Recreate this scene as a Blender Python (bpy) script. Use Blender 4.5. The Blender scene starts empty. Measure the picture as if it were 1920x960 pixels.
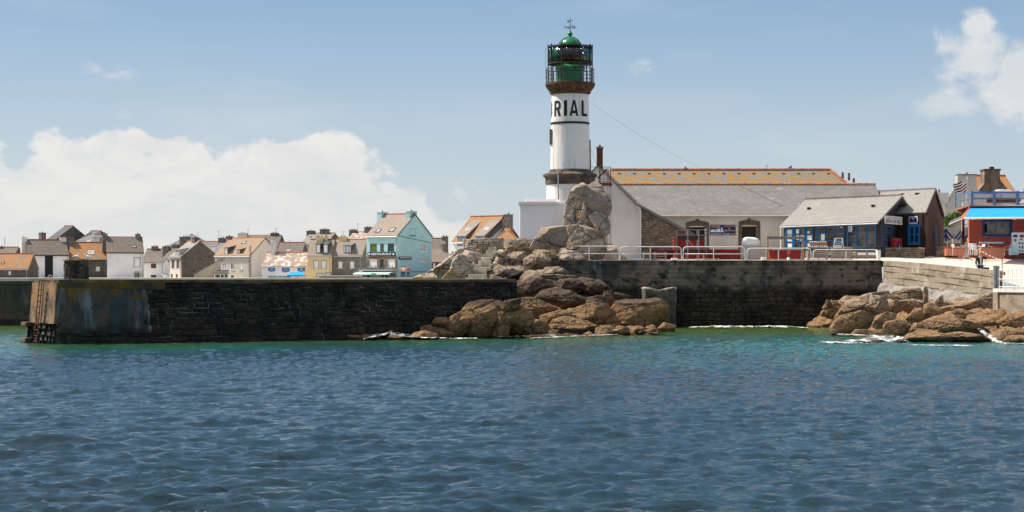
import bpy, bmesh, math, random
import numpy as np
from mathutils import Vector, Matrix
R = random.Random(7)
SC = bpy.context.scene
COL = SC.collection
rad = math.radians

# ---------------------------------------------------------------- camera, sky, sun, exposure
F = 3600.0; EYE = 3.5; YH = 518.0
cd = bpy.data.cameras.new('camera'); cam = bpy.data.objects.new('camera', cd); COL.objects.link(cam)
cam.location = (0, 0, EYE); cam.rotation_euler = (rad(90), 0, 0)
cd.sensor_width = 36; cd.lens = F/1920*36; cd.shift_y = (YH-480)/1920; cd.clip_start = .5; cd.clip_end = 20000
SC.camera = cam
SUN = Vector((-.75, .22, 1.0)).normalized()
sun_el = math.asin(SUN.z); sun_az = math.atan2(SUN.x, SUN.y)
sd = bpy.data.lights.new('sun', 'SUN'); sd.energy = 4.2; sd.angle = rad(.5); sd.color = (1, .93, .82)
so = bpy.data.objects.new('sun', sd); COL.objects.link(so)
so.rotation_euler = SUN.to_track_quat('Z', 'Y').to_euler(); so.location = (-60, 60, 90)
SC.view_settings.view_transform = 'Standard'; SC.view_settings.look = 'None'
SC.view_settings.exposure = 0.7; SC.view_settings.gamma = 1
SC.render.engine = 'CYCLES'
SC.cycles.max_bounces = 6

def nd(nt, t, **kw):
    n = nt.nodes.new(t)
    for k, v in kw.items():
        if k.startswith('i_'): n.inputs[k[2:].replace('_', ' ')].default_value = v
        else: setattr(n, k, v)
    return n
def mth(nt, op, a, b=None, c=None, clamp=False):
    n = nt.nodes.new('ShaderNodeMath'); n.operation = op; n.use_clamp = clamp
    for i, v in enumerate((a, b, c)):
        if v is None: continue
        if isinstance(v, (int, float)): n.inputs[i].default_value = v
        else: nt.links.new(v, n.inputs[i])
    return n.outputs[0]
def mapr(nt, v, a, b, c=0., d=1., smooth=True):
    n = nt.nodes.new('ShaderNodeMapRange'); n.interpolation_type = 'SMOOTHSTEP' if smooth else 'LINEAR'
    nt.links.new(v, n.inputs['Value'])
    for k, x in (('From Min', a), ('From Max', b), ('To Min', c), ('To Max', d)): n.inputs[k].default_value = x
    return n.outputs['Result']
def mixc(nt, fac, a, b, mode='MIX'):
    n = nt.nodes.new('ShaderNodeMix'); n.data_type = 'RGBA'; n.blend_type = mode
    for idx, v in ((0, fac), (6, a), (7, b)):
        if isinstance(v, (int, float)): n.inputs[idx].default_value = v
        elif isinstance(v, (tuple, list)): n.inputs[idx].default_value = (*v[:3], 1)
        else: nt.links.new(v, n.inputs[idx])
    return n.outputs[2]
def noise(nt, vec, scale, detail=4, rough=.55, dist=0.):
    n = nt.nodes.new('ShaderNodeTexNoise'); n.inputs['Scale'].default_value = scale
    n.inputs['Detail'].default_value = detail; n.inputs['Roughness'].default_value = rough; n.inputs['Distortion'].default_value = dist
    nt.links.new(vec, n.inputs['Vector']); return n.outputs['Fac']
def vscale(nt, vec, s):
    n = nt.nodes.new('ShaderNodeVectorMath'); n.operation = 'MULTIPLY'; n.inputs[1].default_value = s
    nt.links.new(vec, n.inputs[0]); return n.outputs[0]

W = bpy.data.worlds.new('World'); SC.world = W; W.use_nodes = True
def build_world():
    nt = W.node_tree; nt.nodes.clear(); L = nt.links.new
    out = nd(nt, 'ShaderNodeOutputWorld'); bg = nd(nt, 'ShaderNodeBackground'); bg.inputs['Strength'].default_value = .15
    L(bg.outputs[0], out.inputs[0])
    sky = nd(nt, 'ShaderNodeTexSky'); sky.sky_type = 'NISHITA'; sky.sun_disc = False
    sky.sun_elevation = sun_el; sky.sun_rotation = sun_az; sky.air_density = 1.0; sky.dust_density = 1.2; sky.ozone_density = 1.5
    tc = nd(nt, 'ShaderNodeTexCoord'); sp = nd(nt, 'ShaderNodeSeparateXYZ'); L(tc.outputs['Generated'], sp.inputs[0])
    X, Y, Z = sp.outputs
    az = mth(nt, 'ARCTAN2', X, Y)
    hor = mth(nt, 'SQRT', mth(nt, 'ADD', mth(nt, 'MULTIPLY', X, X), mth(nt, 'MULTIPLY', Y, Y)))
    el = mth(nt, 'ARCTAN2', Z, hor)
    # clear sky: whiter low down, as the thin sea haze makes it, deeper above
    col = mixc(nt, mapr(nt, el, .0, .16, 0, 1, False), SKY_LO, SKY_HI)
    col = mixc(nt, mapr(nt, el, .15, .6, 0, 1, False), col, tuple(x*k_ for x in (.085, .20, .42)))
    clear = mixc(nt, mapr(nt, el, .1, 1.2, .85, .25), sky.outputs[0], col)
    # turquoise-blue is deeper towards the right of the view
    v = nd(nt, 'ShaderNodeCombineXYZ'); L(az, v.inputs[0]); L(el, v.inputs[1]); v.inputs[2].default_value = 3.1
    big = noise(nt, vscale(nt, v.outputs[0], (6, 11, 1)), 1.0, 3)
    vv = v.outputs[0]
    fine = noise(nt, vscale(nt, vv, (1, 1.25, 1)), 34, 9, .56, .25)
    mid = noise(nt, vscale(nt, vv, (1, 1.3, 1)), 19, 6, .55)
    # height of the cumulus bank against azimuth
    ramp = nd(nt, 'ShaderNodeFloatCurve'); cm = ramp.mapping; c = cm.curves[0]
    pts = [(-.5, .060), (-.27, .070), (-.255, .066), (-.24, .074), (-.215, .071), (-.19, .068), (-.165, .072), (-.135, .064), (-.11, .072), (-.09, .069), (-.07, .058), (-.05, .050), (-.035, .034), (-.01, .020), (.03, .010), (.25, .004), (.5, .03)]
    a0, a1 = -.5, .5
    while len(c.points) < len(pts): c.points.new(.5, .5)
    for p, (a, b) in zip(c.points, pts): p.location = ((a-a0)/(a1-a0), b*10)
    cm.update(); cm.use_clip = False
    L(mapr(nt, az, a0, a1, 0, 1, False), ramp.inputs['Value'])
    top = mth(nt, 'MULTIPLY', ramp.outputs[0], .1)
    d = mth(nt, 'SUBTRACT', top, el)                    # >0 inside the bank
    dn = mth(nt, 'ADD', d, mth(nt, 'MULTIPLY', mth(nt, 'SUBTRACT', fine, .5), .046))
    dn = mth(nt, 'ADD', dn, mth(nt, 'MULTIPLY', mth(nt, 'SUBTRACT', mid, .5), .075))
    bank = mth(nt, 'MULTIPLY', mapr(nt, dn, -.001, .006), mapr(nt, noise(nt, vscale(nt, vv, (1, 2., 1)), 9, 7, .6, .6), .36, .52, .62, 1.))
    # the single cloud high on the right, built of three lobes, and two wisps
    def lobe(a, e, ra, re, amp=.9, edge=.35, src=None):
        x = mth(nt, 'DIVIDE', mth(nt, 'SUBTRACT', az, a), ra); y = mth(nt, 'DIVIDE', mth(nt, 'SUBTRACT', el, e), re)
        r = mth(nt, 'SQRT', mth(nt, 'ADD', mth(nt, 'MULTIPLY', x, x), mth(nt, 'MULTIPLY', y, y)))
        r = mth(nt, 'ADD', r, mth(nt, 'MULTIPLY', mth(nt, 'SUBTRACT', fine, .5), -amp*2))
        return mapr(nt, r, 1.0, 1.0-edge)
    m = None
    for q in ((.238, .108, .023, .021), (.260, .098, .028, .026), (.238, .127, .011, .011), (.292, .095, .04, .03)):
        o = lobe(*q, 1.05, .5); m = o if m is None else mth(nt, 'MAXIMUM', m, o)
    m = mth(nt, 'MAXIMUM', m, mth(nt, 'MULTIPLY', lobe(.226, .087, .024, .008, 1.1, .9), .6))
    m = mth(nt, 'MULTIPLY', m, .82)
    w = mth(nt, 'MAXIMUM', lobe(-.206, .104, .016, .006, 1.6, .9), lobe(.066, .108, .008, .005, 1.5, .9))
    w = mth(nt, 'MAXIMUM', w, lobe(-.20, .085, .008, .005, 1.5, .9))
    w = mth(nt, 'MAXIMUM', w, lobe(-.025, .045, .014, .010, 1.5, .9))
    wisp = mth(nt, 'MULTIPLY', mth(nt, 'MULTIPLY', w, mapr(nt, noise(nt, vscale(nt, vv, (1, 1.6, 1)), 60, 8, .6, .6), .40, .66)), .55)
    cirr = mth(nt, 'MULTIPLY', mapr(nt, noise(nt, vscale(nt, vv, (4, 16, 1)), 1.3, 5), .5, .75), .22)
    # unseen broken cloud above the view, added to whiten and brighten the ambient light
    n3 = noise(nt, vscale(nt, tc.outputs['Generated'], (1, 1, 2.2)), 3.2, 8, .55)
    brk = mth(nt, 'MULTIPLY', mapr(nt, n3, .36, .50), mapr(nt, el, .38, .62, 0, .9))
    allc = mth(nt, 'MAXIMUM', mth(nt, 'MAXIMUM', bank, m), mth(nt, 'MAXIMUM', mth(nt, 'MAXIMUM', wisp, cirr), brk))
    shade = mapr(nt, noise(nt, vscale(nt, vv, (1, 1.6, 1)), 17, 8, .6, .8), .42, .58)
    low = mapr(nt, el, 0.0, .07)
    ccol = mixc(nt, shade, CLOUD_D, CLOUD_L)
    ccol = mixc(nt, mth(nt, 'MULTIPLY', low, .3), CLOUD_M, ccol)
    allc = mth(nt, 'MULTIPLY', allc, .93)
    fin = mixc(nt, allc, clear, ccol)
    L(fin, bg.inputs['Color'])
k_ = 2**-.7/.15
SKY_LO = tuple(x*k_ for x in (.60, .66, .70)); SKY_HI = tuple(x*k_ for x in (.155, .30, .50))
CLOUD_L = tuple(x*k_ for x in (.95, .93, .90)); CLOUD_D = tuple(x*k_ for x in (.68, .705, .73)); CLOUD_M = tuple(x*k_ for x in (.82, .81, .79))
build_world()

# ---------------------------------------------------------------- materials
MATS = {}
def mat(name, base, layers=(), rough=.85, bump=.0, bscale=8., metal=0., spec=.3, pattern=None, rnd=0., cracks=None):
    """layers: (colour, scale, lo, hi, stretch, zrange, amount)"""
    m = bpy.data.materials.new(name); m.use_nodes = True; MATS[name] = m
    nt = m.node_tree; b = nt.nodes['Principled BSDF']; L = nt.links.new
    geo = nd(nt, 'ShaderNodeNewGeometry'); pos = geo.outputs['Position']
    c = base; h = None
    if pattern:
        k = pattern['kind']; uv = nd(nt, 'ShaderNodeTexCoord').outputs['UV']
        wob = pattern.get('wobble', 0)
        if wob:
            nz = nd(nt, 'ShaderNodeTexNoise'); nz.inputs['Scale'].default_value = pattern.get('wscale', 2.5); L(uv, nz.inputs['Vector'])
            va = nd(nt, 'ShaderNodeVectorMath'); va.operation = 'MULTIPLY_ADD'; L(nz.outputs['Color'], va.inputs[0]); va.inputs[1].default_value = (wob, wob, 0); L(uv, va.inputs[2]); uv = va.outputs[0]
        if k == 'brick':
            t = nd(nt, 'ShaderNodeTexBrick'); L(uv, t.inputs['Vector']); t.inputs['Scale'].default_value = 1
            t.inputs['Brick Width'].default_value = pattern['w']; t.inputs['Row Height'].default_value = pattern['h']
            t.inputs['Mortar Size'].default_value = pattern.get('m', .01); t.inputs['Mortar Smooth'].default_value = .3
            t.inputs['Color1'].default_value = (*base, 1); t.inputs['Color2'].default_value = (*pattern.get('c2', base), 1)
            t.inputs['Mortar'].default_value = (*pattern.get('mc', (.1, .1, .1)), 1)
            t.offset_frequency = 2; t.offset = .5
            c = t.outputs['Color']; h = mth(nt, 'SUBTRACT', 1., t.outputs['Fac'])
        else:
            uvs = vscale(nt, uv, (1, pattern.get('flat', 1.8), 1))
            t = nd(nt, 'ShaderNodeTexVoronoi'); t.feature = 'DISTANCE_TO_EDGE'; t.inputs['Scale'].default_value = pattern['s']; L(uvs, t.inputs['Vector'])
            t2 = nd(nt, 'ShaderNodeTexVoronoi'); t2.inputs['Scale'].default_value = pattern['s']; L(uvs, t2.inputs['Vector'])
            s2 = nd(nt, 'ShaderNodeSeparateColor'); L(t2.outputs['Color'], s2.inputs[0])
            c = mixc(nt, s2.outputs[0], base, pattern.get('c2', base))
            e = mapr(nt, t.outputs['Distance'], .0, pattern.get('m', .06))
            c = mixc(nt, e, pattern.get('mc', (.1, .1, .1)), c); h = e
    for ly in layers:
        lc, sc, lo, hi = ly[:4]; st = ly[4] if len(ly) > 4 else None; zr = ly[5] if len(ly) > 5 else None; am = ly[6] if len(ly) > 6 else 1.
        p = vscale(nt, pos, st) if st else pos
        n = noise(nt, p, sc, 6, .6)
        f = mapr(nt, n, lo, hi)
        if zr:
            sp = nd(nt, 'ShaderNodeSeparateXYZ'); L(pos, sp.inputs[0])
            zz = mth(nt, 'ADD', sp.outputs[2], mth(nt, 'MULTIPLY', mth(nt, 'SUBTRACT', n, .5), zr[2] if len(zr) > 2 else .6))
            f = mth(nt, 'MULTIPLY', f, mapr(nt, zz, zr[0], zr[1]))
        if am != 1.: f = mth(nt, 'MULTIPLY', f, am)
        c = mixc(nt, f, c, lc)
    if cracks:
        wv = nd(nt, 'ShaderNodeTexNoise'); wv.inputs['Scale'].default_value = 1.1; wv.inputs['Detail'].default_value = 5; L(pos, wv.inputs['Vector'])
        va = nd(nt, 'ShaderNodeVectorMath'); va.operation = 'MULTIPLY_ADD'; L(wv.outputs['Color'], va.inputs[0]); va.inputs[1].default_value = (1.1, 1.1, 1.1); L(vscale(nt, pos, (1, .8, 1.5)), va.inputs[2])
        es = []
        for sc_, wd_ in ((cracks, .020), (cracks*2.7, .026)):
            vo = nd(nt, 'ShaderNodeTexVoronoi'); vo.feature = 'DISTANCE_TO_EDGE'; vo.inputs['Scale'].default_value = sc_; L(va.outputs[0], vo.inputs['Vector']); es.append(mapr(nt, vo.outputs['Distance'], .0, wd_))
        gate = mapr(nt, noise(nt, pos, .9, 3), .42, .58); e2 = mth(nt, 'MAXIMUM', es[1], gate); hc = mth(nt, 'MULTIPLY', es[0], e2)
        c = mixc(nt, hc, tuple(x*.3 for x in base), c)
    if rnd:
        oi = nd(nt, 'ShaderNodeObjectInfo')
        v = mapr(nt, oi.outputs['Random'], 0, 1, 1-rnd, 1+rnd, False)
        cc = nd(nt, 'ShaderNodeCombineColor'); [L(v, cc.inputs[i]) for i in range(3)]
        c = mixc(nt, 1., c, cc.outputs[0], 'MULTIPLY')
    if isinstance(c, tuple): b.inputs['Base Color'].default_value = (*c, 1)
    else: L(c, b.inputs['Base Color'])
    b.inputs['Roughness'].default_value = rough; b.inputs['Metallic'].default_value = metal
    b.inputs['Specular IOR Level'].default_value = spec
    if bump or h is not None:
        hh = None
        if bump: hh = mth(nt, 'MULTIPLY', noise(nt, pos, bscale, 7, .62), bump)
        if cracks: hh = mth(nt, 'ADD', hh, mth(nt, 'MULTIPLY', hc, .06))
        if h is not None:
            ph = mth(nt, 'MULTIPLY', h, pattern.get('bump', .02)); hh = ph if hh is None else mth(nt, 'ADD', hh, ph)
        bn = nd(nt, 'ShaderNodeBump'); bn.inputs['Strength'].default_value = 1; bn.inputs['Distance'].default_value = 1
        L(hh, bn.inputs['Height']); L(bn.outputs[0], b.inputs['Normal'])
    return m
def paint(name, c, rough=.55, var=.12):
    d = tuple(x*(1-var*2.2) for x in c)
    return mat(name, c, [(d, 1.7, .45, .75), (d, 9., .5, .8, None, None, .5)], rough=rough, bump=.004, bscale=20)
def plaster(name, c, dirt=(.30, .26, .21), amt=.5, rough=.9):
    return mat(name, c, [(tuple(x*.86 for x in c), .35, .4, .7), (dirt, 1.1, .56, .9, (1, 1, .22), None, amt), (dirt, 5., .62, .9, (1, 1, .5), None, amt*.5)], rough=rough, bump=.012, bscale=9)
def slate(name, c, c2, lichen=None, lo=.5, hi=.62, lsc=1.6, w=.28, h=.16, zr=None):
    ly = [(tuple(x*.72 for x in c), .5, .42, .7, None, None, .6), (tuple(min(1, x*1.5) for x in c2), 1.0, .6, .72, (1, 1, 2.2), None, .55)]
    if lichen: ly += [(lichen, lsc, lo, hi, None, zr), (tuple(x*.6 for x in lichen), 7, .5, .7, None, None, .45), (c, 4.5, .56, .66, None, None, .6)]
    return mat(name, c, ly, rough=.72, bump=.006, bscale=30, pattern=dict(kind='brick', w=w, h=h, m=.012, mc=tuple(x*.45 for x in c), c2=c2, bump=.02))

white_wall = plaster('white_render', (.80, .79, .80))
white_warm = plaster('aged_white_render', (.68, .64, .60), (.36, .30, .24), .6)
cream_wall = plaster('cream_render', (.80, .70, .58), (.45, .38, .30), .3)
slate_tan = slate('tan_slate', (.38, .27, .185), (.30, .215, .15), (.42, .22, .09), .5, .66, 2.2)
grey_wall = plaster('grey_render', (.50, .46, .41), (.2, .19, .17), .7)
yellow_wall = plaster('yellow_render', (.80, .60, .31))
teal_wall = plaster('teal_render', (.38, .59, .60), (.34, .48, .46), .35)
teal_dark = paint('dark_teal_paint', (.05, .13, .15))
beige_wall = plaster('beige_render', (.50, .42, .33))
stone_wall = mat('rubble_stone_wall', (.27, .235, .20), [((.14, .12, .10), .6, .45, .75, None, None, .6)], bump=.02, pattern=dict(kind='rubble', s=3.2, c2=(.15, .13, .115), mc=(.33, .30, .26), m=.07, bump=.04))
stone_dark = mat('dark_stone_wall', (.19, .16, .13), [((.10, .085, .075), .7, .45, .75)], bump=.02, pattern=dict(kind='rubble', s=3.6, c2=(.08, .07, .065), mc=(.22, .20, .175), m=.06, bump=.04))
stone_brown = mat('brown_coursed_stone', (.30, .23, .165), [((.13, .10, .075), 1.2, .5, .75, (1, 1, 2))], bump=.02, pattern=dict(kind='rubble', s=2.6, flat=2.6, c2=(.17, .125, .09), mc=(.12, .095, .07), m=.08, bump=.05))
slate_grey = slate('grey_slate', (.21, .20, .20), (.27, .26, .25))
slate_barn = slate('barn_slate', (.20, .18, .17), (.27, .25, .235))
slate_light = slate('pale_slate', (.35, .325, .295), (.27, .25, .23))
slate_dark = slate('dark_slate', (.10, .095, .095), (.13, .125, .12))
slate_brown = slate('brown_slate', (.21, .17, .145), (.16, .135, .12), (.30, .21, .13), .52, .7)
slate_orange = slate('orange_lichen_slate', (.26, .22, .18), (.20, .17, .14), (.40, .17, .045), .36, .55, 1.6)
slate_mix = slate('patchy_lichen_slate', (.34, .30, .27), (.28, .25, .23), (.38, .20, .075), .50, .64, 1.7)
slate_pink = slate('pinkish_lichen_slate', (.42, .31, .25), (.34, .26, .21), (.66, .58, .53), .5, .56, 1.3)
slate_big = slate('old_lichen_slate', (.27, .25, .22), (.20, .19, .17), (.34, .185, .04), .47, .56, 1.9)
tile_red = mat('red_ridge_tile', (.36, .10, .05), [((.17, .06, .04), 3, .5, .7)], bump=.01, rnd=.25)
tile_orange = mat('orange_ridge_tile', (.60, .20, .07), [((.38, .13, .06), 3, .5, .7)], bump=.01, rnd=.2)
tile_brown = mat('brown_ridge_tile', (.17, .095, .075), [((.08, .05, .045), 3, .5, .7)], bump=.01, rnd=.2)
glass_dark = mat('dark_window_glass', (.03, .035, .04), rough=.08, spec=.6)
glass_grey = mat('grey_window_glass', (.16, .15, .13), [((.06, .055, .05), 2.5, .45, .6)], rough=.1, spec=.6)
glass_light = mat('curtained_window_glass', (.42, .42, .42), [((.2, .21, .22), 2, .5, .7)], rough=.2, spec=.5)
white_paint = paint('white_paint', (.80, .79, .76), .45, .06)
rail_white = mat('white_rail_paint', (.82, .81, .78), [((.40, .20, .10), 5, .66, .8)], rough=.4)
blue_paint = paint('blue_paint', (.006, .13, .33))
blue_bright = paint('bright_blue_paint', (.02, .20, .55))
awning_blue = mat('blue_awning_cloth', (.012, .30, .80), [((.01, .24, .68), 1.0, .5, .8)], rough=.7)
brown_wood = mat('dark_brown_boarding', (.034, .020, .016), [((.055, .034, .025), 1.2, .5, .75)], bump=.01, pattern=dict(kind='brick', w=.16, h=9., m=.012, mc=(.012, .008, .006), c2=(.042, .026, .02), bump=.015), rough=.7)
wood_pale = mat('paler_brown_boarding', (.155, .095, .068), [((.10, .062, .045), 1.2, .5, .75)], bump=.01, pattern=dict(kind='brick', w=.16, h=9., m=.014, mc=(.05, .03, .022), c2=(.125, .076, .055), bump=.015), rough=.8)  # paler copy of the brown boarding, for the end gable
wood_grey = mat('weathered_grey_wood', (.30, .25, .22), [((.17, .14, .12), 4, .45, .7, (1, 1, 6))], bump=.01, rnd=.25)
wood_tan = mat('tan_wood', (.42, .22, .11), [((.25, .13, .07), 4, .45, .7)], bump=.01, rnd=.2)
red_skip = mat('red_skip_paint', (.26, .018, .014), [((.13, .03, .02), 2.0, .5, .7), ((.40, .15, .10), 6, .66, .75)], rough=.55, bump=.006)
rust = mat('rusty_iron', (.17, .055, .028), [((.32, .13, .05), 4, .5, .7), ((.05, .03, .025), 7, .55, .7)], rough=.95, bump=.02, bscale=14)
dark_metal = mat('dark_rusted_metal', (.045, .026, .022), [((.10, .045, .03), 6, .5, .7)], rough=.7)
grey_metal = mat('galvanised_metal', (.42, .42, .42), [((.28, .28, .28), 5, .5, .7)], rough=.45, metal=.5)
black_paint = mat('black_lettering', (.012, .012, .014), [((.035, .034, .034), 9, .5, .75)], rough=.7)
green_paint = mat('green_lighthouse_paint', (.004, .20, .065), [((.004, .13, .045), 1.5, .4, .7), ((.0, .28, .10), 5, .6, .8)], rough=.28, spec=.5)
gallery_brown = mat('rust_stained_concrete', (.12, .058, .032), [((.065, .028, .018), 2.6, .4, .65), ((.34, .15, .055), 3.5, .55, .75, (1, 1, .25))], bump=.03, bscale=10)
cornice_mat = mat('weathered_cornice_stone', (.13, .10, .075), [((.05, .042, .036), 1.8, .4, .65), ((.30, .20, .12), 4, .58, .75)], bump=.03, bscale=10)
chim_stone = mat('chimney_stone', (.19, .165, .14), [((.09, .08, .07), 2, .42, .68), ((.30, .27, .23), 3, .6, .8)], bump=.03, bscale=10)
chim_white = mat('painted_chimney', (.62, .61, .58), [((.38, .36, .33), 2, .5, .75)], bump=.02)
brick_red = mat('red_brick', (.15, .045, .032), [((.10, .03, .025), 3, .45, .7)], pattern=dict(kind='brick', w=.22, h=.075, m=.01, mc=(.12, .07, .05), c2=(.12, .035, .028), bump=.01))

# ---------------------------------------------------------------- mesh helpers
WM = {}
class MB:
    def __init__(s): s.v = []; s.f = []; s.m = []
    def add(s, vs, fs, mi=0):
        o = len(s.v); s.v += [tuple(p) for p in vs]; s.f += [tuple(i+o for i in f) for f in fs]; s.m += [mi]*len(fs)
    def poly(s, pts, mi=0): s.add(pts, [tuple(range(len(pts)))], mi)
    def hexa(s, p, mi=0):      # p: 8 points, bottom 0-3 and top 4-7
        s.add(p, [(0, 3, 2, 1), (4, 5, 6, 7), (0, 1, 5, 4), (1, 2, 6, 5), (2, 3, 7, 6), (3, 0, 4, 7)], mi)
    def box(s, x0, x1, y0, y1, z0, z1, mi=0, f=None):
        p = [(x0, y0, z0), (x1, y0, z0), (x1, y1, z0), (x0, y1, z0), (x0, y0, z1), (x1, y0, z1), (x1, y1, z1), (x0, y1, z1)]
        if f: p = [f(*q) for q in p]
        s.hexa(p, mi)
    def slab(s, pts, t, mi=0):  # polygon with thickness t along -normal
        pts = [Vector(p) for p in pts]; n = (pts[1]-pts[0]).cross(pts[2]-pts[0]).normalized(); q = [p-n*t for p in pts]; k = len(pts)
        s.add(pts+q, [tuple(range(k)), tuple(range(2*k-1, k-1, -1))]+[(i, i+k, (i+1) % k+k, (i+1) % k) for i in range(k)], mi)
    def tube(s, pts, r, n=8, mi=0, closed=False, caps=True):
        pts = [Vector(p) for p in pts]; k = len(pts); rr = r if isinstance(r, (list, tuple)) else [r]*k; vs = []; prev = None
        for i, p in enumerate(pts):
            a = pts[i-1] if (i or closed) else p; b = pts[(i+1) % k] if (i < k-1 or closed) else p
            t = (b-a).normalized()
            if prev is None: up = Vector((0, 0, 1)) if abs(t.z) < .9 else Vector((1, 0, 0))
            else: up = prev
            x = t.cross(up).normalized(); y = x.cross(t).normalized(); prev = y
            vs += [p+(x*math.cos(2*math.pi*j/n)+y*math.sin(2*math.pi*j/n))*rr[i] for j in range(n)]
        fs = []
        for i in range(k if closed else k-1):
            for j in range(n):
                a = i*n+j; b = i*n+(j+1) % n; c = ((i+1) % k)*n+(j+1) % n; d = ((i+1) % k)*n+j; fs.append((a, b, c, d))
        if caps and not closed: fs += [tuple(range(n-1, -1, -1)), tuple(range((k-1)*n, k*n))]
        s.add(vs, fs, mi)
    def lathe(s, cx, cy, prof, n=48, mi=0, a0=0, a1=2*math.pi):
        full = abs(a1-a0-2*math.pi) < 1e-6; m = n if full else n+1; vs = []; fs = []
        for (r, z) in prof:
            vs += [(cx+r*math.sin(a0+(a1-a0)*j/n), cy-r*math.cos(a0+(a1-a0)*j/n), z) for j in range(m)]
        for i in range(len(prof)-1):
            for j in range(n):
                j2 = (j+1) % m; fs.append((i*m+j, i*m+j2, (i+1)*m+j2, (i+1)*m+j))
        s.add(vs, fs, mi)
    def build(s, name, material, parent=None, local=False, smooth=False, uv=True, bevel=0):
        me = bpy.data.meshes.new(name); V = s.v
        if parent is not None and not local:
            inv = WM[parent].inverted(); V = [inv @ Vector(p) for p in V]
        me.from_pydata([tuple(p) for p in V], [], s.f); me.update()
        for mm in (material if isinstance(material, (list, tuple)) else [material]): me.materials.append(mm)
        if len(me.materials) > 1: me.polygons.foreach_set('material_index', s.m)
        if smooth: me.polygons.foreach_set('use_smooth', [True]*len(me.polygons))
        if uv: auto_uv(me)
        o = bpy.data.objects.new(name, me); COL.objects.link(o)
        if parent is not None: o.parent = parent; WM[o] = WM[parent].copy()
        else: WM[o] = Matrix.Identity(4)
        if smooth and smooth != 'all':
            md = o.modifiers.new('edges', 'EDGE_SPLIT'); md.split_angle = rad(40)
        if bevel:
            md = o.modifiers.new('bevel', 'BEVEL'); md.width = bevel; md.segments = 2; md.limit_method = 'ANGLE'
        return o
def auto_uv(me):
    uvl = me.uv_layers.new(name='UVMap'); co = me.vertices
    buf = np.zeros(len(me.loops)*2)
    for p in me.polygons:
        n = p.normal
        if abs(n.z) > .97: u = Vector((1, 0, 0)); v = Vector((0, 1, 0))
        else: u = Vector((-n.y, n.x, 0)).normalized(); v = n.cross(u)
        for li in p.loop_indices:
            c = co[me.loops[li].vertex_index].co; buf[2*li] = c.dot(u); buf[2*li+1] = c.dot(v)
    uvl.data.foreach_set('uv', buf)
def tag(o, label=None, cat=None, group=None, kind=None):
    if label: o['label'] = label
    if cat: o['category'] = cat
    if group: o['group'] = group
    if kind: o['kind'] = kind
    return o
def thing(name, label, cat, loc=(0, 0, 0), rz=0., group=None, kind=None):
    o = bpy.data.objects.new(name, None); COL.objects.link(o); o.location = loc; o.rotation_euler = (0, 0, rz); o.empty_display_size = .3
    WM[o] = Matrix.Translation(Vector(loc)) @ Matrix.Rotation(rz, 4, 'Z')
    return tag(o, label, cat, group, kind)
def dup(root, label=None, loc=None, rz=None, group=None):
    c = root.copy(); COL.objects.link(c)
    if loc is not None: c.location = loc
    if rz is not None: c.rotation_euler = (0, 0, rz)
    if label: c['label'] = label
    if group: c['group'] = group
    for a in list(root.children):
        b = a.copy(); COL.objects.link(b); b.parent = c
        for g in list(a.children):
            h = g.copy(); COL.objects.link(h); h.parent = b
    WM[c] = Matrix.Translation(c.location) @ Matrix.Rotation(c.rotation_euler.z, 4, 'Z')
    return c
def P(x, y, S):
    """world point seen at photo pixel (x, y) where one metre spans S pixels"""
    return Vector(((x-960)/S, F/S, EYE-(y-YH)/S))
def XY(x, S): return Vector(((x-960)/S, F/S, 0))
def ZZ(y, S): return EYE-(y-YH)/S
class Plane:
    """vertical plane through two measured columns; uv() reads (distance along, height) of a pixel on it"""
    def __init__(s, xa, Sa, xb, Sb):
        s.o = XY(xa, Sa); b = XY(xb, Sb); s.len = (b-s.o).length; s.u = (b-s.o).normalized(); s.n = Vector((s.u.y, -s.u.x, 0))
    def S(s, x):
        k = (x-960)/F; t = (k*s.o.y-s.o.x)/(s.u.x-k*s.u.y); return F/(s.o.y+t*s.u.y)
    def uv(s, x, y):
        k = (x-960)/F; t = (k*s.o.y-s.o.x)/(s.u.x-k*s.u.y); D = s.o.y+t*s.u.y; return t, EYE-(y-YH)*D/F
    def p(s, t, z, out=0.): return s.o+s.u*t+s.n*out+Vector((0, 0, z))
    def f(s): return lambda a, o, z: s.p(a, z, o)      # (along, out, z) -> world
def facade(mb, f, a0, a1, z0, z1, holes, depth=.16, mi=0):
    hs = [(max(a0+.01, min(h[0], h[2])), max(z0, min(h[1], h[3])), min(a1-.01, max(h[0], h[2])), min(z1, max(h[1], h[3]))) for h in holes]
    hs = [h for h in hs if h[2] > h[0] and h[3] > h[1]]
    xs = sorted(set([a0, a1]+[h[0] for h in hs]+[h[2] for h in hs])); zs = sorted(set([z0, z1]+[h[1] for h in hs]+[h[3] for h in hs]))
    for i in range(len(xs)-1):
        for j in range(len(zs)-1):
            cx = (xs[i]+xs[i+1])/2; cz = (zs[j]+zs[j+1])/2
            if any(h[0] < cx < h[2] and h[1] < cz < h[3] for h in hs): continue
            mb.poly([f(xs[i], 0, zs[j]), f(xs[i+1], 0, zs[j]), f(xs[i+1], 0, zs[j+1]), f(xs[i], 0, zs[j+1])], mi)
    for (x0, y0, x1, y1) in hs:
        d = -depth
        mb.poly([f(x0, 0, y0), f(x0, d, y0), f(x0, d, y1), f(x0, 0, y1)], mi); mb.poly([f(x1, 0, y0), f(x1, 0, y1), f(x1, d, y1), f(x1, d, y0)], mi)
        mb.poly([f(x0, 0, y1), f(x0, d, y1), f(x1, d, y1), f(x1, 0, y1)], mi); mb.poly([f(x0, 0, y0), f(x1, 0, y0), f(x1, d, y0), f(x0, d, y0)], mi)
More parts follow.
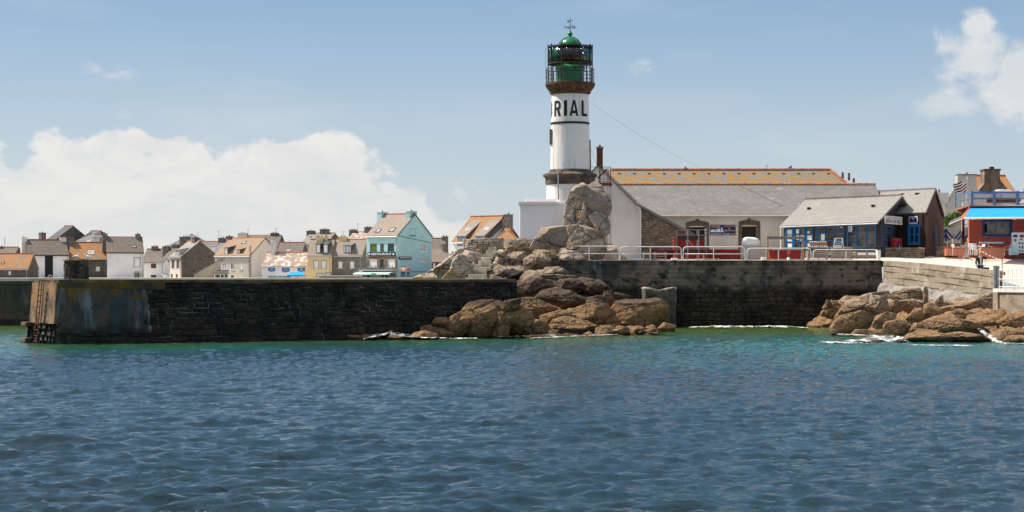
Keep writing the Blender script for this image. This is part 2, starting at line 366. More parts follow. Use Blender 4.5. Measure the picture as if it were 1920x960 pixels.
def text(s, f, a0, a1, z0, z1, material, parent, out=.012, bold=0., name='lettering', local=False, aspect=None):
    cu = bpy.data.curves.new('t', 'FONT'); cu.body = s; cu.size = 1; cu.offset = bold; cu.resolution_u = 3; cu.extrude = 0
    ob = bpy.data.objects.new('t', cu); me = bpy.data.meshes.new_from_object(ob)
    vs = [v.co.copy() for v in me.vertices]; fs = [tuple(p.vertices) for p in me.polygons]
    xs = [v.x for v in vs]; ys = [v.y for v in vs]; x0, x1, y0, y1 = min(xs), max(xs), min(ys), max(ys)
    mb = MB(); mb.add([f(a0+(v.x-x0)/(x1-x0)*(a1-a0), out, z0+(v.y-y0)/(y1-y0)*(z1-z0)) for v in vs], fs)
    bpy.data.objects.remove(ob); bpy.data.curves.remove(cu); bpy.data.meshes.remove(me)
    return mb.build(name, material, parent, local=local, uv=False)
# vectorised value noise, for rocks and ground
def vnoise(p, seed=0):
    i = np.floor(p).astype(np.int64); f = p-i; f = f*f*(3-2*f)
    def h(a, b, c):
        n = (a*73856093) ^ (b*19349663) ^ (c*83492791) ^ (seed*2654435761 % 2147483647)
        n = (n ^ (n >> 13))*1274126177 & 0x7fffffff; n = (n ^ (n >> 16)) & 0xffff
        return n/65535.
    r = 0
    for dx in (0, 1):
        for dy in (0, 1):
            for dz in (0, 1):
                w = (f[:, 0] if dx else 1-f[:, 0])*(f[:, 1] if dy else 1-f[:, 1])*(f[:, 2] if dz else 1-f[:, 2])
                r = r+w*h(i[:, 0]+dx, i[:, 1]+dy, i[:, 2]+dz)
    return r*2-1
def fbm(p, oct=4, seed=0, gain=.5, ridge=False):
    a = 1.; s = 0
    for o in range(oct):
        n = vnoise(p*(2.03**o)+o*17.3, seed+o)
        s = s+a*((1-np.abs(n)*2) if ridge else n); a *= gain
    return s
# ---------------------------------------------------------------- sea
def build_sea():
    N = 2048; Lm = 128.
    rg = np.random.default_rng(11)
    k = np.fft.fftfreq(N, Lm/N)*2*np.pi; kx, ky = np.meshgrid(k, k, indexing='ij'); kk = np.sqrt(kx**2+ky**2); kk[0, 0] = 1
    wd = np.array([.45, -.89]); c = (kx*wd[0]+ky*wd[1])/kk
    Pk = np.exp(-(1/(kk*.36)**2))/kk**2.9*(np.abs(c)**3+.10)*np.exp(-(kk*.028)**2); Pk[0, 0] = 0
    Pk = Pk+.004*np.exp(-((kk-.9)/.3)**2)*np.abs(c)**8
    h = np.fft.ifft2((rg.normal(size=(N, N))+1j*rg.normal(size=(N, N)))*np.sqrt(Pk)).real
    gx = np.gradient(h, Lm/N)[1]; h *= .165/np.std(gx)
    h = h+.10*h*np.abs(h)/np.std(h)
    x0, x1, y0, y1 = -62., 66., 17., 142.
    xs = np.concatenate([np.arange(x0, -30, .5), np.arange(-30, 30, .125), np.arange(30, x1+.01, .5)]); x1 = xs[-1]
    yl = [y0]
    while yl[-1] < y1: yl.append(yl[-1]+.065*(yl[-1]/20)**.95)
    ys = np.array(yl); y1 = ys[-1]; nx = len(xs)-1; ny = len(ys)-1
    def samp(q): q = (q/(Lm/N)) % N; i = q.astype(int); return i, (i+1) % N, q-i
    X, Y = np.meshgrid(xs, ys, indexing='ij'); i0, i1, fx = samp(X+200); j0, j1, fy = samp(Y)
    H = (h[i0, j0]*(1-fx)+h[i1, j0]*fx)*(1-fy)+(h[i0, j1]*(1-fx)+h[i1, j1]*fx)*fy
    gust = np.sin(X*.11+Y*.05+1)+np.sin(X*.05-Y*.13)+np.sin(X*.21+Y*.23+2)*.6; H *= 1+.16*gust
    H *= 1-.5*np.clip((Y-60)/60, 0, 1)
    ed = np.minimum(np.minimum(X-x0, x1-X), np.minimum(Y-y0, y1-Y)); H *= np.clip(ed/3, 0, 1)
    V = np.stack([X.ravel(), Y.ravel(), H.ravel()], 1)
    i = np.arange(nx)[:, None]*(ny+1)+np.arange(ny)[None, :]; i = i.ravel()
    Fc = np.stack([i, i+ny+1, i+ny+2, i+1], 1)
    me = bpy.data.meshes.new('sea')
    # outer ring of flat water to the horizon
    B = 9000.; n0 = len(V)
    ring = np.array([(-B, -200, 0), (B, -200, 0), (B, B, 0), (-B, B, 0), (x0, y0, 0), (x1, y0, 0), (x1, y1, 0), (x0, y1, 0)])
    V = np.vstack([V, ring]); q = [(0, 1, 5, 4), (1, 2, 6, 5), (2, 3, 7, 6), (3, 0, 4, 7)]
    Fc = np.vstack([Fc, np.array(q)+n0])
    me.vertices.add(len(V)); me.vertices.foreach_set('co', V.ravel())
    me.loops.add(len(Fc)*4); me.loops.foreach_set('vertex_index', Fc.ravel())
    me.polygons.add(len(Fc)); me.polygons.foreach_set('loop_start', np.arange(len(Fc))*4); me.polygons.foreach_set('loop_total', np.full(len(Fc), 4))
    me.polygons.foreach_set('use_smooth', np.ones(len(Fc), bool)); me.update()
    m = bpy.data.materials.new('sea_water'); m.use_nodes = True; nt = m.node_tree; b = nt.nodes['Principled BSDF']; L = nt.links.new
    pos = nd(nt, 'ShaderNodeNewGeometry').outputs['Position']; sp = nd(nt, 'ShaderNodeSeparateXYZ'); L(pos, sp.inputs[0]); X, Y, Z = sp.outputs
    n1 = noise(nt, vscale(nt, pos, (1, .45, 0)), .16, 4); n2 = noise(nt, vscale(nt, pos, (1, .35, 0)), .5, 3)
    # shoreline distance: pier front runs from (-24,99) to (4,112), quay at 134
    shore = mth(nt, 'ADD', Y, mth(nt, 'MULTIPLY', X, -.42))         # 109 at the pier face
    s1 = mth(nt, 'ADD', shore, mth(nt, 'MULTIPLY', mth(nt, 'SUBTRACT', n1, .5), 26.))
    s1r = mth(nt, 'ADD', Y, mth(nt, 'MULTIPLY', mth(nt, 'SUBTRACT', n1, .5), 60.))
    deep = mixc(nt, n2, (.001, .012, .018), (.002, .023, .028))
    right = mapr(nt, X, -8, 18)
    teal = mth(nt, 'MAXIMUM', mapr(nt, s1, 88, 108), mth(nt, 'MULTIPLY', mapr(nt, s1r, 62, 96), right))
    c = mixc(nt, teal, deep, (.008, .095, .080))
    s2 = mth(nt, 'ADD', shore, mth(nt, 'MULTIPLY', mth(nt, 'SUBTRACT', n2, .5), 10.))
    c = mixc(nt, mth(nt, 'MULTIPLY', mapr(nt, s2, 98, 109), .85), c, (.035, .075, .018))
    s3 = mth(nt, 'ADD', Y, mth(nt, 'MULTIPLY', mth(nt, 'SUBTRACT', n2, .5), 30.))
    c = mixc(nt, mth(nt, 'MULTIPLY', mapr(nt, s3, 108, 128), .8), c, (.060, .10, .012))
    L(c, b.inputs['Base Color']); b.inputs['Roughness'].default_value = .06; b.inputs['IOR'].default_value = 1.333
    w1 = noise(nt, vscale(nt, pos, (1, 1.3, 1)), 3.2, 7, .62, .3); w2 = noise(nt, vscale(nt, pos, (1, 1.2, 1)), 9., 3, .6, .2)
    hh = mth(nt, 'ADD', mth(nt, 'MULTIPLY', w1, .055), mth(nt, 'MULTIPLY', w2, .02))
    bn = nd(nt, 'ShaderNodeBump'); bn.inputs['Distance'].default_value = 1; bn.inputs['Strength'].default_value = 1; L(hh, bn.inputs['Height']); L(bn.outputs[0], b.inputs['Normal'])
    me.materials.append(m)
    o = bpy.data.objects.new('sea', me); COL.objects.link(o); tag(o, kind='structure')
build_sea()

# ---------------------------------------------------------------- stone blocks shared by the walls
def block_mesh(seed, mname, depth=.05):
    r = random.Random(seed); n = 8; base = []
    for (x, z) in ((-.5, -.5), (0, -.5), (.5, -.5), (.5, 0), (.5, .5), (0, .5), (-.5, .5), (-.5, 0)):
        base.append((x+r.uniform(-.04, .04)-(.032 if x > 0 else -.032 if x < 0 else 0), z+r.uniform(-.08, .08)-(.04 if z > 0 else -.04 if z < 0 else 0)))
    vs = [(x, -.06, z) for x, z in base]+[(x, depth*.3, z) for x, z in base]+[(x*.86, depth+r.uniform(-.02, .02), z*.80) for x, z in base]+[(0, depth+r.uniform(0, .02), 0)]
    fs = [(i, (i+1) % n, (i+1) % n+n, i+n) for i in range(n)]+[(i+n, (i+1) % n+n, (i+1) % n+2*n, i+2*n) for i in range(n)]+[(i+2*n, (i+1) % n+2*n, 3*n) for i in range(n)]
    me = bpy.data.meshes.new('stone'); me.from_pydata([(x, -y, z) for x, y, z in vs], [], [tuple(reversed(f)) for f in fs]); me.update()
    me.materials.append(mname); return me
pier_stone = mat('pier_stone', (.023, .016, .011), [((.007, .006, .005), 1.2, .42, .62), ((.035, .030, .023), 2.5, .56, .74, None, (1.6, 2.8, .8)), ((.026, .017, .009), .8, .5, .7, None, (.9, .2, .5))], bump=.04, bscale=7, rnd=.6, rough=.8)
pier_mortar = mat('pier_mortar', (.19, .18, .155), [((.035, .032, .03), .5, .47, .60), ((.020, .017, .015), .9, .30, .55, None, (1.9, .8, 1.4))], bump=.02)
quay_stone = mat('quay_stone', (.036, .026, .018), [((.008, .006, .005), 1.0, .42, .62), ((.06, .04, .02), 1.2, .5, .7, None, (1.1, .2, .5))], bump=.03, bscale=7, rnd=.4, rough=.8)
BL_P = [block_mesh(i, pier_stone) for i in range(14)]
BL_Q = [block_mesh(i+40, quay_stone) for i in range(14)]
def lay_stones(parent, f, rows, u0, u1, wmin, wmax, meshes, seed, skip=None, name='stone', limit=300, mname=None, tilt=0.):
    """rows: list of (zlow, zhigh); f(a, out, z) -> world"""
    r = random.Random(seed); inv = WM[parent].inverted(); items = []
    nrow = len(rows)
    for ri, (za, zb) in enumerate(rows):
        u = u0-r.uniform(0, wmin)
        while u < u1:
            w = r.uniform(wmin, wmax)*(1+.0*ri); a = max(u, u0); b = min(u+w, u1)
            u += w
            if b-a < .1: continue
            dz = .035*math.sin(a*1.1)+.035*math.sin(a*.37+1)
            cm = (a+b)/2; cz = (za+zb)/2+dz
            if skip and skip(cm, cz): continue
            if r.random() < .10 and zb-za > .3:       # two thin ones instead of a tall one
                items.append((cm, cz-(zb-za)/4, b-a, (zb-za)/2)); items.append((cm, cz+(zb-za)/4, b-a, (zb-za)/2))
            else: items.append((cm, cz, b-a, (zb-za)*r.uniform(.93, 1.05)))
    items.sort(key=lambda t: -t[2]*t[3])
    rest = MB()
    for k, (cm, cz, w, h) in enumerate(items):
        o0 = f(cm, 0, cz); ux = (f(cm+.5, 0, cz)-f(cm-.5, 0, cz)).normalized(); uz = (f(cm, 0, cz+.5)-f(cm, 0, cz-.5)).normalized(); n = ux.cross(uz).normalized()
        pr = r.uniform(-.015, .035)
        M = Matrix(((ux.x*w, -n.x, uz.x*h, o0.x+n.x*pr), (ux.y*w, -n.y, uz.y*h, o0.y+n.y*pr), (ux.z*w, -n.z, uz.z*h, o0.z+n.z*pr), (0, 0, 0, 1)))
        rot = r.uniform(-.035, .035); M = M @ Matrix.Rotation(rot, 4, 'Y')
        me = meshes[r.randrange(len(meshes))]
        if k < limit:
            o = bpy.data.objects.new(name, me); COL.objects.link(o); o.parent = parent; o.matrix_basis = inv @ M
        else: rest.add([M @ v.co for v in me.vertices], [tuple(p.vertices) for p in me.polygons])
    if rest.v: tag(rest.build('small_stones', meshes[0].materials[0], parent, uv=False), kind='stuff')

# ---------------------------------------------------------------- pier
PZ = 3.34
pier = thing('harbour_pier', 'long dark stone pier with a concrete end on the left, ending at the central rocks', 'pier', tuple(XY(110, 36.3)))
pf = Plane(110, 36.3, 970, 32.4)
batter = lambda z: .30*(1-z/PZ)
pF = lambda a, o, z: pf.p(a, z, o+batter(z))
PL = pf.len-.05
def build_pier():
    e = math.radians(52)
    # end face plane: from the corner going back and left
    c0 = pf.p(0, 0); ed = Vector((-math.cos(e), math.sin(e), 0)); en = Vector((-math.sin(e), -math.cos(e), 0)); ew = 3.05
    v = -pf.n
    b1 = pf.p(0, 0)+ed*ew; b2 = b1+Vector((.3, 3.4, 0))
    def ring(z, grow, rec=0.): # outline at height z
        g = grow-rec
        a = pf.p(0, z)+(pf.n*g+en*g*.9); 
        return [a, pf.p(PL, z)+pf.n*g, pf.p(PL, z)+v*5, b2+Vector((0, 0, z)), b1+Vector((0, 0, z))+en*g]
    mb = MB(); lo = ring(-1.5, .30+.13, .02); hi = ring(PZ-.16, 0, .02)
    mb.add(lo+hi, [(0, 1, 6, 5), (1, 2, 7, 6), (2, 3, 8, 7), (3, 4, 9, 8), (4, 0, 5, 9)]); mb.build('core', pier_mortar, pier, uv=False)
    # lichen stained top course and deck
    top_m = mat('pier_coping', (.10, .078, .038), [((.035, .03, .025), 1.2, .45, .65), ((.20, .12, .03), 1.0, .48, .68), ((.22, .20, .17), 3, .6, .75)], bump=.03)
    deck_m = mat('pier_deck', (.46, .41, .33), [((.30, .27, .22), .8, .45, .7)], bump=.01)
    lo = ring(PZ-.17, .03); hi = ring(PZ, .01); mb = MB()
    mb.add(lo+hi, [(0, 1, 6, 5), (1, 2, 7, 6), (2, 3, 8, 7), (3, 4, 9, 8), (4, 0, 5, 9)]); mb.build('coping', top_m, pier)
    mb = MB(); mb.poly([p+Vector((0, 0, .002)) for p in hi]); mb.build('deck', deck_m, pier)
    # concrete facing on the front near the end, ragged lower right corner
    conc = mat('stained_harbour_concrete', (.080, .066, .046), [((.022, .024, .026), .9, .40, .62), ((.028, .048, .060), 1.2, .48, .62, (1, 1, .25)), ((.20, .25, .28), .75, .50, .64, (1.3, 1, .2), (.5, .9, .4), .75), ((.13, .078, .015), .8, .36, .58, None, (2.0, 2.9, .9)), ((.014, .013, .012), 1, .3, .6, None, (1.1, .6, .5))], bump=.03, bscale=5)
    mb = MB(); n = 14; t0 = 0.; t1 = 4.55; zb = .55; zt = PZ-.171
    def cf(a, o, z): return pF(a, o+.085, z)
    zs = [zb+(zt-zb)*i/10 for i in range(11)]; grid = []
    for i, z in enumerate(zs):
        rowp = []
        for j in range(n+1):
            a = t0-(.085+batter(z)*.4)*(1-j/n)*0+(t1+.25*(1-i/10)+.08*math.sin(i*2.1)-t0)*j/n
            rowp.append(cf(a, .012*math.sin(a*3+z*5), z+(.05*math.sin(a*4.) if i == 0 else 0)))
        grid.append(rowp)
    vs = [p for rw in grid for p in rw]; m1 = n+1
    fs = [(i*m1+j, i*m1+j+1, (i+1)*m1+j+1, (i+1)*m1+j) for i in range(10) for j in range(n)]
    mb.add(vs, fs)
    # lower and right edge thickness
    for j in range(n): mb.poly([grid[0][j]+v*.15, grid[0][j+1]+v*.15, grid[0][j+1], grid[0][j]])
    for i in range(10): mb.poly([grid[i][n], grid[i][n]+v*.15, grid[i+1][n]+v*.15, grid[i+1][n]])
    mb.build('concrete_facing', conc, pier, uv=False)
    # ochre concrete skirt along the top
    skirt = mat('ochre_concrete', (.085, .055, .014), [((.035, .034, .025), .9, .42, .62), ((.13, .075, .012), 1.6, .5, .7)], bump=.02)
    mb = MB()
    for (a, b, h) in ((0, 2.2, .24), (2.2, 3.6, .30), (3.6, 5.6, .36)):
        mb.box(a, b, -.05, .105, PZ-.17-h, PZ-.174, f=pF)
    mb.build('ochre_skirt', skirt, pier, uv=False)
    # end face in warm stained concrete, with two buttress strips
    endm = mat('rust_stained_end', (.25, .17, .10), [((.30, .13, .04), .9, .45, .65, (1, 1, .35)), ((.08, .06, .04), 1.3, .44, .62, (1, 1, .5)), ((.36, .30, .22), 2.4, .58, .74)], bump=.03, bscale=6)
    gz = lambda z: .30*(1-z/PZ)
    def ef(a, o, z): return pf.p(0, z)+ed*a+en*(o+gz(z))+pf.n*gz(z)*.15
    mb = MB(); mb.box(-.02, 1.02, -.1, .09, 1.05, PZ-.172, f=ef); mb.box(1.1, 1.62, -.1, .03, 1.05, PZ-.172, f=ef); mb.box(1.70, 3.07, -.1, .06, 1.05, PZ-.172, f=ef)
    mb.build('end_facing', endm, pier, uv=False)
    mb = MB(); mb.box(-.1, 3.1, -.12, .14, 2.86, PZ-.01, f=ef); 
    lay_stones(pier, lambda a, o, z: ef(a, o+.0, z), [(-.25+.32*i, .07+.32*i) for i in range(4)], -.15, 3.25, .35, .8, BL_P, 5, limit=999)
    for (a, z, w) in ((3.0, .95, .7), (2.95, .12, .8)):     # two stones that have slid out
        bb = MB(); bb.box(a-.2, a+.5, -.2, .35, z-.1, z+.14, f=ef); bb.build('loose_stone', cornice_mat, pier, bevel=.04)
    # stones of the front face
    rows = []; z = -.3
    while z < PZ-.2:
        h = R.uniform(.24, .34) if z > 1 else R.uniform(.28, .38)
        rows.append((z, min(z+h, PZ-.17))); z += h
    lay_stones(pier, pF, rows, .0, PL, .30, .82, BL_P, 3, skip=lambda a, z: a < 4.6 and z > .56 or (a < 5.5 and z > 2.85))
build_pier()
rust_dark = mat('dark_rust', (.09, .028, .018), [((.16, .06, .03), 5, .5, .7)], rough=.95)
def ladder():
    e = math.radians(52); c0 = XY(86, 36.0)
    t = thing('rusty_ladder', 'rusty iron ladder fixed to the end of the pier', 'ladder', tuple(c0))
    b = P(86, 528, 35.9); d = Vector((-.62, .79, 0)); o = Vector((-.79, -.62, 0))
    base = Vector((b.x, b.y, 0))+o*.28
    def q(a, z): return base+d*a+o*(.3*(1-z/PZ))+Vector((0, 0, z))
    for a in (-.16, .16):
        mb = MB(); mb.tube([q(a, -.2), q(a, 3.28), q(a, 3.3)-o*.3], .03, 6); mb.build('side_rail', rust_dark, t)
    for i in range(11):
        mb = MB(); z = .1+i*.30; mb.tube([q(-.22, z), q(.22, z+.01)], .035, 6); mb.build('rung', rust_dark, t)
    h = thing('mooring_hoop', 'small grey metal hoop standing on the pier end above the ladder', 'hoop', tuple(P(94, 524, 35.3)))
    c = P(94, 524, 35.3); c.z = PZ; mb = MB(); mb.tube([c+Vector((-.11, 0, -.05)), c+Vector((-.1, 0, .16)), c+Vector((-.05, 0, .2)), c+Vector((.05, 0, .2)), c+Vector((.1, 0, .16)), c+Vector((.11, 0, -.05))], .022, 8); mb.build('hoop', grey_metal, h, smooth=True)
ladder()
def turret():
    S = 35.4; c = P(143, 523, S); t = thing('stone_bollard_tower', 'squat round dark stone stub on the end of the pier, gulls on top', 'stone stub', (c.x, c.y, PZ))
    m = mat('dark_mossy_stone', (.040, .034, .027), [((.014, .012, .011), 1.8, .4, .6), ((.11, .10, .085), 3, .56, .7), ((.12, .075, .02), 2.2, .5, .7, None, (PZ+.75, PZ+1.05, .3))], bump=.06, bscale=5, rnd=.3)
    mb = MB(); mb.lathe(c.x, c.y, [(.60, PZ), (.60, PZ+.96)], 32); mb.build('core', m, t, smooth=True, uv=False)
    r = random.Random(4)
    for i in range(6):
        n = 7; off = r.random()
        for j in range(n):
            a0 = (j+off)*2*math.pi/n; a1 = (j+1+off)*2*math.pi/n-.05; z0 = PZ+i*.165; z1 = z0+.148; mb = MB(); vs = []
            rr = .665+r.uniform(-.015, .02)
            for z in (z0, z1):
                for ro in (rr-.02, .5): 
                    for k in range(4):
                        a = a0+(a1-a0)*k/3; vs.append((c.x+ro*math.sin(a), c.y-ro*math.cos(a), z+r.uniform(-.008, .008)))
            fs = [(k, k+1, k+9, k+8) for k in range(3)]+[(k+8, k+9, k+13, k+12) for k in range(3)]+[(0, 8, 12, 4), (3, 7, 15, 11)]
            mb.add(vs, fs); mb.build('stone', m, t, uv=False)
    mb = MB(); mb.lathe(c.x, c.y, [(.68, PZ+.985), (.71, PZ+1.0), (.69, PZ+1.05), (.60, PZ+1.075), (0, PZ+1.085)], 32); mb.build('cap', mat('lichen_cap', (.20, .15, .08), [((.06, .05, .04), 3, .45, .65), ((.40, .36, .30), 4, .6, .7)], bump=.05), t, uv=False)
    return c
tc_ = turret()
def gull(x, y, S, face, label, z=None, s=1.):
    p = P(x, y, S)
    if z is not None: p.z = z
    t = thing('gull', label, 'seagull', tuple(p), 0, 'gulls resting on the pier')
    wm = white_paint; d = Vector((face, 0, 0)); up = Vector((0, 0, 1)); o = Vector((0, 0, .16))*s+p
    mb = MB(); pts = [o+d*a*s+up*b*s for a, b in ((-.26, .02), (-.2, .035), (-.1, .04), (0, .04), (.1, .06), (.17, .10), (.20, .16), (.225, .21), (.265, .235), (.30, .225))]
    mb.tube(pts, [x_*s for x_ in (.012, .045, .085, .10, .095, .07, .052, .05, .05, .02)], 12); mb.build('body', wm, t, smooth='all', uv=False)
    for sy in (-1, 1):
        mb = MB(); pts = [o+Vector((0, sy*.085*s, 0))+d*a*s+up*b*s for a, b in ((.1, .07), (0, .07), (-.12, .05), (-.24, .05), (-.33, .05))]
        mb.tube(pts, [x_*s for x_ in (.02, .05, .045, .03, .006)], 8); mb.build('wing', MATS['galvanised_metal'] if 0 else gull_grey, t, smooth='all', uv=False)
        mb = MB(); mb.tube([o+Vector((0, sy*.035*s, -.04)), p+Vector((0, sy*.035*s, 0)), p+Vector((0, sy*.035*s, 0.0))+d*.05*s], .009*s, 5); mb.build('leg', gull_bill, t, uv=False)
    mb = MB(); mb.tube([o+d*.30*s+up*.228*s, o+d*.345*s+up*.225*s, o+d*.37*s+up*.21*s], [.016*s, .012*s, .004*s], 6); mb.build('bill', gull_bill, t, uv=False)
gull_grey = mat('gull_wing_grey', (.55, .56, .58), rough=.8); gull_bill = mat('gull_bill_yellow', (.6, .38, .05), rough=.5)
gull(142, 487, 35.4, 1, 'gull crouching at the left on top of the round stone stub', PZ+1.085, .62)
gull(165, 487, 35.4, -1, 'gull standing at the right edge of the round stone stub', PZ+1.06, .66)
gull(310, 523, 35.0, -1, 'gull standing alone on the pier top right of the ochre concrete', PZ, .65)

# ---------------------------------------------------------------- far wall at the left, behind the pier
def far_wall():
    S = 26.3; a = XY(-60, S); b = XY(140, S); t = thing('far_harbour_wall', 'stained harbour wall across the water at the far left behind the pier', 'wall', tuple(a))
    m = mat('far_wall_concrete', (.072, .062, .045), [((.030, .028, .025), .6, .40, .62, (1, 1, .5)), ((.12, .135, .12), .9, .56, .70, (1, 1, .6), (1.3, 1.9, .5)), ((.14, .07, .035), 1.2, .60, .72, (1.4, 1, .2)), ((.11, .07, .04), .8, .4, .6, None, (1.1, .75, .25)), ((.02, .017, .014), 1, .3, .5, None, (.55, .35, .2))], bump=.03, bscale=3)
    y = F/S; x0 = -130/1.; z1 = ZZ(527, S)
    mb = MB()
    for i, (za, zb, o) in enumerate(((-1, .86, .10), (.87, 1.9, .02), (1.91, 2.9, 0), (2.91, z1, .04))):
        mb.box(-60, XY(140, S).x, y-o, y+3, za, zb)
    mb.build('wall', m, t)
far_wall()
# ---------------------------------------------------------------- lighthouse
LS = 25.4; LX, LY = XY(1069, LS).x, XY(1069, LS).y
lz = lambda y: ZZ(y, LS)
def lr(px): return px/LS
def lighthouse():
    t = thing('lighthouse', 'white lighthouse tower with a green lantern and black lettering on the rocks', 'lighthouse', (LX, LY, 4.5))
    lw = mat('lighthouse_white', (.76, .74, .72), [((.62, .57, .52), .5, .45, .75), ((.46, .28, .14), 2.6, .56, .72, (1, 1, .08), None, .7), ((.45, .43, .40), 1.2, .60, .8, (1, 1, .3), None, .4)], bump=.012, bscale=6, rough=.8)
    mb = MB(); mb.lathe(LX, LY, [(lr(44), 4.), (lr(44), lz(347))], 64); mb.build('base_drum', lw, t, smooth=True, uv=False)
    mb = MB(); mb.lathe(LX, LY, [(lr(44), lz(347)), (lr(46.5), lz(345)), (lr(47), lz(334)), (lr(48.5), lz(332.5)), (lr(51), lz(331)), (lr(51.2), lz(328)), (lr(48), lz(326)), (lr(44), lz(324.5)), (lr(40), lz(323.5)), (lr(38.5), lz(320)), (lr(38), lz(318.5)), (lr(37), lz(318))], 64); mb.build('cornice', cornice_mat, t, smooth=True, uv=False)
    prof = [(lr(37.2), lz(319)), (lr(36.6), lz(290)), (lr(36), lz(250)), (lr(35.2), lz(215)), (lr(34.6), lz(176))]
    mb = MB(); mb.lathe(LX, LY, prof, 72); mb.build('shaft', lw, t, smooth=True, uv=False)
    def rad_at(z):
        for (r0, z0), (r1, z1) in zip(prof, prof[1:]):
            if z0 <= z <= z1: return r0+(r1-r0)*(z-z0)/(z1-z0)
        return prof[-1][0]
    mb = MB(); r = rad_at(lz(232)); mb.lathe(LX, LY, [(r, lz(234)), (r+.035, lz(233.8)), (r+.035, lz(230.2)), (r, lz(230))], 72); mb.build('black_band', black_paint, t, smooth=True, uv=False)
    # letters wrapped round the tower: convex pieces in (angle fraction, height fraction)
    G = {'I': [[(0, 0), (1, 0), (1, 1), (0, 1)]],
         'L': [[(0, 0), (.34, 0), (.34, 1), (0, 1)], [(.34, 0), (1, 0), (1, .17), (.34, .17)]],
         'A': [[(0, 0), (.26, 0), (.47, .72), (.36, 1)], [(.36, 1), (.47, .72), (.53, .72), (.64, 1)], [(.64, 1), (.53, .72), (.74, 0), (1, 0)], [(.307, .16), (.693, .16), (.642, .335), (.358, .335)]],
         'R': [[(0, 0), (.32, 0), (.32, 1), (0, 1)], [(.32, .83), (.68, .83), (.62, 1), (.32, 1)], [(.68, .83), (.95, .83), (.80, .97), (.62, 1)], [(.67, .57), (1, .57), (.95, .83), (.67, .83)], [(.32, .40), (.80, .40), (1, .57), (.32, .57)], [(.66, 0), (1, 0), (.80, .40), (.46, .40)]],
         'B': [[(0, 0), (.32, 0), (.32, 1), (0, 1)], [(.32, .84), (.85, .84), (.72, 1), (.32, 1)], [(.66, .60), (.95, .60), (.95, .84), (.66, .84)], [(.32, .44), (.92, .44), (.92, .60), (.32, .60)], [(.68, .16), (1, .16), (1, .44), (.68, .44)], [(.32, 0), (.8, 0), (1, .16), (.32, .16)]]}
    zl, zh = lz(220), lz(191)
    for ch, a0, a1 in (('B', -101, -73.5), ('R', -58, -31), ('I', -21, -11), ('A', -3.5, 24), ('L', 35, 62)):
        mb = MB()
        for q in G[ch]:
            # slice the piece finely so that it bends with the wall
            K = 10
            P_ = [Vector((a, b)) for a, b in q]; A, B_, C, D = P_
            for i in range(K):
                cs = []
                for (tt, e0, e1) in ((i/K, A, B_), ((i+1)/K, A, B_), ((i+1)/K, D, C), (i/K, D, C)):
                    w = e0.lerp(e1, tt); ang = rad(a0+(a1-a0)*w.x); z = zl+(zh-zl)*w.y; rr = rad_at(z)+.012
                    cs.append((LX+rr*math.sin(ang), LY-rr*math.cos(ang), z))
                mb.poly(cs)
        mb.build('letter', black_paint, t, uv=False)
    # gallery
    mb = MB(); mb.lathe(LX, LY, [(lr(34.6), lz(178)), (lr(37), lz(176.5)), (lr(38.5), lz(175.5)), (lr(39), lz(172)), (lr(42), lz(168)), (lr(45), lz(164)), (lr(46), lz(161)), (lr(46.8), lz(160.8)), (lr(46.8), lz(156.4)), (lr(46), lz(156)), (0, lz(155.5))], 72); mb.build('gallery', gallery_brown, t, smooth=True, uv=False)
    r = lr(45); z0 = lz(156); zt = lz(130.5)
    for k in range(20):
        a = 2*math.pi*(k+.3)/20; x = LX+r*math.sin(a); y = LY-r*math.cos(a)
        mb = MB(); mb.tube([(x, y, z0), (x, y, zt)], .022, 6); mb.build('baluster', dark_metal, t, uv=False)
    for z in (zt, lz(137), lz(144), lz(151)):
        mb = MB(); mb.tube([(LX+r*math.sin(2*math.pi*k/48), LY-r*math.cos(2*math.pi*k/48), z) for k in range(48)], .025 if z == zt else .016, 6, closed=True); mb.build('gallery_rail', dark_metal, t, uv=False)
    # green drum
    mb = MB(); mb.lathe(LX, LY, [(lr(26.5), lz(156)), (lr(26.5), lz(135)), (lr(28), lz(133.5)), (lr(28), lz(128)), (lr(26.5), lz(125.5)), (lr(23.5), lz(123)), (lr(23), lz(118)), (0, lz(117.5))], 56); mb.build('green_drum', green_paint, t, smooth=True, uv=False)
    # stained screens round the lantern
    rs = lr(41); zb, zs = lz(120), lz(88.5)
    def screen_mat(name, c): return mat(name, c, [(tuple(x*.45 for x in c), 1.5, .4, .65, (3, 3, .3))], rough=.12, spec=.7)
    st = screen_mat('teal_screen_glass', (.003, .055, .045)); sb = screen_mat('blue_screen_glass', (.002, .012, .022)); sr = screen_mat('red_screen_glass', (.018, .002, .005)); sg = screen_mat('green_screen_glass', (.003, .075, .055))
    seq = [(-100, -72, st), (-72, -52, st), (-52, -34, st), (-34, -13, sb), (-13, 8, sr), (8, 27, sr), (27, 34, sb), (34, 62, sg), (62, 92, sg), (92, 125, st), (125, 160, sb), (-160, -130, sb), (-130, -100, st)]
    for a0, a1, mm in seq:
        mb = MB(); mb.lathe(LX, LY, [(rs, zb+.06), (rs, zs-.06)], 8, a0=rad(a0)+.01, a1=rad(a1)-.01); o = mb.build('screen_pane', mm, t, smooth='all', uv=False)
        md = o.modifiers.new('solid', 'SOLIDIFY'); md.thickness = .03
    for z, h in ((zb, .10), (zs, .09)):
        mb = MB(); mb.lathe(LX, LY, [(rs-.05, z-h/2), (rs+.05, z-h/2), (rs+.05, z+h/2), (rs-.05, z+h/2), (rs-.05, z-h/2)], 64); mb.build('screen_ring', dark_metal, t, smooth=True, uv=False)
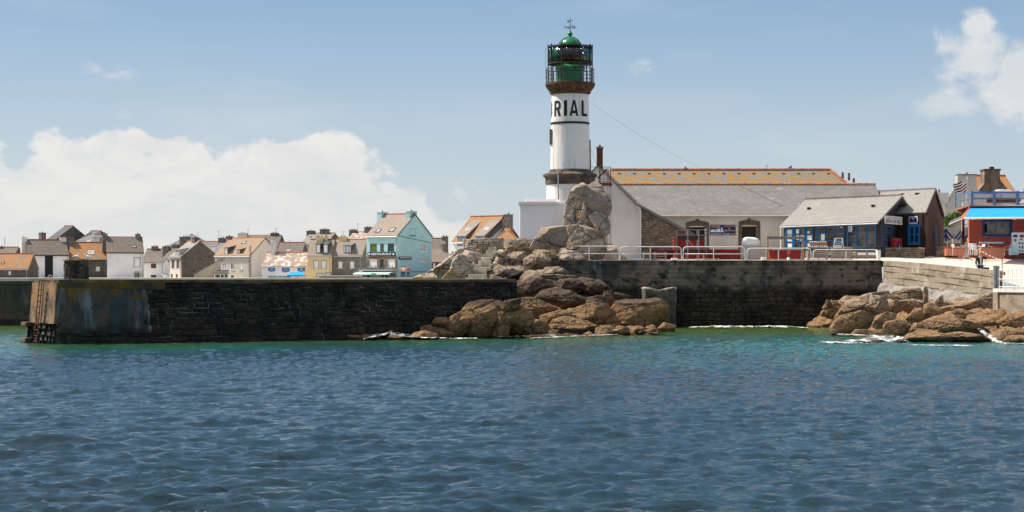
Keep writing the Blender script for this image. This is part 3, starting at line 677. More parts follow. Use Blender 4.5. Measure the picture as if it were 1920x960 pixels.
    for a in (-85, -60, -24, 25, 62, 85, 130, 180, -130):
        a = rad(a); x = LX+rs*math.sin(a)*1.01; y = LY-rs*math.cos(a)*1.01
        mb = MB(); mb.tube([(x, y, z0), (x, y, zs+.1)], .05, 6); mb.build('lantern_post', dark_metal, t, uv=False)
        mb = MB(); mb.lathe(x, y, [(0, zs+.16), (.07, zs+.14), (.07, zs+.04), (0, zs+.02)], 8); mb.build('post_cap', dark_metal, t, uv=False)
    # lantern glazing inside and dome
    mb = MB(); mb.lathe(LX, LY, [(lr(20), lz(118)), (lr(20), lz(86))], 12); mb.build('lantern_glass', glass_dark, t, uv=False)
    dome = [(lr(21.5)*math.cos(a), lz(87)+lr(17.5)*math.sin(a)) for a in [i*math.pi/2/12 for i in range(12)]]
    mb = MB(); mb.lathe(LX, LY, [(lr(20.5), lz(89))]+dome+[(lr(3.5), lz(70)), (lr(3), lz(68))], 48); mb.build('dome', green_paint, t, smooth=True, uv=False)
    for a in (-95, -50, 20, 60, 130, 180):       # thin dome straps
        mb = MB(); mb.tube([(LX+(rr+.012)*math.sin(rad(a)), LY-(rr+.012)*math.cos(rad(a)), z+.012) for rr, z in dome], .018, 5); mb.build('dome_rib', dark_metal, t, uv=False)
    bz = lz(63.5); br = lr(4.7)
    mb = MB(); mb.lathe(LX, LY, [(lr(4), lz(71)), (lr(2.6), lz(69.5)), (lr(2.6), lz(67.8))]+[(br*math.cos(a), bz+br*math.sin(a)) for a in [-1.1+i*2.6/12 for i in range(13)]]+[(.02, bz+br+.02), (.02, bz+br+.1)], 24); mb.build('finial_ball', green_paint, t, smooth=True, uv=False)
    mb = MB(); mb.tube([(LX, LY, lz(60)), (LX, LY, lz(33))], [.04, .02], 6)
    v = t; mb.build('vane_spindle', dark_metal, t, uv=False)
    mb = MB(); q = rad(25)
    for s in (0, 1): a = q+s*math.pi/2; dx, dy = math.cos(a)*.36, math.sin(a)*.36; mb.tube([(LX-dx, LY-dy, lz(51.5)), (LX+dx, LY+dy, lz(51.5))], .015, 5)
    mb.build('compass_arms', dark_metal, t, uv=False)
    for s, ch in enumerate('ENOS'):
        a = q+s*math.pi/2; cx, cy = LX+math.cos(a)*.42, LY+math.sin(a)*.42
        f = lambda aa, o, z, cx=cx, cy=cy: Vector((cx+aa, cy-o, z))
        o = text(ch, f, -.09, .09, lz(53.5), lz(48.5), green_paint if 0 else dark_metal, t, name='compass_letter'); md = o.modifiers.new('s', 'SOLIDIFY'); md.thickness = .03
    mb = MB(); z = lz(39.5); mb.tube([(LX-.16, LY, z-.05), (LX+.16, LY, z+.06)], .012, 5); mb.lathe(LX, LY, [(.035, z-.03), (.035, z+.03)], 6)
    mb.build('vane_arm', dark_metal, t, uv=False)
    mb = MB(); mb.box(LX-.2, LX-.08, LY-.012, LY+.012, z-.10, z+.04); mb.box(LX+.13, LX+.19, LY-.012, LY+.012, z+.03, z+.10); mb.build('vane_tail', green_paint, t, uv=False)
    # whip aerial and pipe, little plaque on the left edge, rusty strip on the right edge
    x, y = LX-lr(46.5), LY-.2
    mb = MB(); mb.tube([(x, y, lz(150)), (x+.02, y, lz(89))], .014, 5); mb.build('whip_aerial', grey_metal, t, uv=False)
    a = rad(-31); r1 = lr(44)+.05; x, y = LX+r1*math.sin(a), LY-r1*math.cos(a)
    r2 = lr(52)+.03
    mb = MB(); mb.tube([(LX+r1*math.sin(a), LY-r1*math.cos(a)-.25, lz(376)), (LX+r1*math.sin(a), LY-r1*math.cos(a)-.25, lz(321)), (LX+lr(37)*math.sin(a)+.2, LY-lr(37)*math.cos(a)-.02, lz(320))], .05, 8); mb.build('drain_pipe', grey_metal, t, uv=False)
    a = rad(-82); r1 = lr(36.8)
    mb = MB(); cx, cy = LX+r1*math.sin(a), LY-r1*math.cos(a); mb.box(cx-.10, cx+.1, cy-.35, cy+.3, lz(271), lz(243)); mb.build('stone_window_surround', stone_wall, t, bevel=.05)
    a = rad(88); mb = MB()
    mb.tube([(LX+(rad_at(z)+.04)*math.sin(a), LY-(rad_at(z)+.04)*math.cos(a), z) for z in (lz(318), lz(290), lz(262))], .05, 6); mb.build('cable_duct', dark_metal, t, uv=False)
    # hairline cracks
    mb = MB()
    for xa, ya, yb in ((-16, 233, 267), (-13.5, 306, 320)):
        pts = []
        for i in range(6):
            y = ya+(yb-ya)*i/5; z = lz(y); rr = rad_at(z)+.004; a = math.asin((xa+.25*math.sin(i*2.))/36); pts.append((LX+rr*math.sin(a), LY-rr*math.cos(a), z))
        mb.tube(pts, .008, 4)
    mb.build('crack', grey_wall, t, uv=False)
lighthouse()

def annex():
    S = 25.75; pl = Plane(975, S, 1068, S); t = thing('lighthouse_annex', 'plain white flat roofed block built against the left foot of the lighthouse', 'annex', tuple(pl.p(0, 4.5)))
    y0 = pl.o.y; z1 = ZZ(383, S); x0 = pl.o.x; x1 = x0+pl.len
    mb = MB(); mb.box(x0, x1+.6, y0, y0+4, 4.2, z1); mb.box(x1-1.0, x1+1.4, y0+.35, y0+4.2, 4.2, z1+.02); mb.build('wall', white_wall, t, uv=False)
    mb = MB(); mb.box(x0-.14, x1-.95, y0-.14, y0+4.1, z1, z1+.20); mb.box(x1-.96, x1+.7, y0+.22, y0+4.1, z1+.03, z1+.20); mb.box(x0+.4, x1+.5, y0+.6, y0+4, z1+.2, z1+.42); mb.build('roof_slab', mat('chipped_white_slab', (.78, .74, .72), [((.22, .09, .06), 2.3, .70, .72)], bump=.01), t, bevel=.015)
    mb = MB(); mb.box(x0-.05, x1, y0-.06, y0+.01, ZZ(454, S), ZZ(450.5, S)); mb.build('plinth', grey_wall, t)
annex()

# ---------------------------------------------------------------- white gabled house right of the lighthouse, with stone extension
def gable_house():
    S = 24.5; pl = Plane(1090, S, 1290, S); X = lambda x: (x-960)/S; Z = lambda y: ZZ(y, S); y0 = F/S
    t = thing('gable_end_house', 'tall white gable end with a long slate verge sloping down over a brown stone extension', 'house', (X(1145), y0, 4.6))
    back = y0+5.6
    # white gable: apex 1121,312
    ax, az = X(1121), Z(312)
    w = [(X(1085), 4.2), (X(1202), 4.2), (X(1202), Z(391)), (X(1197), Z(388)), (ax, az), (X(1085), Z(350))]
    mb = MB(); mb.poly([(x, y0, z) for x, z in w]); mb.poly([(x, back, z) for x, z in reversed(w)])
    mb.poly([(X(1202), y0, 4.2), (X(1202), back, 4.2), (X(1202), back, Z(391)), (X(1202), y0, Z(391))]); mb.build('gable_wall', white_warm, t)
    mb = MB(); yy = y0+.12; e = [(X(1202), 4.2), (X(1290), 4.2), (X(1290), Z(437)), (X(1202), Z(391))]
    mb.poly([(x, yy, z) for x, z in e]); mb.poly([(X(1290), yy, 4.2), (X(1290), back, 4.2), (X(1290), back, Z(437)), (X(1290), yy, Z(437))]); mb.build('extension_wall', stone_brown, t)
    # roof slabs behind the verge
    def sl(xa, za, xb, zb, o, name, m, th=.12, y_a=y0-.12, y_b=back):
        mb = MB(); mb.slab([(xa, y_a, za+o), (xb, y_a, zb+o), (xb, y_b, zb+o), (xa, y_b, za+o)], th); return mb.build(name, m, t)
    verge = mat('pale_slate_verge', (.26, .25, .25), [((.16, .15, .15), 2, .4, .6)], bump=.01)
    sl(ax, az, X(1197), Z(388), .16, 'roof', slate_barn); sl(X(1197), Z(388), X(1300), Z(443), .16, 'lean_to_roof', slate_barn); 
    mb = MB(); mb.slab([(X(1085), y0-.12, Z(350)+.16), (ax, y0-.12, az+.16), (ax, back, az+.16), (X(1085), back, Z(350)+.16)], .12); mb.build('roof', slate_barn, t)
    # stepped verge slates, one by one along the slope
    def verge_run(xa, za, xb, zb, n):
        d = Vector((xb-xa, 0, zb-za)); L_ = d.length; d.normalize(); nn = Vector((-d.z, 0, d.x)); 
        for i in range(n):
            p = Vector((xa, y0-.16, za))+d*(L_*i/n)+nn*.17; q = p+d*(L_/n*1.12)+nn*-.0
            mb = MB(); mb.hexa([p, q, q+Vector((0, .3, 0)), p+Vector((0, .3, 0)), p+nn*.055, q+nn*.02, q+nn*.02+Vector((0, .3, 0)), p+nn*.055+Vector((0, .3, 0))]); mb.build('verge_slate', verge, t, uv=False)
    verge_run(ax, az, X(1197), Z(388), 16); verge_run(X(1197), Z(388), X(1300), Z(443), 14)
    mb = MB(); mb.tube([(X(1201), y0-.07, 4.6), (X(1201), y0-.07, Z(396)), (X(1199), y0-.07, Z(390)), (X(1192), y0-.1, Z(387))], .05, 8); mb.build('drain_pipe', white_paint, t, uv=False)
    mb = MB(); mb.tube([(X(1144.5), y0-.06, 4.6), (X(1144.5), y0-.06, Z(345))], .03, 6); mb.build('corner_pipe', grey_wall, t, uv=False)
    # red brick chimney
    c = thing('brick_chimney', 'slim dark red brick chimney rising above the white gable beside the lighthouse', 'chimney', (X(1125.5), y0+1, Z(330)))
    mb = MB(); x0, x1 = X(1120), X(1131.3); mb.box(x0, x1, y0+.8, y0+1.3, Z(335), Z(277)); mb.build('stack', brick_red, c)
    mb = MB(); mb.box(x0-.05, x1+.05, y0+.75, y0+1.35, Z(277), Z(274)); mb.build('crown', chim_stone, c)
    mb = MB(); mb.box(X(1123.5), X(1128), y0+.95, y0+1.15, Z(274), Z(270)); mb.build('pot', tile_red, c)
gable_house()
def balcony():
    S = 25.0; X = lambda x: (x-960)/S; Z = lambda y: ZZ(y, S); y0 = F/S-.3
    t = thing('rusty_balcony', 'small rusty railed landing between the lighthouse and the white gable', 'balcony', (X(1125), y0, Z(348)))
    mb = MB(); mb.box(X(1108), X(1147.5), y0, y0+1.1, Z(348), Z(343)); mb.build('deck', rust, t)
    ps = []
    for x, yy in ((1107.5, y0), (1125, y0), (1132, y0), (1138, y0), (1141, y0), (1144.2, y0), (1145, y0+1.0), (1125, y0+1.0), (1108, y0+1)):
        mb = MB(); mb.tube([(X(x), yy+.03, Z(343)), (X(x), yy+.03, Z(313.5))], .03 if x in (1144.2, 1125) else .018, 6); mb.build('post', dark_metal, t, uv=False)
    for y in (313.5, 321, 336, 341):
        mb = MB(); mb.tube([(X(1120 if y != 313.5 else 1106), y0+.03, Z(y)), (X(1144.2), y0+.03, Z(y)), (X(1145), y0+1.03, Z(y))], .02, 6); mb.build('rail', dark_metal, t, uv=False)
    for q in (0, .9):
        mb = MB(); mb.tube([(X(1120+q*2), y0+q, Z(334)), (X(1138+q*2), y0+q, Z(316))], .04, 6); mb.build('stair_handrail', dark_metal, t, uv=False)
    for x in (1131, 1139, 1144):
        mb = MB(); mb.box(X(x)-.05, X(x)+.05, y0+.3, y0+.4, 4.6, Z(348)); mb.build('support_post', chim_white, t)
balcony()

# ---------------------------------------------------------------- long white barn
def ridge_tiles(t, a, b, n, m, name='ridge_tile', r=.16):
    a = Vector(a); b = Vector(b); d = (b-a)/n; L_ = d.length; dn = d.normalized(); side = Vector((dn.y, -dn.x, 0)).normalized(); up = side.cross(dn); up = up if up.z > 0 else -up
    me = bpy.data.meshes.new(name); vs = []; K = 5
    for x, rr in ((0, r), (.10, r*1.22), (.12, r), (1.0, r*.93)):
        vs += [(x, rr*math.cos(math.pi*k/K), rr*math.sin(math.pi*k/K)*.85) for k in range(K+1)]
    fs = [(i*(K+1)+k, (i+1)*(K+1)+k, (i+1)*(K+1)+k+1, i*(K+1)+k+1) for i in range(3) for k in range(K)]+[tuple(range(K+1))]
    me.from_pydata(vs, [], fs); me.materials.append(m); inv = WM[t].inverted()
    for i in range(n):
        p = a+d*i; M = Matrix(((dn.x*L_, side.x, up.x, p.x), (dn.y*L_, side.y, up.y, p.y), (dn.z*L_, side.z, up.z, p.z), (0, 0, 0, 1)))
        o = bpy.data.objects.new(name, me); COL.objects.link(o); o.parent = t; o.matrix_basis = inv @ M
def barn():
    S = 23.4; pl = Plane(1190, S, 1560, S); y0 = F/S; X = lambda x, s=S: (x-960)/s; Z = lambda y, s=S: ZZ(y, s)
    t = thing('long_white_barn', 'long white building with grey slate roof and orange ridge behind the red skips', 'building', (X(1190), y0, 4.6))
    f = pl.f(); ze = Z(403); holes = []
    doors = [(1293, 1322.5, 423.5), (1391.5, 1418.5, 422)]
    for xa, xb, yt in doors: holes.append((pl.uv(xa, 0)[0], 4.6, pl.uv(xb, 0)[0], Z(yt)))
    mb = MB(); facade(mb, f, -1, pl.uv(1560, 0)[0], 4.4, ze, holes, .35); xr = pl.uv(1560, 0)[0]
    mb.poly([f(xr, 0, 4.4), f(xr, -8, 4.4), f(xr, -8, ze), f(xr, 0, ze)]); mb.build('wall', mat('barn_render', (.66, .60, .54), [((.50, .44, .38), .45, .42, .7), ((.30, .25, .20), 1.4, .56, .8, (1, 1, .35), None, .6)], bump=.012), t)
    frame = mat('brown_stone_surround', (.135, .10, .078), [((.08, .06, .05), 2, .45, .65)], bump=.02)
    for xa, xb, yt in doors:
        a, b = pl.uv(xa, 0)[0], pl.uv(xb, 0)[0]; zt = Z(yt); w = .30; mb = MB()
        mb.box(a-w, a-.002, -.1, .05, 4.4, zt, f=f); mb.box(b+.002, b+w, -.1, .05, 4.4, zt, f=f); mb.build('door_surround', frame, t)
        # arched head from stones
        n = 7
        for k in range(n):
            u0, u1 = k/n, (k+1)/n-.006; arc = lambda u: zt+.26+.16*math.sin(math.pi*u)
            x0, x1 = a-w+(b-a+2*w)*u0, a-w+(b-a+2*w)*u1; top0, top1 = arc(u0), arc(u1)
            if k == 3: top0 += .12; top1 += .12
            mb = MB(); mb.hexa([f(x0, .052, zt+.004), f(x1, .052, zt+.004), f(x1, -.1, zt+.004), f(x0, -.1, zt+.004), f(x0, .052, top0), f(x1, .052, top1), f(x1, -.1, top1), f(x0, -.1, top0)]); mb.build('arch_stone', frame, t)
        dm = mat('dark_interior_door', (.018, .016, .015), rough=.6)
        mb = MB(); mb.box(a, b, -.42, -.36, 4.5, zt, f=f); mb.build('door', dm, t)
        mb = MB(); mb.box(a, b, -.34, -.30, zt-.10, zt, f=f); mb.build('lintel', cream_wall, t)
    # roof
    S2 = F/(y0+5.2); zr = ZZ(346, S2); xl, xr1, xr0 = X(1100), X(1642, S2), X(1660)
    mb = MB(); mb.slab([(xl, y0-.30, ze-.05), (xr0, y0-.30, ze-.05), (xr1, y0+5.2, zr), (xl, y0+5.2, zr)], .14); mb.build('roof', slate_barn, t)
    mb = MB(); mb.slab([(xl, y0+5.2, zr), (xr1, y0+5.2, zr), (xr0, y0+10.5, ze), (xl, y0+10.5, ze)], .14); mb.build('rear_roof', slate_barn, t)
    mb = MB(); mb.slab([(xr0, y0-.3, ze-.05), (xr0, y0+10.5, ze), (xr1, y0+5.2, zr)], .12); mb.build('hip_roof', slate_grey, t)
    mb = MB(); mb.tube([(xl+3, y0-.36, ze-.10), (xr0, y0-.36, ze-.10)], .06, 8); mb.build('gutter', grey_wall, t)
    ridge_tiles(t, (X(1146, S2), y0+5.2, zr+.02), (xr1, y0+5.2, zr+.02), 46, tile_orange, r=.15)
    # faded old roof line: lead flashing that climbs the slope
    mb = MB(); f0 = P(1400, 352, S2*1.0); 
    def onroof(x, y):
        # intersect the pixel ray with the roof slope
        s = (zr-ze+.05)/5.5; k = (x-960)/F; q = -(y-YH)/F; D = (ze-.05-s*(y0-.3)-EYE)/(q-s); return Vector((k*D, D, EYE+q*D))
    mb.tube([onroof(1386, 348)+Vector((0, -.02, .03)), onroof(1470, 388)+Vector((0, -.02, .03))], .012, 4); mb.build('roof_cable', dark_metal, t)
    for x, y in ((1430, 360), (1540, 380)): pass
    # sign board
    s = thing('visit_sign', 'blue lifeboat station sign with yellow lettering on the white building', 'sign', tuple(f(0, 0, 0)))
    a0, z0 = pl.uv(1331.2, 441); a1, z1 = pl.uv(1379.2, 421.8)
    blue = paint('deep_blue_board', (.006, .016, .13)); yel = paint('yellow_lettering', (.72, .38, .09)); whi = paint('white_lettering', (.75, .75, .78)); 
    mb = MB(); mb.box(a0, a1, .0, .05, z0, z1, f=f); mb.build('board', blue, s)
    U = lambda u: a0+(a1-a0)*u; V_ = lambda v: z0+(z1-z0)*v
    text('VISITEZ', f, U(.03), U(.41), V_(.74), V_(.95), yel, s, .062, .02); text('LA STATION', f, U(.54), U(.97), V_(.82), V_(.95), yel, s, .062, .02)
    text('DE', f, U(.71), U(.79), V_(.60), V_(.72), yel, s, .062, .02); text('SAUVETAGE', f, U(.54), U(.97), V_(.38), V_(.52), yel, s, .062, .02)
    text('EXPOSITION \u2022 ENTR\u00c9E', f, U(.04), U(.77), V_(.05), V_(.20), whi, s, .062, .02)
    mb = MB(); mb.poly([f(U(u), .062, V_(v)) for u, v in ((.02, .30), (.60, .30), (.50, .37), (.30, .40), (.02, .40))]); mb.poly([f(U(u), .062, V_(v)) for u, v in ((.03, .401), (.15, .401), (.14, .53), (.09, .58), (.03, .5))]); mb.poly([f(U(u), .062, V_(v)) for u, v in ((.27, .401), (.40, .401), (.40, .62), (.27, .62))]); mb.poly([f(U(u), .062, V_(v)) for u, v in ((.43, .401), (.50, .401), (.485, .75), (.445, .75))]); mb.poly([f(U(u), .062, V_(v)) for u, v in ((.16, .401), (.255, .401), (.25, .55), (.21, .60), (.165, .55))]); mb.build('drawing', whi, s, uv=False)
    mb = MB(); mb.poly([f(U(u), .068, V_(v)) for u, v in ((.175, .43), (.24, .43), (.24, .53), (.175, .53))]); mb.build('green_dome', green_paint, s, uv=False)
    mb = MB(); mb.poly([f(U(u), .062, V_(v)) for u, v in ((.80, .10), (.91, .10), (.91, .16), (.80, .16))]); mb.poly([f(U(u), .062, V_(v)) for u, v in ((.915, .04), (.975, .13), (.915, .22))]); mb.build('arrow', paint('arrow_yellow', (.75, .45, .02)), s, uv=False)
    # the bigger, older roof behind
    S3 = 21.2; S4 = 20.6; y1 = F/S3; y2 = F/S4
    b = thing('rear_lichen_roof_building', 'large building behind with an old slate roof covered in orange lichen and a red ridge', 'building', (X(1146, S3), y1, 4.6))
    za = ZZ(360, S3); zb = ZZ(318.5, S4); xa = X(1060, S3); xb0 = X(1618, S3); xb1 = X(1556, S4)
    yb = y1+1.; 
    mb = MB(); mb.slab([(xa, y1-1, za-1.4), (xb0+1, y1-1, za-1.4), (xb1, y2, zb), (xa, y2, zb)], .15); mb.build('roof', slate_big, b)
    mb = MB(); mb.slab([(xb0+1, y1-1, za-1.4), (xb0+1, y2+6, za-1.4), (xb1, y2, zb)], .15); mb.build('hip_roof', slate_grey, b)
    mb = MB(); mb.box(xa, xb0, y1-.5, y1+10, 4.4, za-1.6); mb.build('wall', grey_wall, b)
    ridge_tiles(b, (X(1146, S4), y2, zb+.02), (xb1, y2, zb+.02), 52, tile_red, r=.15)
    hipe = Vector((xb0+1, y1-1, za-1.35)); hp = Vector((xb1, y2, zb+.03)); ridge_tiles(b, tuple(hp), tuple(hipe), 9, tile_red, r=.13)
    # roof vents in a row
    for k, x in enumerate(range(1161, 1570, 28)):
        s = (zb-za+1.4)/(y2-y1+1); kk = (x-960)/F; q = -(325.5-YH)/F; D = (za-1.4-s*(y1-1)-EYE)/(q-s); p = Vector((kk*D, D, EYE+q*D))
        mb = MB(); mb.box(p.x-.11, p.x+.11, p.y-.12, p.y+.15, p.z-.02, p.z+.05); mb.build('roof_vent', slate_dark, b)
    for x, h in ((1284.5, .2), (1287.5, .12)):
        mb = MB(); mb.box(X(x, S4)-.05, X(x, S4)+.05, y2-.1, y2+.1, zb, zb+h+.1); mb.build('vent_pot', tile_red, b)
    for x, y in ((1584, 322), (1596, 323), (1605, 333), (1646, 350)):
        mb = MB(); mb.box(X(x, S4)-.08, X(x, S4)+.08, y2+1, y2+1.3, ZZ(y+14, S4), ZZ(y, S4)); mb.build('chimney_pot', tile_brown, b)
    # aerial and small blue flag at the ridge
    mb = MB(); x = X(1438, S4); mb.tube([(x, y2, zb), (x, y2, ZZ(310, S4))], .02, 5); mb.tube([(x-.15, y2, ZZ(311, S4)), (x+.1, y2, ZZ(310, S4))], .015, 5); tag(mb.build('roof_aerial', dark_metal, None), 'small bent aerial on the red ridge of the lichen roof', 'aerial')
    mb = MB(); x = X(1484, S4); mb.tube([(x, y2, zb), (x, y2, ZZ(309, S4))], .02, 5); tg = thing('blue_pennant', 'small blue flag tip just showing over the red ridge', 'flag', (x, y2, zb)); mb.build('pole', dark_metal, tg)
    mb = MB(); mb.slab([(x, y2-.01, ZZ(310, S4)), (x-.4, y2+.05, ZZ(316, S4)), (x-.1, y2+.02, ZZ(317, S4)), (x, y2-.01, ZZ(316.5, S4))], .01); mb.build('cloth', blue_bright, tg)
barn()
# ---------------------------------------------------------------- ground behind the quay and the village ground
QS = 26.9; QY = F/QS; QZ = ZZ(488, QS)            # quay front at y=133.8, top at z=4.6
def Xq(x): return (x-960)/QS
asphalt = mat('pale_quay_concrete', (.60, .54, .45), [((.48, .42, .35), .35, .42, .68), ((.58, .52, .44), .9, .5, .7)], bump=.01)
plaza_m = mat('pale_pink_slip_concrete', (.64, .55, .45), [((.54, .46, .38), .35, .42, .7), ((.44, .38, .32), 1.6, .6, .8, None, None, .5)], bump=.01, bscale=4)
def grounds():
    mb = MB(); y1 = 900.
    E = [(-2.2, 134.2, QZ-.01), (-5, 200, QZ+.1), (-7.5, 258, QZ+.2), (-14, 300, 3.31)]
    mb.poly([(-2.2, 134.2, QZ-.01), (Xq(1655), 134.2, QZ-.01), (Xq(1655), 152, QZ+.35), (-2.9, 152, QZ+.35)])
    mb.poly([(-2.9, 152, QZ+.35), (Xq(1655), 152, QZ+.35), (Xq(1655)+12, y1, QZ+.6), (-14, y1, QZ+.6), (-7.5, 258, QZ+.35)])
    mb.poly([(-2.2, 134.2, -1), (-2.2, 134.2, QZ-.01), (-2.9, 152, QZ+.35), (-7.5, 258, QZ+.35), (-7.5, 258, -1)])
    tag(mb.build('quay_ground', asphalt), kind='structure')
    sand = mat('village_ground', (.58, .52, .43), [((.30, .26, .20), .2, .45, .65)], bump=.02, bscale=1)
    mb = MB(); mb.poly([(-190, 262, 3.25), (-7.6, 262, 3.25), (-14.1, 900, 3.25), (-190, 900, 3.25)]); mb.poly([(-190, 262, -.5), (-7.6, 262, -.5), (-7.6, 262, 3.25), (-190, 262, 3.25)])
    tag(mb.build('village_ground', sand), kind='structure')
    # slipway plaza at the right: ruled between the back line and the ramp wall top
    back = [(1600, 480, 24.0), (1700, 480, 24.0), (1760, 480, 23.8), (1850, 480, 23.6), (1940, 480, 23.4), (2200, 480, 23)]
    front = [(1600, 488.6, 26.9), (1656, 489, 26.85), (1760, 504.5, 28.3), (1862, 523, 29.8), (1940, 543, 31.3), (2200, 560, 33)]
    mb = MB(); n = 12; vs = []
    for (a, b) in zip(back, front):
        A = P(*a); B = P(*b)
        for i in range(n+1):
            t = i/n; p = A.lerp(B, t); vs.append(p)
    m = n+1; fs = [(i*m+j, i*m+j+1, (i+1)*m+j+1, (i+1)*m+j) for i in range(len(back)-1) for j in range(n)]
    mb.add(vs, fs)
    far = [Vector((P(*a).x*1.9, 400, 5.4)) for a in back]
    for i in range(len(back)-1): mb.poly([P(*back[i]), P(*back[i+1]), far[i+1], far[i]])
    tag(mb.build('slipway', plaza_m), kind='structure')
grounds()

# ---------------------------------------------------------------- quay wall
def quay():
    x0, x1 = Xq(985), Xq(1653); t = thing('quay_wall', 'long quay wall with board marked concrete above and dark stones below, under the white railings', 'wall', (x0, QY, 0))
    bt = lambda z: .26*(1-z/QZ)
    f = lambda a, o, z: Vector((a, QY-o-bt(z), z))
    qm = mat('board_marked_concrete', (.165, .135, .10), [((.055, .050, .044), .55, .42, .60), ((.018, .018, .018), 1.1, .52, .64, (1, 1, 1.6)), ((.21, .22, .22), 1.2, .57, .70, (1, 1, .28), None, .7), ((.012, .012, .012), 1.6, .42, .62, None, (4.15, 4.5, .5), .8), ((.02, .016, .013), 1, .3, .5, (1, 1, 1), (3.1, 2.5, .9))], bump=.035, bscale=5, rough=.9)
    mb = MB(); mb.box(x0, x1-.03, -3, -.06, -1.5, QZ-.02, f=f); mb.build('core', mat('quay_mortar', (.060, .050, .040), [((.024, .020, .017), .5, .42, .58)], bump=.02), t, uv=False)
    # shuttering lifts, one board mark after another
    z = QZ; i = 0; r = random.Random(9)
    while z > 2.55:
        h = .30+r.uniform(-.02, .03); xx = x0
        while xx < x1:
            w = r.uniform(5, 9); b = min(xx+w, x1)
            mb = MB(); o = r.uniform(-.008, .012); mb.box(xx, b-.012, -.08, .012+o, z-h+.022, z-(0 if i else 0), f=f); mb.build('concrete_lift', qm, t, uv=False); xx += w
        z -= h; i += 1
    zl = z+.02
    # thin coping and weep holes
    for x in (1339, 1464, 1579):
        mb = MB(); a = Xq(x); mb.box(a-.09, a+.09, .0, .03, ZZ(519, QS), ZZ(514.5, QS), f=f); mb.build('weep_hole', black_paint, t, uv=False)
    rows = []; z = -.25
    while z < zl:
        h = R.uniform(.27, .36); rows.append((z, min(z+h, zl))); z += h
    lay_stones(t, f, rows, Xq(1225), x1+.05, .34, .85, BL_Q, 21)
    # return face at the right end
    mb = MB(); mb.poly([(x1, QY-.02, QZ), (x1+.12, QY-.26, 0), (x1+.12, QY-.26, -1), (x1+.12, QY+3, -1), (x1, QY+3, QZ)]); mb.build('return_face', qm, t, uv=False)
    # broken concrete block in front
    b = thing('broken_concrete_block', 'broken square concrete block with a pale crusted top against the quay wall', 'concrete block', tuple(P(1238, 600, 27.6)))
    bm = mat('crusted_block', (.10, .088, .072), [((.035, .032, .028), 1.5, .42, .62), ((.60, .54, .45), 2.4, .3, .55, None, (2.55, 2.85, .35)), ((.16, .18, .17), 1.6, .56, .7, (1, 1, .3))], bump=.08, bscale=4)
    S = 27.6; X = lambda x: (x-960)/S; y0 = F/S; nx, nz = 24, 30; vs = []
    zt = lambda u: ZZ(539+5*math.exp(-((u-.5)/.28)**2), S)
    bmh = bmesh.new(); bmesh.ops.create_cube(bmh, size=1); bmesh.ops.subdivide_edges(bmh, edges=bmh.edges, cuts=22, use_grid_fill=True)
    arr = np.array([v.co[:] for v in bmh.verts]); nn = fbm(arr*3.2+5, 4, 3)
    for v, n_ in zip(bmh.verts, nn):
        u = v.co.x+.5; w = v.co.z+.5; taper = 1-.0*w; top = zt(u); zb = -.3
        z = zb+(top-zb)*w; xx = X(1209)+(X(1268)-X(1209))*u; yy = y0-.1+(v.co.y+.5)*3.0
        ln = math.sqrt((v.co.x*2)**6+(v.co.y*2)**6+(v.co.z*2)**6)**(1/3)
        v.co = Vector((xx+n_*.10*(1 if u > .5 else -1), yy+n_*.10-.14*(1-w), z+n_*.07))
    me = bpy.data.meshes.new('block'); bmh.to_mesh(me); bmh.free(); me.materials.append(bm); me.polygons.foreach_set('use_smooth', [True]*len(me.polygons))
    o = bpy.data.objects.new('block', me); COL.objects.link(o); o.parent = b; o.matrix_basis = WM[b].inverted()
quay()

# ---------------------------------------------------------------- rocks
def rock_mat(name, lo_c, mid_c, hi_c, light, lichen=None, ck=.55):
    """wet orange-brown foot, black-brown splash zone, pale granite above"""
    ly = [(tuple(x*.62 for x in hi_c), .8, .44, .64), (light, 1.3, .54, .70, None, None, .8), (tuple(x*.5 for x in hi_c), 5, .54, .70, None, None, .75), (tuple(x*1.25 for x in light), 11, .60, .74, None, None, .6)]
    if lichen: ly.append((lichen, 1.6, .56, .68, None, None, .7))
    ly += [(mid_c, 1.2, .10, .42, None, (4.0, 3.1, 1.6), .9), (tuple(x*.5 for x in mid_c), 1.7, .50, .64, None, (3.8, 2.8, 1.2), .8), (lo_c, 1.5, .2, .45, None, (2.1, 1.5, 1.2), .9), (tuple(x*.45 for x in lo_c), 3.2, .5, .66, None, (1.2, .8, .6), .8), ((.022, .018, .012), 2, .2, .4, None, (.22, .05, .15), .9)]
    return mat(name, hi_c, ly, rough=.9, bump=.12, bscale=5.5, spec=.2, cracks=ck)
rk_main = rock_mat('granite_centre', (.25, .148, .072), (.070, .044, .030), (.29, .225, .16), (.46, .37, .275))
rk_top = rock_mat('granite_pale', (.26, .17, .09), (.20, .14, .09), (.37, .30, .245), (.52, .44, .36), (.42, .27, .12), .22)
rk_right = rock_mat('granite_right', (.25, .145, .07), (.30, .215, .145), (.40, .32, .24), (.56, .47, .37))
_ico = {}
def ico(n):
    if n not in _ico:
        b = bmesh.new(); bmesh.ops.create_icosphere(b, subdivisions=n, radius=1); b.verts.ensure_lookup_table()
        _ico[n] = (np.array([v.co[:] for v in b.verts]), [tuple(v.index for v in f.verts) for f in b.faces]); b.free()
    return _ico[n]
def cells(q, k, rg, box, st=(1, 1, 1)):
    """nearest and second nearest of k scattered seeds: (F2-F1 gap, nearest index)"""
    sp = rg.uniform(-1, 1, size=(k, 3))*box; st = np.array(st)
    d = np.sqrt((((q[:, None, :]-sp[None])*st)**2).sum(2)); o = np.argpartition(d, 1, axis=1)[:, :2]
    dd = np.take_along_axis(d, o, 1); sw = dd[:, 0] > dd[:, 1]
    f1 = dd.min(1); f2 = dd.max(1); return f2-f1, np.where(sw, o[:, 1], o[:, 0])
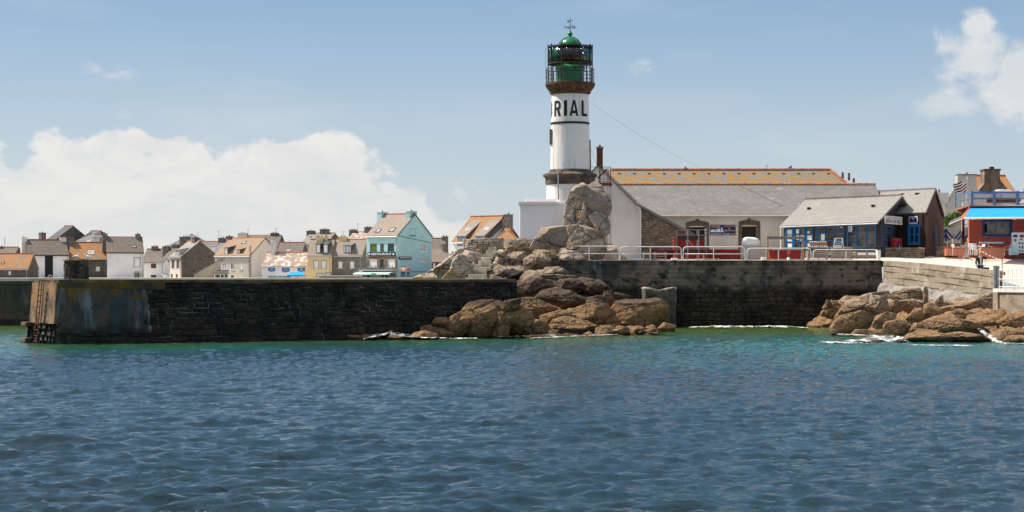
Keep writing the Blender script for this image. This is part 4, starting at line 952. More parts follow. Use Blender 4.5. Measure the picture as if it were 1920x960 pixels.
def rock(name, parent, c, size, seed, m, rot=(0, 0, 0), sharp=18, cuts=13, nz=.10, sub=4, strata=0., sdir=(.4, 0, 1), frac=1.2, fill=.70):
    r = np.random.default_rng(seed); D, Fc = ico(sub)
    pn = r.normal(size=(cuts, 3)); pn /= np.linalg.norm(pn, axis=1)[:, None]; dist = r.uniform(fill, 1.08, cuts)
    box = np.array([(1, 0, 0), (-1, 0, 0), (0, 1, 0), (0, -1, 0), (0, 0, 1), (0, 0, -1)])+r.normal(size=(6, 3))*.18
    box /= np.linalg.norm(box, axis=1)[:, None]; pn = np.vstack([pn, box]); dist = np.concatenate([dist, r.uniform(.86, 1.0, 6)])
    dt = np.maximum(D @ pn.T, 1e-3)/dist; rr = (dt**sharp).sum(1)**(-1/sharp)
    S3 = np.array(size); V = D*rr[:, None]*S3
    mean = float(np.mean(S3)); q = V/mean*1.6+seed*3.7
    n1 = fbm(q, 4, seed % 97); n3 = fbm(q*3.5, 4, (seed+3) % 97, .6); wq = D*rr[:, None]+.16*np.stack([n1, np.roll(n1, 7), n3], 1)*.6
    stt = (1, 1, 2.4) if strata else (1, 1, 1.5)
    g1, i1 = cells(wq, 6, r, 1.0, stt); off = r.uniform(-.13, .05, 6)[i1]
    g2, i2 = cells(wq, 34, r, 1.0, stt); off2 = r.uniform(-.045, .02, 34)[i2]
    disp = mean*(nz*n1*.45+.03*n3+frac*(off+off2-.20*np.exp(-(g1/.05)**2)-.085*np.exp(-(g2/.035)**2)))
    if strata:
        s = np.array(sdir, float); s /= np.linalg.norm(s); ph = (V @ s)/mean*4.2+n1*.8; saw = (ph % 1.); disp = disp+mean*strata*(saw**2-.35)
    V = V+D*disp[:, None]
    E = Matrix.Rotation(rot[2], 3, 'Z') @ Matrix.Rotation(rot[1], 3, 'Y') @ Matrix.Rotation(rot[0], 3, 'X')
    V = V @ np.array(E).T+np.array(c)
    if parent is not None: V = V-np.array(WM[parent].translation)
    me = bpy.data.meshes.new(name); me.from_pydata(V.tolist(), [], Fc); me.update(); me.polygons.foreach_set('use_smooth', [True]*len(me.polygons)); me.materials.append(m)
    o = bpy.data.objects.new(name, me); COL.objects.link(o); o.parent = parent; WM[o] = Matrix.Identity(4)
    return o
def Rk(parent, x, y, hw, hh, S, seed, m, depth=1., tilt=0., name='boulder', **kw):
    """boulder that fills hw x hh pixels round photo pixel (x, y)"""
    c = P(x, y, S); c.y += hw/S*depth*.35
    return rock(name, parent, c, (hw/S*1.12, hw/S*depth*1.05, hh/S*1.15), seed, m, rot=(0, rad(tilt), 0), sub=6 if hw > 36 else 5 if hw > 14 else 4, **kw)
def Ro(parent, pts, S, seed, m, depth=.8, name='boulder', frac=.8, org=(788, 300, 2.697), nz=.035, push=.4, pow_=.62, grow=1.17, nf=17):
    """boulder whose silhouette from the sea follows pts (read off the photo), rounded to its own real depth"""
    q = [(org[0]+x/org[2], org[1]+y/org[2]) for x, y in pts]
    cx = sum((a[0]+b[0])*(a[0]*b[1]-b[0]*a[1]) for a, b in zip(q, q[1:]+q[:1])); cy = sum((a[1]+b[1])*(a[0]*b[1]-b[0]*a[1]) for a, b in zip(q, q[1:]+q[:1])); ar = sum(a[0]*b[1]-b[0]*a[1] for a, b in zip(q, q[1:]+q[:1]))/2
    cx /= 6*ar; cy /= 6*ar
    if callable(S): S = S(cx, cy)
    Q = [((x-cx)/S, (cy-y)/S) for x, y in q]; K = 240; R_ = np.zeros(K)
    for k in range(K):
        dx, dy = math.cos(2*math.pi*k/K), math.sin(2*math.pi*k/K); best = 0
        for (x0, y0), (x1, y1) in zip(Q, Q[1:]+Q[:1]):
            ex, ey = x1-x0, y1-y0; de = dx*ey-dy*ex
            if abs(de) < 1e-9: continue
            t = (x0*ey-y0*ex)/de; u = (x0*dy-y0*dx)/de
            if t > 0 and -1e-6 <= u <= 1+1e-6: best = max(best, t)
        R_[k] = best
    R_ = (np.roll(R_, 1)+R_*2+np.roll(R_, -1))/4; R_[R_ < .02] = R_.mean()
    hw = (max(x for x, _ in Q)-min(x for x, _ in Q))/2; r = np.random.default_rng(seed)
    D, Fc = ico(6 if hw*S > 30 else 5); ang = (np.arctan2(D[:, 2], D[:, 0]) % (2*np.pi))/(2*np.pi)*K; i0 = ang.astype(int) % K; f = ang-np.floor(ang); rr = (R_[i0]*(1-f)+R_[(i0+1) % K]*f)*grow
    rho = np.sqrt(np.maximum(1-D[:, 1]**2, 0)); dep = hw*depth; V = np.stack([np.cos(ang/K*2*np.pi)*rr*rho**pow_, np.sign(D[:, 1])*np.abs(D[:, 1])**.85*dep, np.sin(ang/K*2*np.pi)*rr*rho**pow_], 1)
    nv = V/np.array([hw, dep, max(.2, (max(y for _, y in Q)-min(y for _, y in Q))/2)])
    for _ in range(nf):      # flat faces
        n = r.normal(size=3)*np.array([.6, 1, .55]); n[1] = -abs(n[1])-.35; n /= np.linalg.norm(n); d0 = r.uniform(.64, .92); d = nv @ n; k = np.where(d > d0, d0/np.maximum(d, 1e-3), 1.); V = V*k[:, None]; nv = nv*k[:, None]
    n1 = fbm(nv*1.6+seed*3.7, 4, seed % 97); n3 = fbm(nv*5+seed, 4, (seed+3) % 97, .6); wq = nv+.12*np.stack([n1, np.roll(n1, 7), n3], 1)*.6
    g1, i1 = cells(wq, 5, r, 1.0, (1, 1, 1.6)); off = r.uniform(-.08, .03, 5)[i1]; g2, i2 = cells(wq, 30, r, 1.0, (1, 1, 1.5)); off2 = r.uniform(-.05, .01, 30)[i2]
    mean = (hw+dep)/2*.8; disp = mean*(nz*n1+.022*n3+frac*(off+off2-.16*np.exp(-(g1/.035)**2)-.06*np.exp(-(g2/.025)**2)))
    V = V+D*disp[:, None]; c = P(cx, cy, S); c.y += dep*push; V = V+np.array(c)
    if parent is not None: V = V-np.array(WM[parent].translation)
    me = bpy.data.meshes.new(name); me.from_pydata(V.tolist(), [], Fc); me.update(); me.polygons.foreach_set('use_smooth', [True]*len(me.polygons)); me.materials.append(m)
    o = bpy.data.objects.new(name, me); COL.objects.link(o); o.parent = parent; WM[o] = Matrix.Identity(4)
    return o
def hfield(name, parent, xs, ys, fz, m, seed, amp=.5):
    nx, ny = len(xs), len(ys); X, Y = np.meshgrid(xs, ys, indexing='ij'); Z = fz(X, Y)
    pts = np.stack([X.ravel()*.45, Y.ravel()*.45, Z.ravel()*.45], 1); n = fbm(pts, 5, seed); rg_ = fbm(pts*1.3, 3, seed+3, ridge=True)
    rr = np.random.default_rng(seed); x0, x1, y0, y1 = xs[0], xs[-1], ys[0], ys[-1]
    Z = Z.ravel()+amp*n*.5
    for (size, a) in ((2.2, .8), (.8, .35)):
        k = int((x1-x0)*(y1-y0)/size/size/1.6); sd2 = np.stack([rr.uniform(x0, x1, k), rr.uniform(y0, y1, k)], 1)
        qx = X.ravel()+n*size*.35; qy = Y.ravel()*.75+np.roll(n, 11)*size*.35; sd2[:, 1] *= .75; out = np.zeros(len(qx)); gap = np.zeros(len(qx)); jj = np.zeros(len(qx), int)
        for c0 in range(0, len(qx), 4000):
            sl = slice(c0, c0+4000); d = np.hypot(qx[sl, None]-sd2[None, :, 0], qy[sl, None]-sd2[None, :, 1]); o = np.argpartition(d, 1, axis=1)[:, :2]; dd = np.take_along_axis(d, o, 1)
            jj[sl] = np.where(dd[:, 0] > dd[:, 1], o[:, 1], o[:, 0]); gap[sl] = np.abs(dd[:, 0]-dd[:, 1])
        tx, ty, tz = rr.uniform(-.3, .3, k), rr.uniform(-.25, .25, k), rr.uniform(-.6, .5, k)
        Z = Z+amp*a*(tz[jj]-.8*np.exp(-(gap/.12/size)**2))+a*.8*(tx[jj]*(qx-sd2[jj, 0])+ty[jj]*(qy-sd2[jj, 1]))
    V = np.stack([X.ravel()+n*.25, Y.ravel()+n*.2, Z], 1)
    if parent is not None: V = V-np.array(WM[parent].translation)
    i = (np.arange(nx-1)[:, None]*ny+np.arange(ny-1)[None, :]).ravel(); Fc = np.stack([i, i+ny, i+ny+1, i+1], 1)
    me = bpy.data.meshes.new(name); me.from_pydata(V.tolist(), [], Fc.tolist()); me.update(); me.polygons.foreach_set('use_smooth', [True]*len(me.polygons)); me.materials.append(m)
    o = bpy.data.objects.new(name, me); COL.objects.link(o); o.parent = parent; return o
def central_rocks():
    t = thing('central_rock_outcrop', 'big outcrop of tumbled brown boulders running down from the lighthouse to the water', 'rocks', tuple(P(1040, 560, 29.5)))
    # bedrock: y -> height profile, fading off to the sides
    py = np.array([108., 111.5, 114, 116.5, 119, 122, 125, 127.7, 131, 134, 138, 144]); pz = np.array([-1., -.5, .05, .5, 1.05, 1.7, 2.35, 2.95, 3.7, 4.35, 4.9, 5.6])
    def fz(X, Y):
        z = np.interp(Y, py, pz)
        xl = np.interp(Y, [108, 112, 118, 126, 127, 134, 144], [-1, -.2, .8, 1.0, -4.5, -4., -2.]); xr = np.interp(Y, [108, 112, 120, 126, 133, 134, 144], [10, 10.2, 9.0, 7.5, 4.6, 4.2, 3.0])
        e = np.minimum(X-xl, xr-X); return z-np.clip(1.2-e, 0, 6)*1.1
    hfield('bedrock', t, np.arange(-9, 13, .16), np.arange(108, 145, .16), fz, rk_main, 5, .42)
    SF = lambda x, y: 33.4 if (x < 978 and y > 572) else 32.9 if (x < 1004 and y > 588) else 26.9+(y-490)*.0372
    L_ = [[(400,490),(405,440),(440,405),(500,400),(550,402),(565,440),(565,470),(530,478),(450,482),(430,495)],
     [(425,500),(430,475),(470,465),(535,470),(540,495),(520,530),(480,555),(430,550),(405,530)], [(335,606),(360,560),(400,530),(440,545),(500,535),(520,545),(515,606),(420,610),(340,610)],
     [(530,530),(535,500),(560,480),(610,470),(650,500),(695,530),(690,548),(640,548),(590,555),(545,550)], [(565,472),(600,450),(650,452),(700,485),(745,515),(700,532),(650,502),(600,478)], [(640,440),(655,425),(690,428),(708,450),(700,478),(670,482),(645,465)],
     [(622,562),(640,545),(700,540),(748,568),(742,592),(690,594),(640,588)], [(505,645),(515,580),(545,555),(640,580),(760,588),(805,612),(760,645),(640,655),(560,655)], [(488,712),(492,650),(510,612),(560,598),(655,612),(665,650),(605,705),(540,715)],
     [(645,642),(720,608),(800,608),(835,650),(845,695),(780,685),(700,665)], [(775,612),(820,596),(900,608),(945,640),(955,675),(900,698),(850,695),(815,650)], [(585,705),(620,668),(690,648),(760,662),(825,692),(840,745),(780,765),(700,750),(620,725)],
     [(445,765),(520,702),(580,702),(700,755),(725,785),(660,815),(590,825),(500,805)], [(392,742),(430,712),(505,702),(495,742),(430,778),(398,772)], [(840,760),(850,700),(900,690),(950,690),(960,740),(900,770)],
     [(712,805),(740,768),(830,738),(880,722),(940,736),(980,768),(990,830),(960,880),(900,880),(870,835),(800,825)], [(600,790),(700,760),(760,770),(740,830),(650,840),(600,820)],
     [(222,765),(250,728),(330,718),(398,722),(408,760),(388,800),(352,885),(320,897),(240,897),(232,820),(222,790)], [(366,898),(378,830),(400,775),(455,772),(458,820),(442,898)], [(432,898),(448,800),(520,788),(600,812),(655,848),(645,880),(560,880),(520,895)],
     [(430,800),(450,752),(500,742),(560,770),(575,810),(520,850),(450,850)], [(640,868),(655,845),(680,812),(740,798),(840,818),(895,848),(905,890),(760,893),(680,890)], [(880,892),(895,850),(950,850),(975,870),(960,895)],
     [(58,835),(75,798),(130,798),(152,820),(110,842)], [(126,845),(150,798),(210,768),(244,798),(244,850),(205,888),(130,888)], [(0,892),(10,845),(60,832),(135,842),(145,895),(60,897)], [(178,832),(200,788),(244,785),(254,830),(220,855)], [(-60,893),(-40,868),(0,860),(30,880),(10,897)], [(90,880),(120,855),(180,860),(200,897),(100,899)],
     [(972,700),(990,670),(1062,688),(1052,706),(1000,728)], [(915,725),(932,668),(975,658),(985,710),(960,750)], [(975,878),(990,838),(1050,846),(1064,880),(1000,884)], [(1198,858),(1230,822),(1290,838),(1284,866),(1210,870)], [(1082,862),(1110,838),(1155,855),(1100,868)], [(1150,868),(1175,850),(1200,856),(1190,872)], [(1000,735),(1030,712),(1075,712),(1070,745),(1020,752)]]
    for k, pts in enumerate(L_): Ro(t, pts, SF, 31+k*7, rk_main, .85)
    b = thing('big_smooth_boulder', 'large smooth grey-brown boulder leaning against the concrete block at the water edge', 'boulder', tuple(P(1205, 600, 30.3)))
    Ro(b, [(968,762),(1010,718),(1100,700),(1190,702),(1232,728),(1250,780),(1242,840),(1150,850),(1050,838),(985,805)], 30.4, 404, rk_main, .7, frac=.5)
central_rocks()
def left_slope():
    t = thing('sloping_bedrock', 'smooth tan rock slope with an orange broken face behind the end of the pier', 'rock slope', tuple(P(840, 520, 28)))
    for i, (pts, S) in enumerate((([(-30,612),(60,556),(130,508),(195,455),(250,448),(290,480),(225,540),(150,595),(100,612)], 27.2), ([(-60,612),(0,580),(60,570),(90,600),(60,614)], 27.8), ([(95,614),(150,560),(172,500),(212,485),(252,515),(262,560),(235,612)], 27.9), ([(200,505),(230,458),(285,470),(330,490),(300,520),(255,540)], 27.3), ([(225,600),(240,540),(270,520),(290,560),(250,612)], 27.5))):
        Ro(t, pts, S, 520+i*3, rk_slope, .6, name='rock_face', frac=.7)
left_slope.__doc__ = None
rk_slope = mat('orange_tan_granite', (.42, .34, .26), [((.46, .27, .11), .8, .50, .66), ((.26, .20, .15), 1.6, .52, .68, (1, 1, 1.6)), ((.56, .48, .39), 2.1, .55, .7), ((.14, .11, .09), 4, .58, .72)], bump=.09, bscale=4.5, cracks=.6)
left_slope()
def stairs():
    t = thing('stone_steps', 'flight of worn pale stone steps climbing between the rocks behind the pier', 'steps', tuple(P(905, 524, 28)))
    sm = mat('worn_step_stone', (.48, .42, .33), [((.26, .22, .17), 1.6, .45, .65), ((.60, .54, .46), 3, .55, .7)], bump=.04, bscale=6, rnd=.15)
    n = 11
    for i in range(n):
        u = i/(n-1); yp = 527-u*(527-463); S = 28.2-1.2*u; xa = 868+u*48; xb = 908+u*27+4*math.sin(i*1.7)
        A = P(xa, yp, S); B = P(xb, yp, S); h = .25
        mb = MB(); mb.box(A.x, B.x, A.y, A.y+.9, A.z-.22, A.z+.0); o = mb.build('step', sm, t, bevel=.03, uv=False)
    for i in range(6):
        Rk(t, 940-i*3+R.uniform(-2, 2), 478+i*9, 8, 7, 27.5, 600+i, rk_slope, 1, 0, name='flanking_rock')
    g = P(934, 467, 26.8); mb = MB()
    rr = random.Random(3)
    for i in range(260):
        x = g.x+rr.uniform(-.5, .45); y = g.y+rr.uniform(-.5, .5); h = rr.uniform(.1, .22); mb.add([(x-.02, y, g.z-.1), (x+.02, y, g.z-.1), (x+rr.uniform(-.06, .06), y, g.z-.1+h)], [(0, 1, 2)])
    tag(mb.build('grass', mat('grass', (.14, .24, .03)), uv=False), kind='stuff')
stairs()
def dry_stone():
    t = thing('dry_stone_enclosure', 'low round enclosure of pale dry stone walling at the head of the steps', 'stone wall', tuple(P(905, 475, 26.6)))
    S = 26.8; c = P(905, 475, S); r0 = 37/S; zb = ZZ(482, S); zt = ZZ(447.5, S); cy = c.y+r0
    r = random.Random(12); meshes = [block_mesh(80+i, dsm, .06) for i in range(8)]
    f = lambda a, o, z: Vector((c.x+(r0+o)*math.sin(a/r0), cy-(r0+o)*math.cos(a/r0), z))
    mb = MB(); mb.lathe(c.x, cy, [(r0*.96, zb-.5), (r0*.96, zt-.06), (r0*.4, zt-.06)], 32, a0=-2.2, a1=2.0); mb.build('core', dsm, t, uv=False)
    rows = []; z = zb-.1
    while z < zt-.02: h = r.uniform(.13, .2); rows.append((z, min(z+h, zt))); z += h
    lay_stones(t, f, rows, -2.2*r0, 1.9*r0, .2, .5, meshes, 33, limit=300)
    # lower flank wall running down to the left, and a stub on the right
    t2 = thing('dry_stone_flank_wall', 'rough dry stone wall stepping down left of the round enclosure', 'stone wall', tuple(P(850, 480, 26.4)))
    A = P(841, 478, 26.0); B = P(872, 465, 26.2); pl = Plane(841, 26.0, 873, 26.4)
    for i in range(4):
        a = pl.len*i/4; top = ZZ(477-i*3.2, 26.2); mb = MB(); mb.box(a, a+pl.len/4, -.5, -.04, top-1.6, top-.03, f=pl.f()); mb.build('core', dsm, t2, uv=False)
        rows = []; z = top-.9
        while z < top: rows.append((z, z+.16)); z += .16
        lay_stones(t2, pl.f(), rows, a, a+pl.len/4, .2, .45, meshes, 60+i, limit=60)
    t3 = thing('dry_stone_stub_wall', 'short piece of dry stone wall right of the round enclosure above the steps', 'stone wall', tuple(P(930, 465, 26.2)))
    pl = Plane(921, 26.3, 941, 26.3); mb = MB(); mb.box(0, pl.len, -.5, -.03, ZZ(470, 26.3), ZZ(449, 26.3), f=pl.f()); mb.build('core', dsm, t3, uv=False)
    rows = [(ZZ(470, 26.3)+.16*i, ZZ(470, 26.3)+.16*i+.15) for i in range(5)]; lay_stones(t3, pl.f(), rows, 0, pl.len, .2, .45, meshes, 71)
dsm = mat('dry_stone', (.42, .35, .26), [((.22, .18, .13), 2, .45, .65), ((.52, .45, .35), 3.3, .55, .7)], bump=.05, bscale=6, rnd=.35)
dry_stone()
def top_boulders():
    t = thing('standing_rock', 'tall pale granite stack of boulders standing right in front of the lighthouse', 'standing rock', tuple(P(1103, 440, 26.6)))
    for i, (pts, S, d, nf, fr) in enumerate((([(738,385),(741,300),(750,215),(768,168),(800,150),(850,150),(915,170),(946,190),(950,230),(942,268),(935,290),(950,320),(954,362),(936,388),(860,386)], 26.25, .6, 6, .22), ([(776,165),(790,140),(832,124),(868,146),(950,180),(958,232),(950,266),(928,282),(890,262),(850,226),(820,182)], 26.5, .6, 5, .2), ([(836,150),(885,104),(920,133),(928,180),(868,180)], 26.15, .5, 5, .2), ([(862,288),(890,270),(925,280),(952,318),(956,362),(930,384),(890,350)], 26.55, .7, 5, .2))):
        Ro(t, pts, S, 811+i*3, rk_top, d, frac=fr, pow_=.5, nf=nf)
    for i, (pts, S, lab) in enumerate((([(566,442),(588,395),(618,350),(660,342),(725,340),(738,380),(730,436),(640,444)], 26.8, 'rounded boulder with a flat left flank below the white annex wall'), ([(726,445),(732,380),(748,346),(800,338),(870,358),(925,385),(930,430),(930,470),(936,520),(760,520),(728,485)], 26.35, 'broad squat boulder that carries the standing rock, behind the first railing'), ([(920,520),(925,420),(970,430),(1010,470),(1050,500),(1055,520)], 26.0, 'low grey rock between the squat boulder and the white gable'), ([(940,520),(948,465),(985,452),(1005,480),(1008,520)], 26.45, 'small lichen covered rock behind the second half of the first railing'), ([(690,520),(700,480),(730,455),(790,470),(840,505),(850,522)], 26.6, 'sloping rock slab at the foot of the squat boulder'))):
        b = thing('boulder', lab, 'boulder', tuple(P(788+pts[0][0]/2.697, 300+pts[0][1]/2.697, S))); Ro(b, pts, S, 760+i, rk_top, .65, frac=.25, pow_=.55, nf=7)
top_boulders()

# ---------------------------------------------------------------- right side: ramp wall, rubble apron, rocks
def ramp_wall():
    t = thing('ramp_wall', 'sloping concrete wall of cracked layers beside the slipway on the right', 'wall', tuple(XY(1655, 26.9)))
    wm = mat('layered_tan_concrete', (.33, .27, .20), [((.20, .16, .12), .8, .45, .65, (1, 1, 2.5)), ((.46, .41, .34), 1.3, .54, .7, (1, 1, .6)), ((.11, .09, .07), 3, .58, .72, (1, 1, 2.2)), ((.42, .26, .12), 1.0, .62, .75)], bump=.05, bscale=5)
    pl = Plane(1656, 26.95, 1866, 30.0); f = pl.f(); n = 9; zt = lambda u: QZ-.02+(ZZ(508, 30.)-QZ+.02)*u**1.15
    r = random.Random(5)
    off = [0, .42, .80, 1.20, 1.62]
    for k in range(4):
        mb = MB(); j = k*.012; wv = lambda u: .03*math.sin(u*17+k*2); zz = lambda u, q: zt(u)-off[q]+(wv(u) if q else 0); N = 24; vs = []
        for i in range(N+1):
            u = i/N; a = pl.len*u; e = 0.; vs += [f(a, j+e, zz(u, k+1)+.055), f(a, j+e, zz(u, k)-.0), f(a, -.5, zz(u, k)), f(a, -.5, zz(u, k+1))]
        fs = [(4*i, 4*i+4, 4*i+5, 4*i+1) for i in range(N)]+[(4*i+1, 4*i+5, 4*i+6, 4*i+2) for i in range(N)]+[(4*i+3, 4*i+7, 4*i+4, 4*i) for i in range(N)]+[(0, 1, 2, 3), (4*N+3, 4*N+2, 4*N+1, 4*N)]
        mb.add(vs, fs); mb.build('wall_layer', wm, t, uv=False)
    mb = MB(); mb.hexa([f(0, .0, -1), f(pl.len, .0, -1), f(pl.len, -.7, -1), f(0, -.7, -1), f(0, -.05, QZ-.3), f(pl.len-.02, -.05, zt(1)-.1), f(pl.len, -.45, zt(1)-.1), f(0, -.45, QZ-.3)]); mb.build('core', wm, t, uv=False)
    # rough grey apron at its foot
    am = mat('rough_grey_apron', (.30, .275, .25), [((.18, .165, .15), 1.5, .45, .65), ((.42, .39, .36), 3, .55, .7)], bump=.12, bscale=5)
    mb = MB(); m = 26
    grid = []
    for q in range(7):
        rw = []
        for i in range(m+1):
            u = i/m; top = zt(u)-off[4]+.05; rw.append(f(pl.len*u, .22+q*.17+.05*math.sin(u*30+q*2), top-q*.33+.06*math.sin(u*21+q)))
        grid.append(rw)
    vs = [p for rw in grid for p in rw]; mb.add(vs, [((q+1)*(m+1)+i, (q+1)*(m+1)+i+1, q*(m+1)+i+1, q*(m+1)+i) for q in range(6) for i in range(m)])
    mb.poly([f(0, .22, zt(0)-off[4]+.05), f(pl.len, .22, zt(1)-off[4]+.05), f(pl.len, -.1, zt(1)-off[4]+.05), f(0, -.1, zt(0)-off[4]+.05)])
    mb.build('apron', am, t, uv=False)
    # grey gate post at its end, with ropes
    g = thing('slip_gate_post', 'thick grey metal post at the lower end of the sloping wall', 'post', tuple(P(1870, 536, 30.5)))
    S = 30.5; a = P(1864, 536, S); b = P(1874, 498, S); mb = MB(); mb.box(a.x, a.x+.13, a.y, a.y+.3, a.z-.3, b.z); mb.box(a.x+.16, b.x, a.y-.04, a.y+.3, a.z-.3, b.z); mb.build('post', grey_metal, g)
    for y in (515, 532):
        mb = MB(); p = P(1857, y-2, S); q = P(1873, y+1, S); mb.tube([p, (p+q)/2+Vector((0, -.1, -.10)), q], .022, 6); mb.build('rope', wood_grey, g, uv=False)
    # pale corner block and lower concrete wall to the right
    c = thing('slip_edge_wall', 'tan concrete retaining wall with a white kerb at the far right edge, below the white fence', 'wall', tuple(P(1880, 600, 31.6)))
    pl2 = Plane(1873, 31.2, 2060, 33.5); f2 = pl2.f(); z1 = ZZ(548, 31.4)
    mb = MB(); mb.box(0, pl2.len, -.8, 0, -1, z1, f=f2); mb.build('wall', wm, c, uv=False)
    mb = MB(); mb.box(-.45, pl2.len, -.75, .10, z1+.003, z1+.22, f=f2); mb.build('kerb', mat('white_kerb', (.72, .69, .64), [((.5, .45, .38), 1.5, .5, .7)], bump=.02), c, uv=False)
    mb = MB(); mb.box(-.45, .0, -.75, .1, .8, z1, f=f2); mb.build('kerb_foot', wm, c, uv=False)
    fn = thing('white_slip_fence', 'white tubular fence along the slipway edge at the far right', 'fence', tuple(pl2.p(0, z1)))
    zf = ZZ(505, 31.4); 
    for i in range(14):
        a = .05+i*.40; mb = MB(); mb.tube([pl2.p(a, z1+.2), pl2.p(a, zf)], .022, 6); mb.build('upright', rail_white, fn, uv=False)
    for z in (zf, (zf+z1+.2)/2, z1+.32):
        mb = MB(); mb.tube([pl2.p(0, z), pl2.p(5.4, z)], .028, 6); mb.build('rail', rail_white, fn, uv=False)
    # small black boxes hung on a thin post
    k = thing('thin_marker_post', 'thin dark post with two small black boxes beside the thick grey post', 'post', tuple(P(1880, 520, 30.0)))
    S = 29.6; a = P(1879, 524, S); b = P(1879, 482, S); mb = MB(); mb.tube([a, b], .025, 6); mb.build('pole', dark_metal, k, uv=False)
    for x in (1876, 1882): p = P(x, 513, S); mb = MB(); mb.box(p.x-.075, p.x+.075, p.y-.12, p.y-.03, p.z-.1, p.z+.1); mb.build('box', black_paint, k)
ramp_wall()
def right_rocks():
    t = thing('right_rock_outcrop', 'jagged layered orange-brown rocks below the slipway wall at the right', 'rocks', tuple(P(1740, 600, 32)))
    def fz(X, Y):
        # falls from the wall foot to the sea
        k = X-10
        yb = np.interp(X, [16, 21, 24, 28, 34, 44], [136, 133, 128, 118, 112, 108]); yf = np.interp(X, [16, 19, 21, 24, 28, 34, 44], [131, 118, 113, 104, 99, 98, 96])
        u = np.clip((yb-Y)/(yb-yf), -.2, 1.25); z = np.interp(u, [-.2, 0, .3, .6, 1, 1.25], [2.2, 1.9, 1.3, .55, -.35, -1.2])
        return z-np.clip(23-X, 0, 6)*.8
    hfield('bedrock', t, np.arange(17, 42, .16), np.arange(96, 137, .16), fz, rk_right, 15, .55)
    SG = lambda x, y: 28.5+(y-545)*.075
    O1 = (1240, 460, 4.364); O2 = (1640, 440, 4.364)
    LA = [[(1430,722),(1415,665),(1455,600),(1488,540),(1560,478),(1680,425),(1800,435),(1870,468),(1860,540),(1770,625),(1680,690),(1560,712)], [(1475,565),(1500,498),(1560,446),(1720,396),(1860,378),(1880,430),(1780,455),(1600,505)], [(1380,720),(1390,690),(1430,680),(1450,712),(1430,728)], [(1560,725),(1600,690),(1680,690),(1700,730)]]
    LB = [[(140,485),(250,448),(385,442),(435,480),(425,545),(330,525),(250,565),(175,535)], [(200,545),(330,525),(405,543),(400,610),(300,650),(240,615)], [(-10,748),(25,665),(110,636),(185,658),(120,742),(60,785)], [(85,790),(105,718),(200,695),(295,726),(308,775),(265,815),(145,815)], [(262,690),(335,606),(385,612),(395,700),(320,735)], [(400,570),(396,470),(418,428),(438,465),(440,570)], [(395,710),(420,585),(480,562),(560,615),(540,685),(475,728),(435,785),(395,775)], [(475,600),(498,538),(558,494),(568,560),(520,620)],
      [(510,690),(600,595),(720,580),(850,512),(960,482),(1035,475),(1045,560),(1048,650),(1000,712),(850,655),(700,665)], [(410,795),(445,715),(540,672),(640,652),(710,692),(840,725),(940,798),(950,862),(800,845),(620,835)], [(275,892),(335,825),(420,778),(560,800),(720,800),(890,832),(1010,885),(960,918),(700,912),(450,902)], [(1010,740),(1060,692),(1160,652),(1205,635),(1225,700),(1190,790),(1100,790),(1035,770)], [(1050,882),(1100,832),(1185,842),(1240,880),(1210,915),(1100,912)], [(810,712),(950,692),(1020,740),(900,755)], [(1000,650),(1040,595),(1090,650),(1105,710),(1010,722)], [(0,820),(30,775),(90,780),(95,822)], [(140,886),(190,858),(260,872),(265,892)], [(0,700),(10,600),(90,560),(190,540),(230,620),(150,660),(60,690)], [(290,790),(330,725),(400,730),(410,790),(340,815)], [(640,640),(700,610),(820,640),(800,700),(700,700)], [(1100,780),(1200,760),(1260,800),(1240,850),(1120,840)]]
    for org, LL in ((O1, LA), (O2, LB)):
        for k, pts in enumerate(LL): Ro(t, pts, SG, 901+k*5+(200 if org is O1 else 0), rk_right, .8, frac=.95, org=org)
    b = thing('undercut_boulder', 'brown boulder with a dark hollow below, against the quay wall near the right rocks', 'boulder', tuple(P(1561, 610, 27.8)))
    Rk(b, 1561, 581, 19, 17, 27.8, 970, rk_main, .9, 0, nz=.08); Rk(b, 1553, 609, 12, 4, 28.4, 972, rk_right, .9, 0, nz=.08, name='foot_rock')
    for i, (pts, S, lab) in enumerate((([(638,639),(652,630),(678,627),(700,631),(714,637),(700,642)], 34.0, 'flat tan rock awash at the foot of the pier, farthest left of the rocks'), ([(722,639),(733,629),(752,628),(764,637),(750,641)], 34.2, 'small flat tan rock in the foam between pier and outcrop'), ([(1618,643),(1632,637),(1656,638),(1666,643)], 35.5, 'low rock just breaking the foam in front of the right rocks'), ([(764,638),(775,625),(796,620),(818,628),(822,638)], 34.0, 'tan shelf rock at the left tip of the central outcrop'))):
        b = thing('awash_rock', lab, 'rock', tuple(P(pts[0][0], pts[0][1], S))); Ro(b, pts, S, 77+i, rk_right, .8, org=(0, 0, 1.))
right_rocks()

# ---------------------------------------------------------------- foam and swash
def foam_mat():
    m = bpy.data.materials.new('foam'); m.use_nodes = True; nt = m.node_tree; b = nt.nodes['Principled BSDF']; L = nt.links.new
    pos = nd(nt, 'ShaderNodeNewGeometry').outputs['Position']
    b.inputs['Base Color'].default_value = (.86, .87, .86, 1); b.inputs['Roughness'].default_value = .7
    n = noise(nt, vscale(nt, pos, (1, .5, 1)), 3.2, 9, .72, 1.2)
    uvn = nd(nt, 'ShaderNodeTexCoord'); sp = nd(nt, 'ShaderNodeSeparateXYZ'); L(uvn.outputs['UV'], sp.inputs[0])
    a = mapr(nt, mth(nt, 'ADD', n, mth(nt, 'MULTIPLY', sp.outputs[0], .15)), .57, .67); a = mth(nt, 'MULTIPLY', a, mapr(nt, noise(nt, vscale(nt, pos, (1, .25, 0)), 1.3, 5, .65), .40, .53)); L(a, b.inputs['Alpha'])
    bn = nd(nt, 'ShaderNodeBump'); bn.inputs['Distance'].default_value = .12; L(noise(nt, pos, 7, 5), bn.inputs['Height']); L(bn.outputs[0], b.inputs['Normal'])
    return m
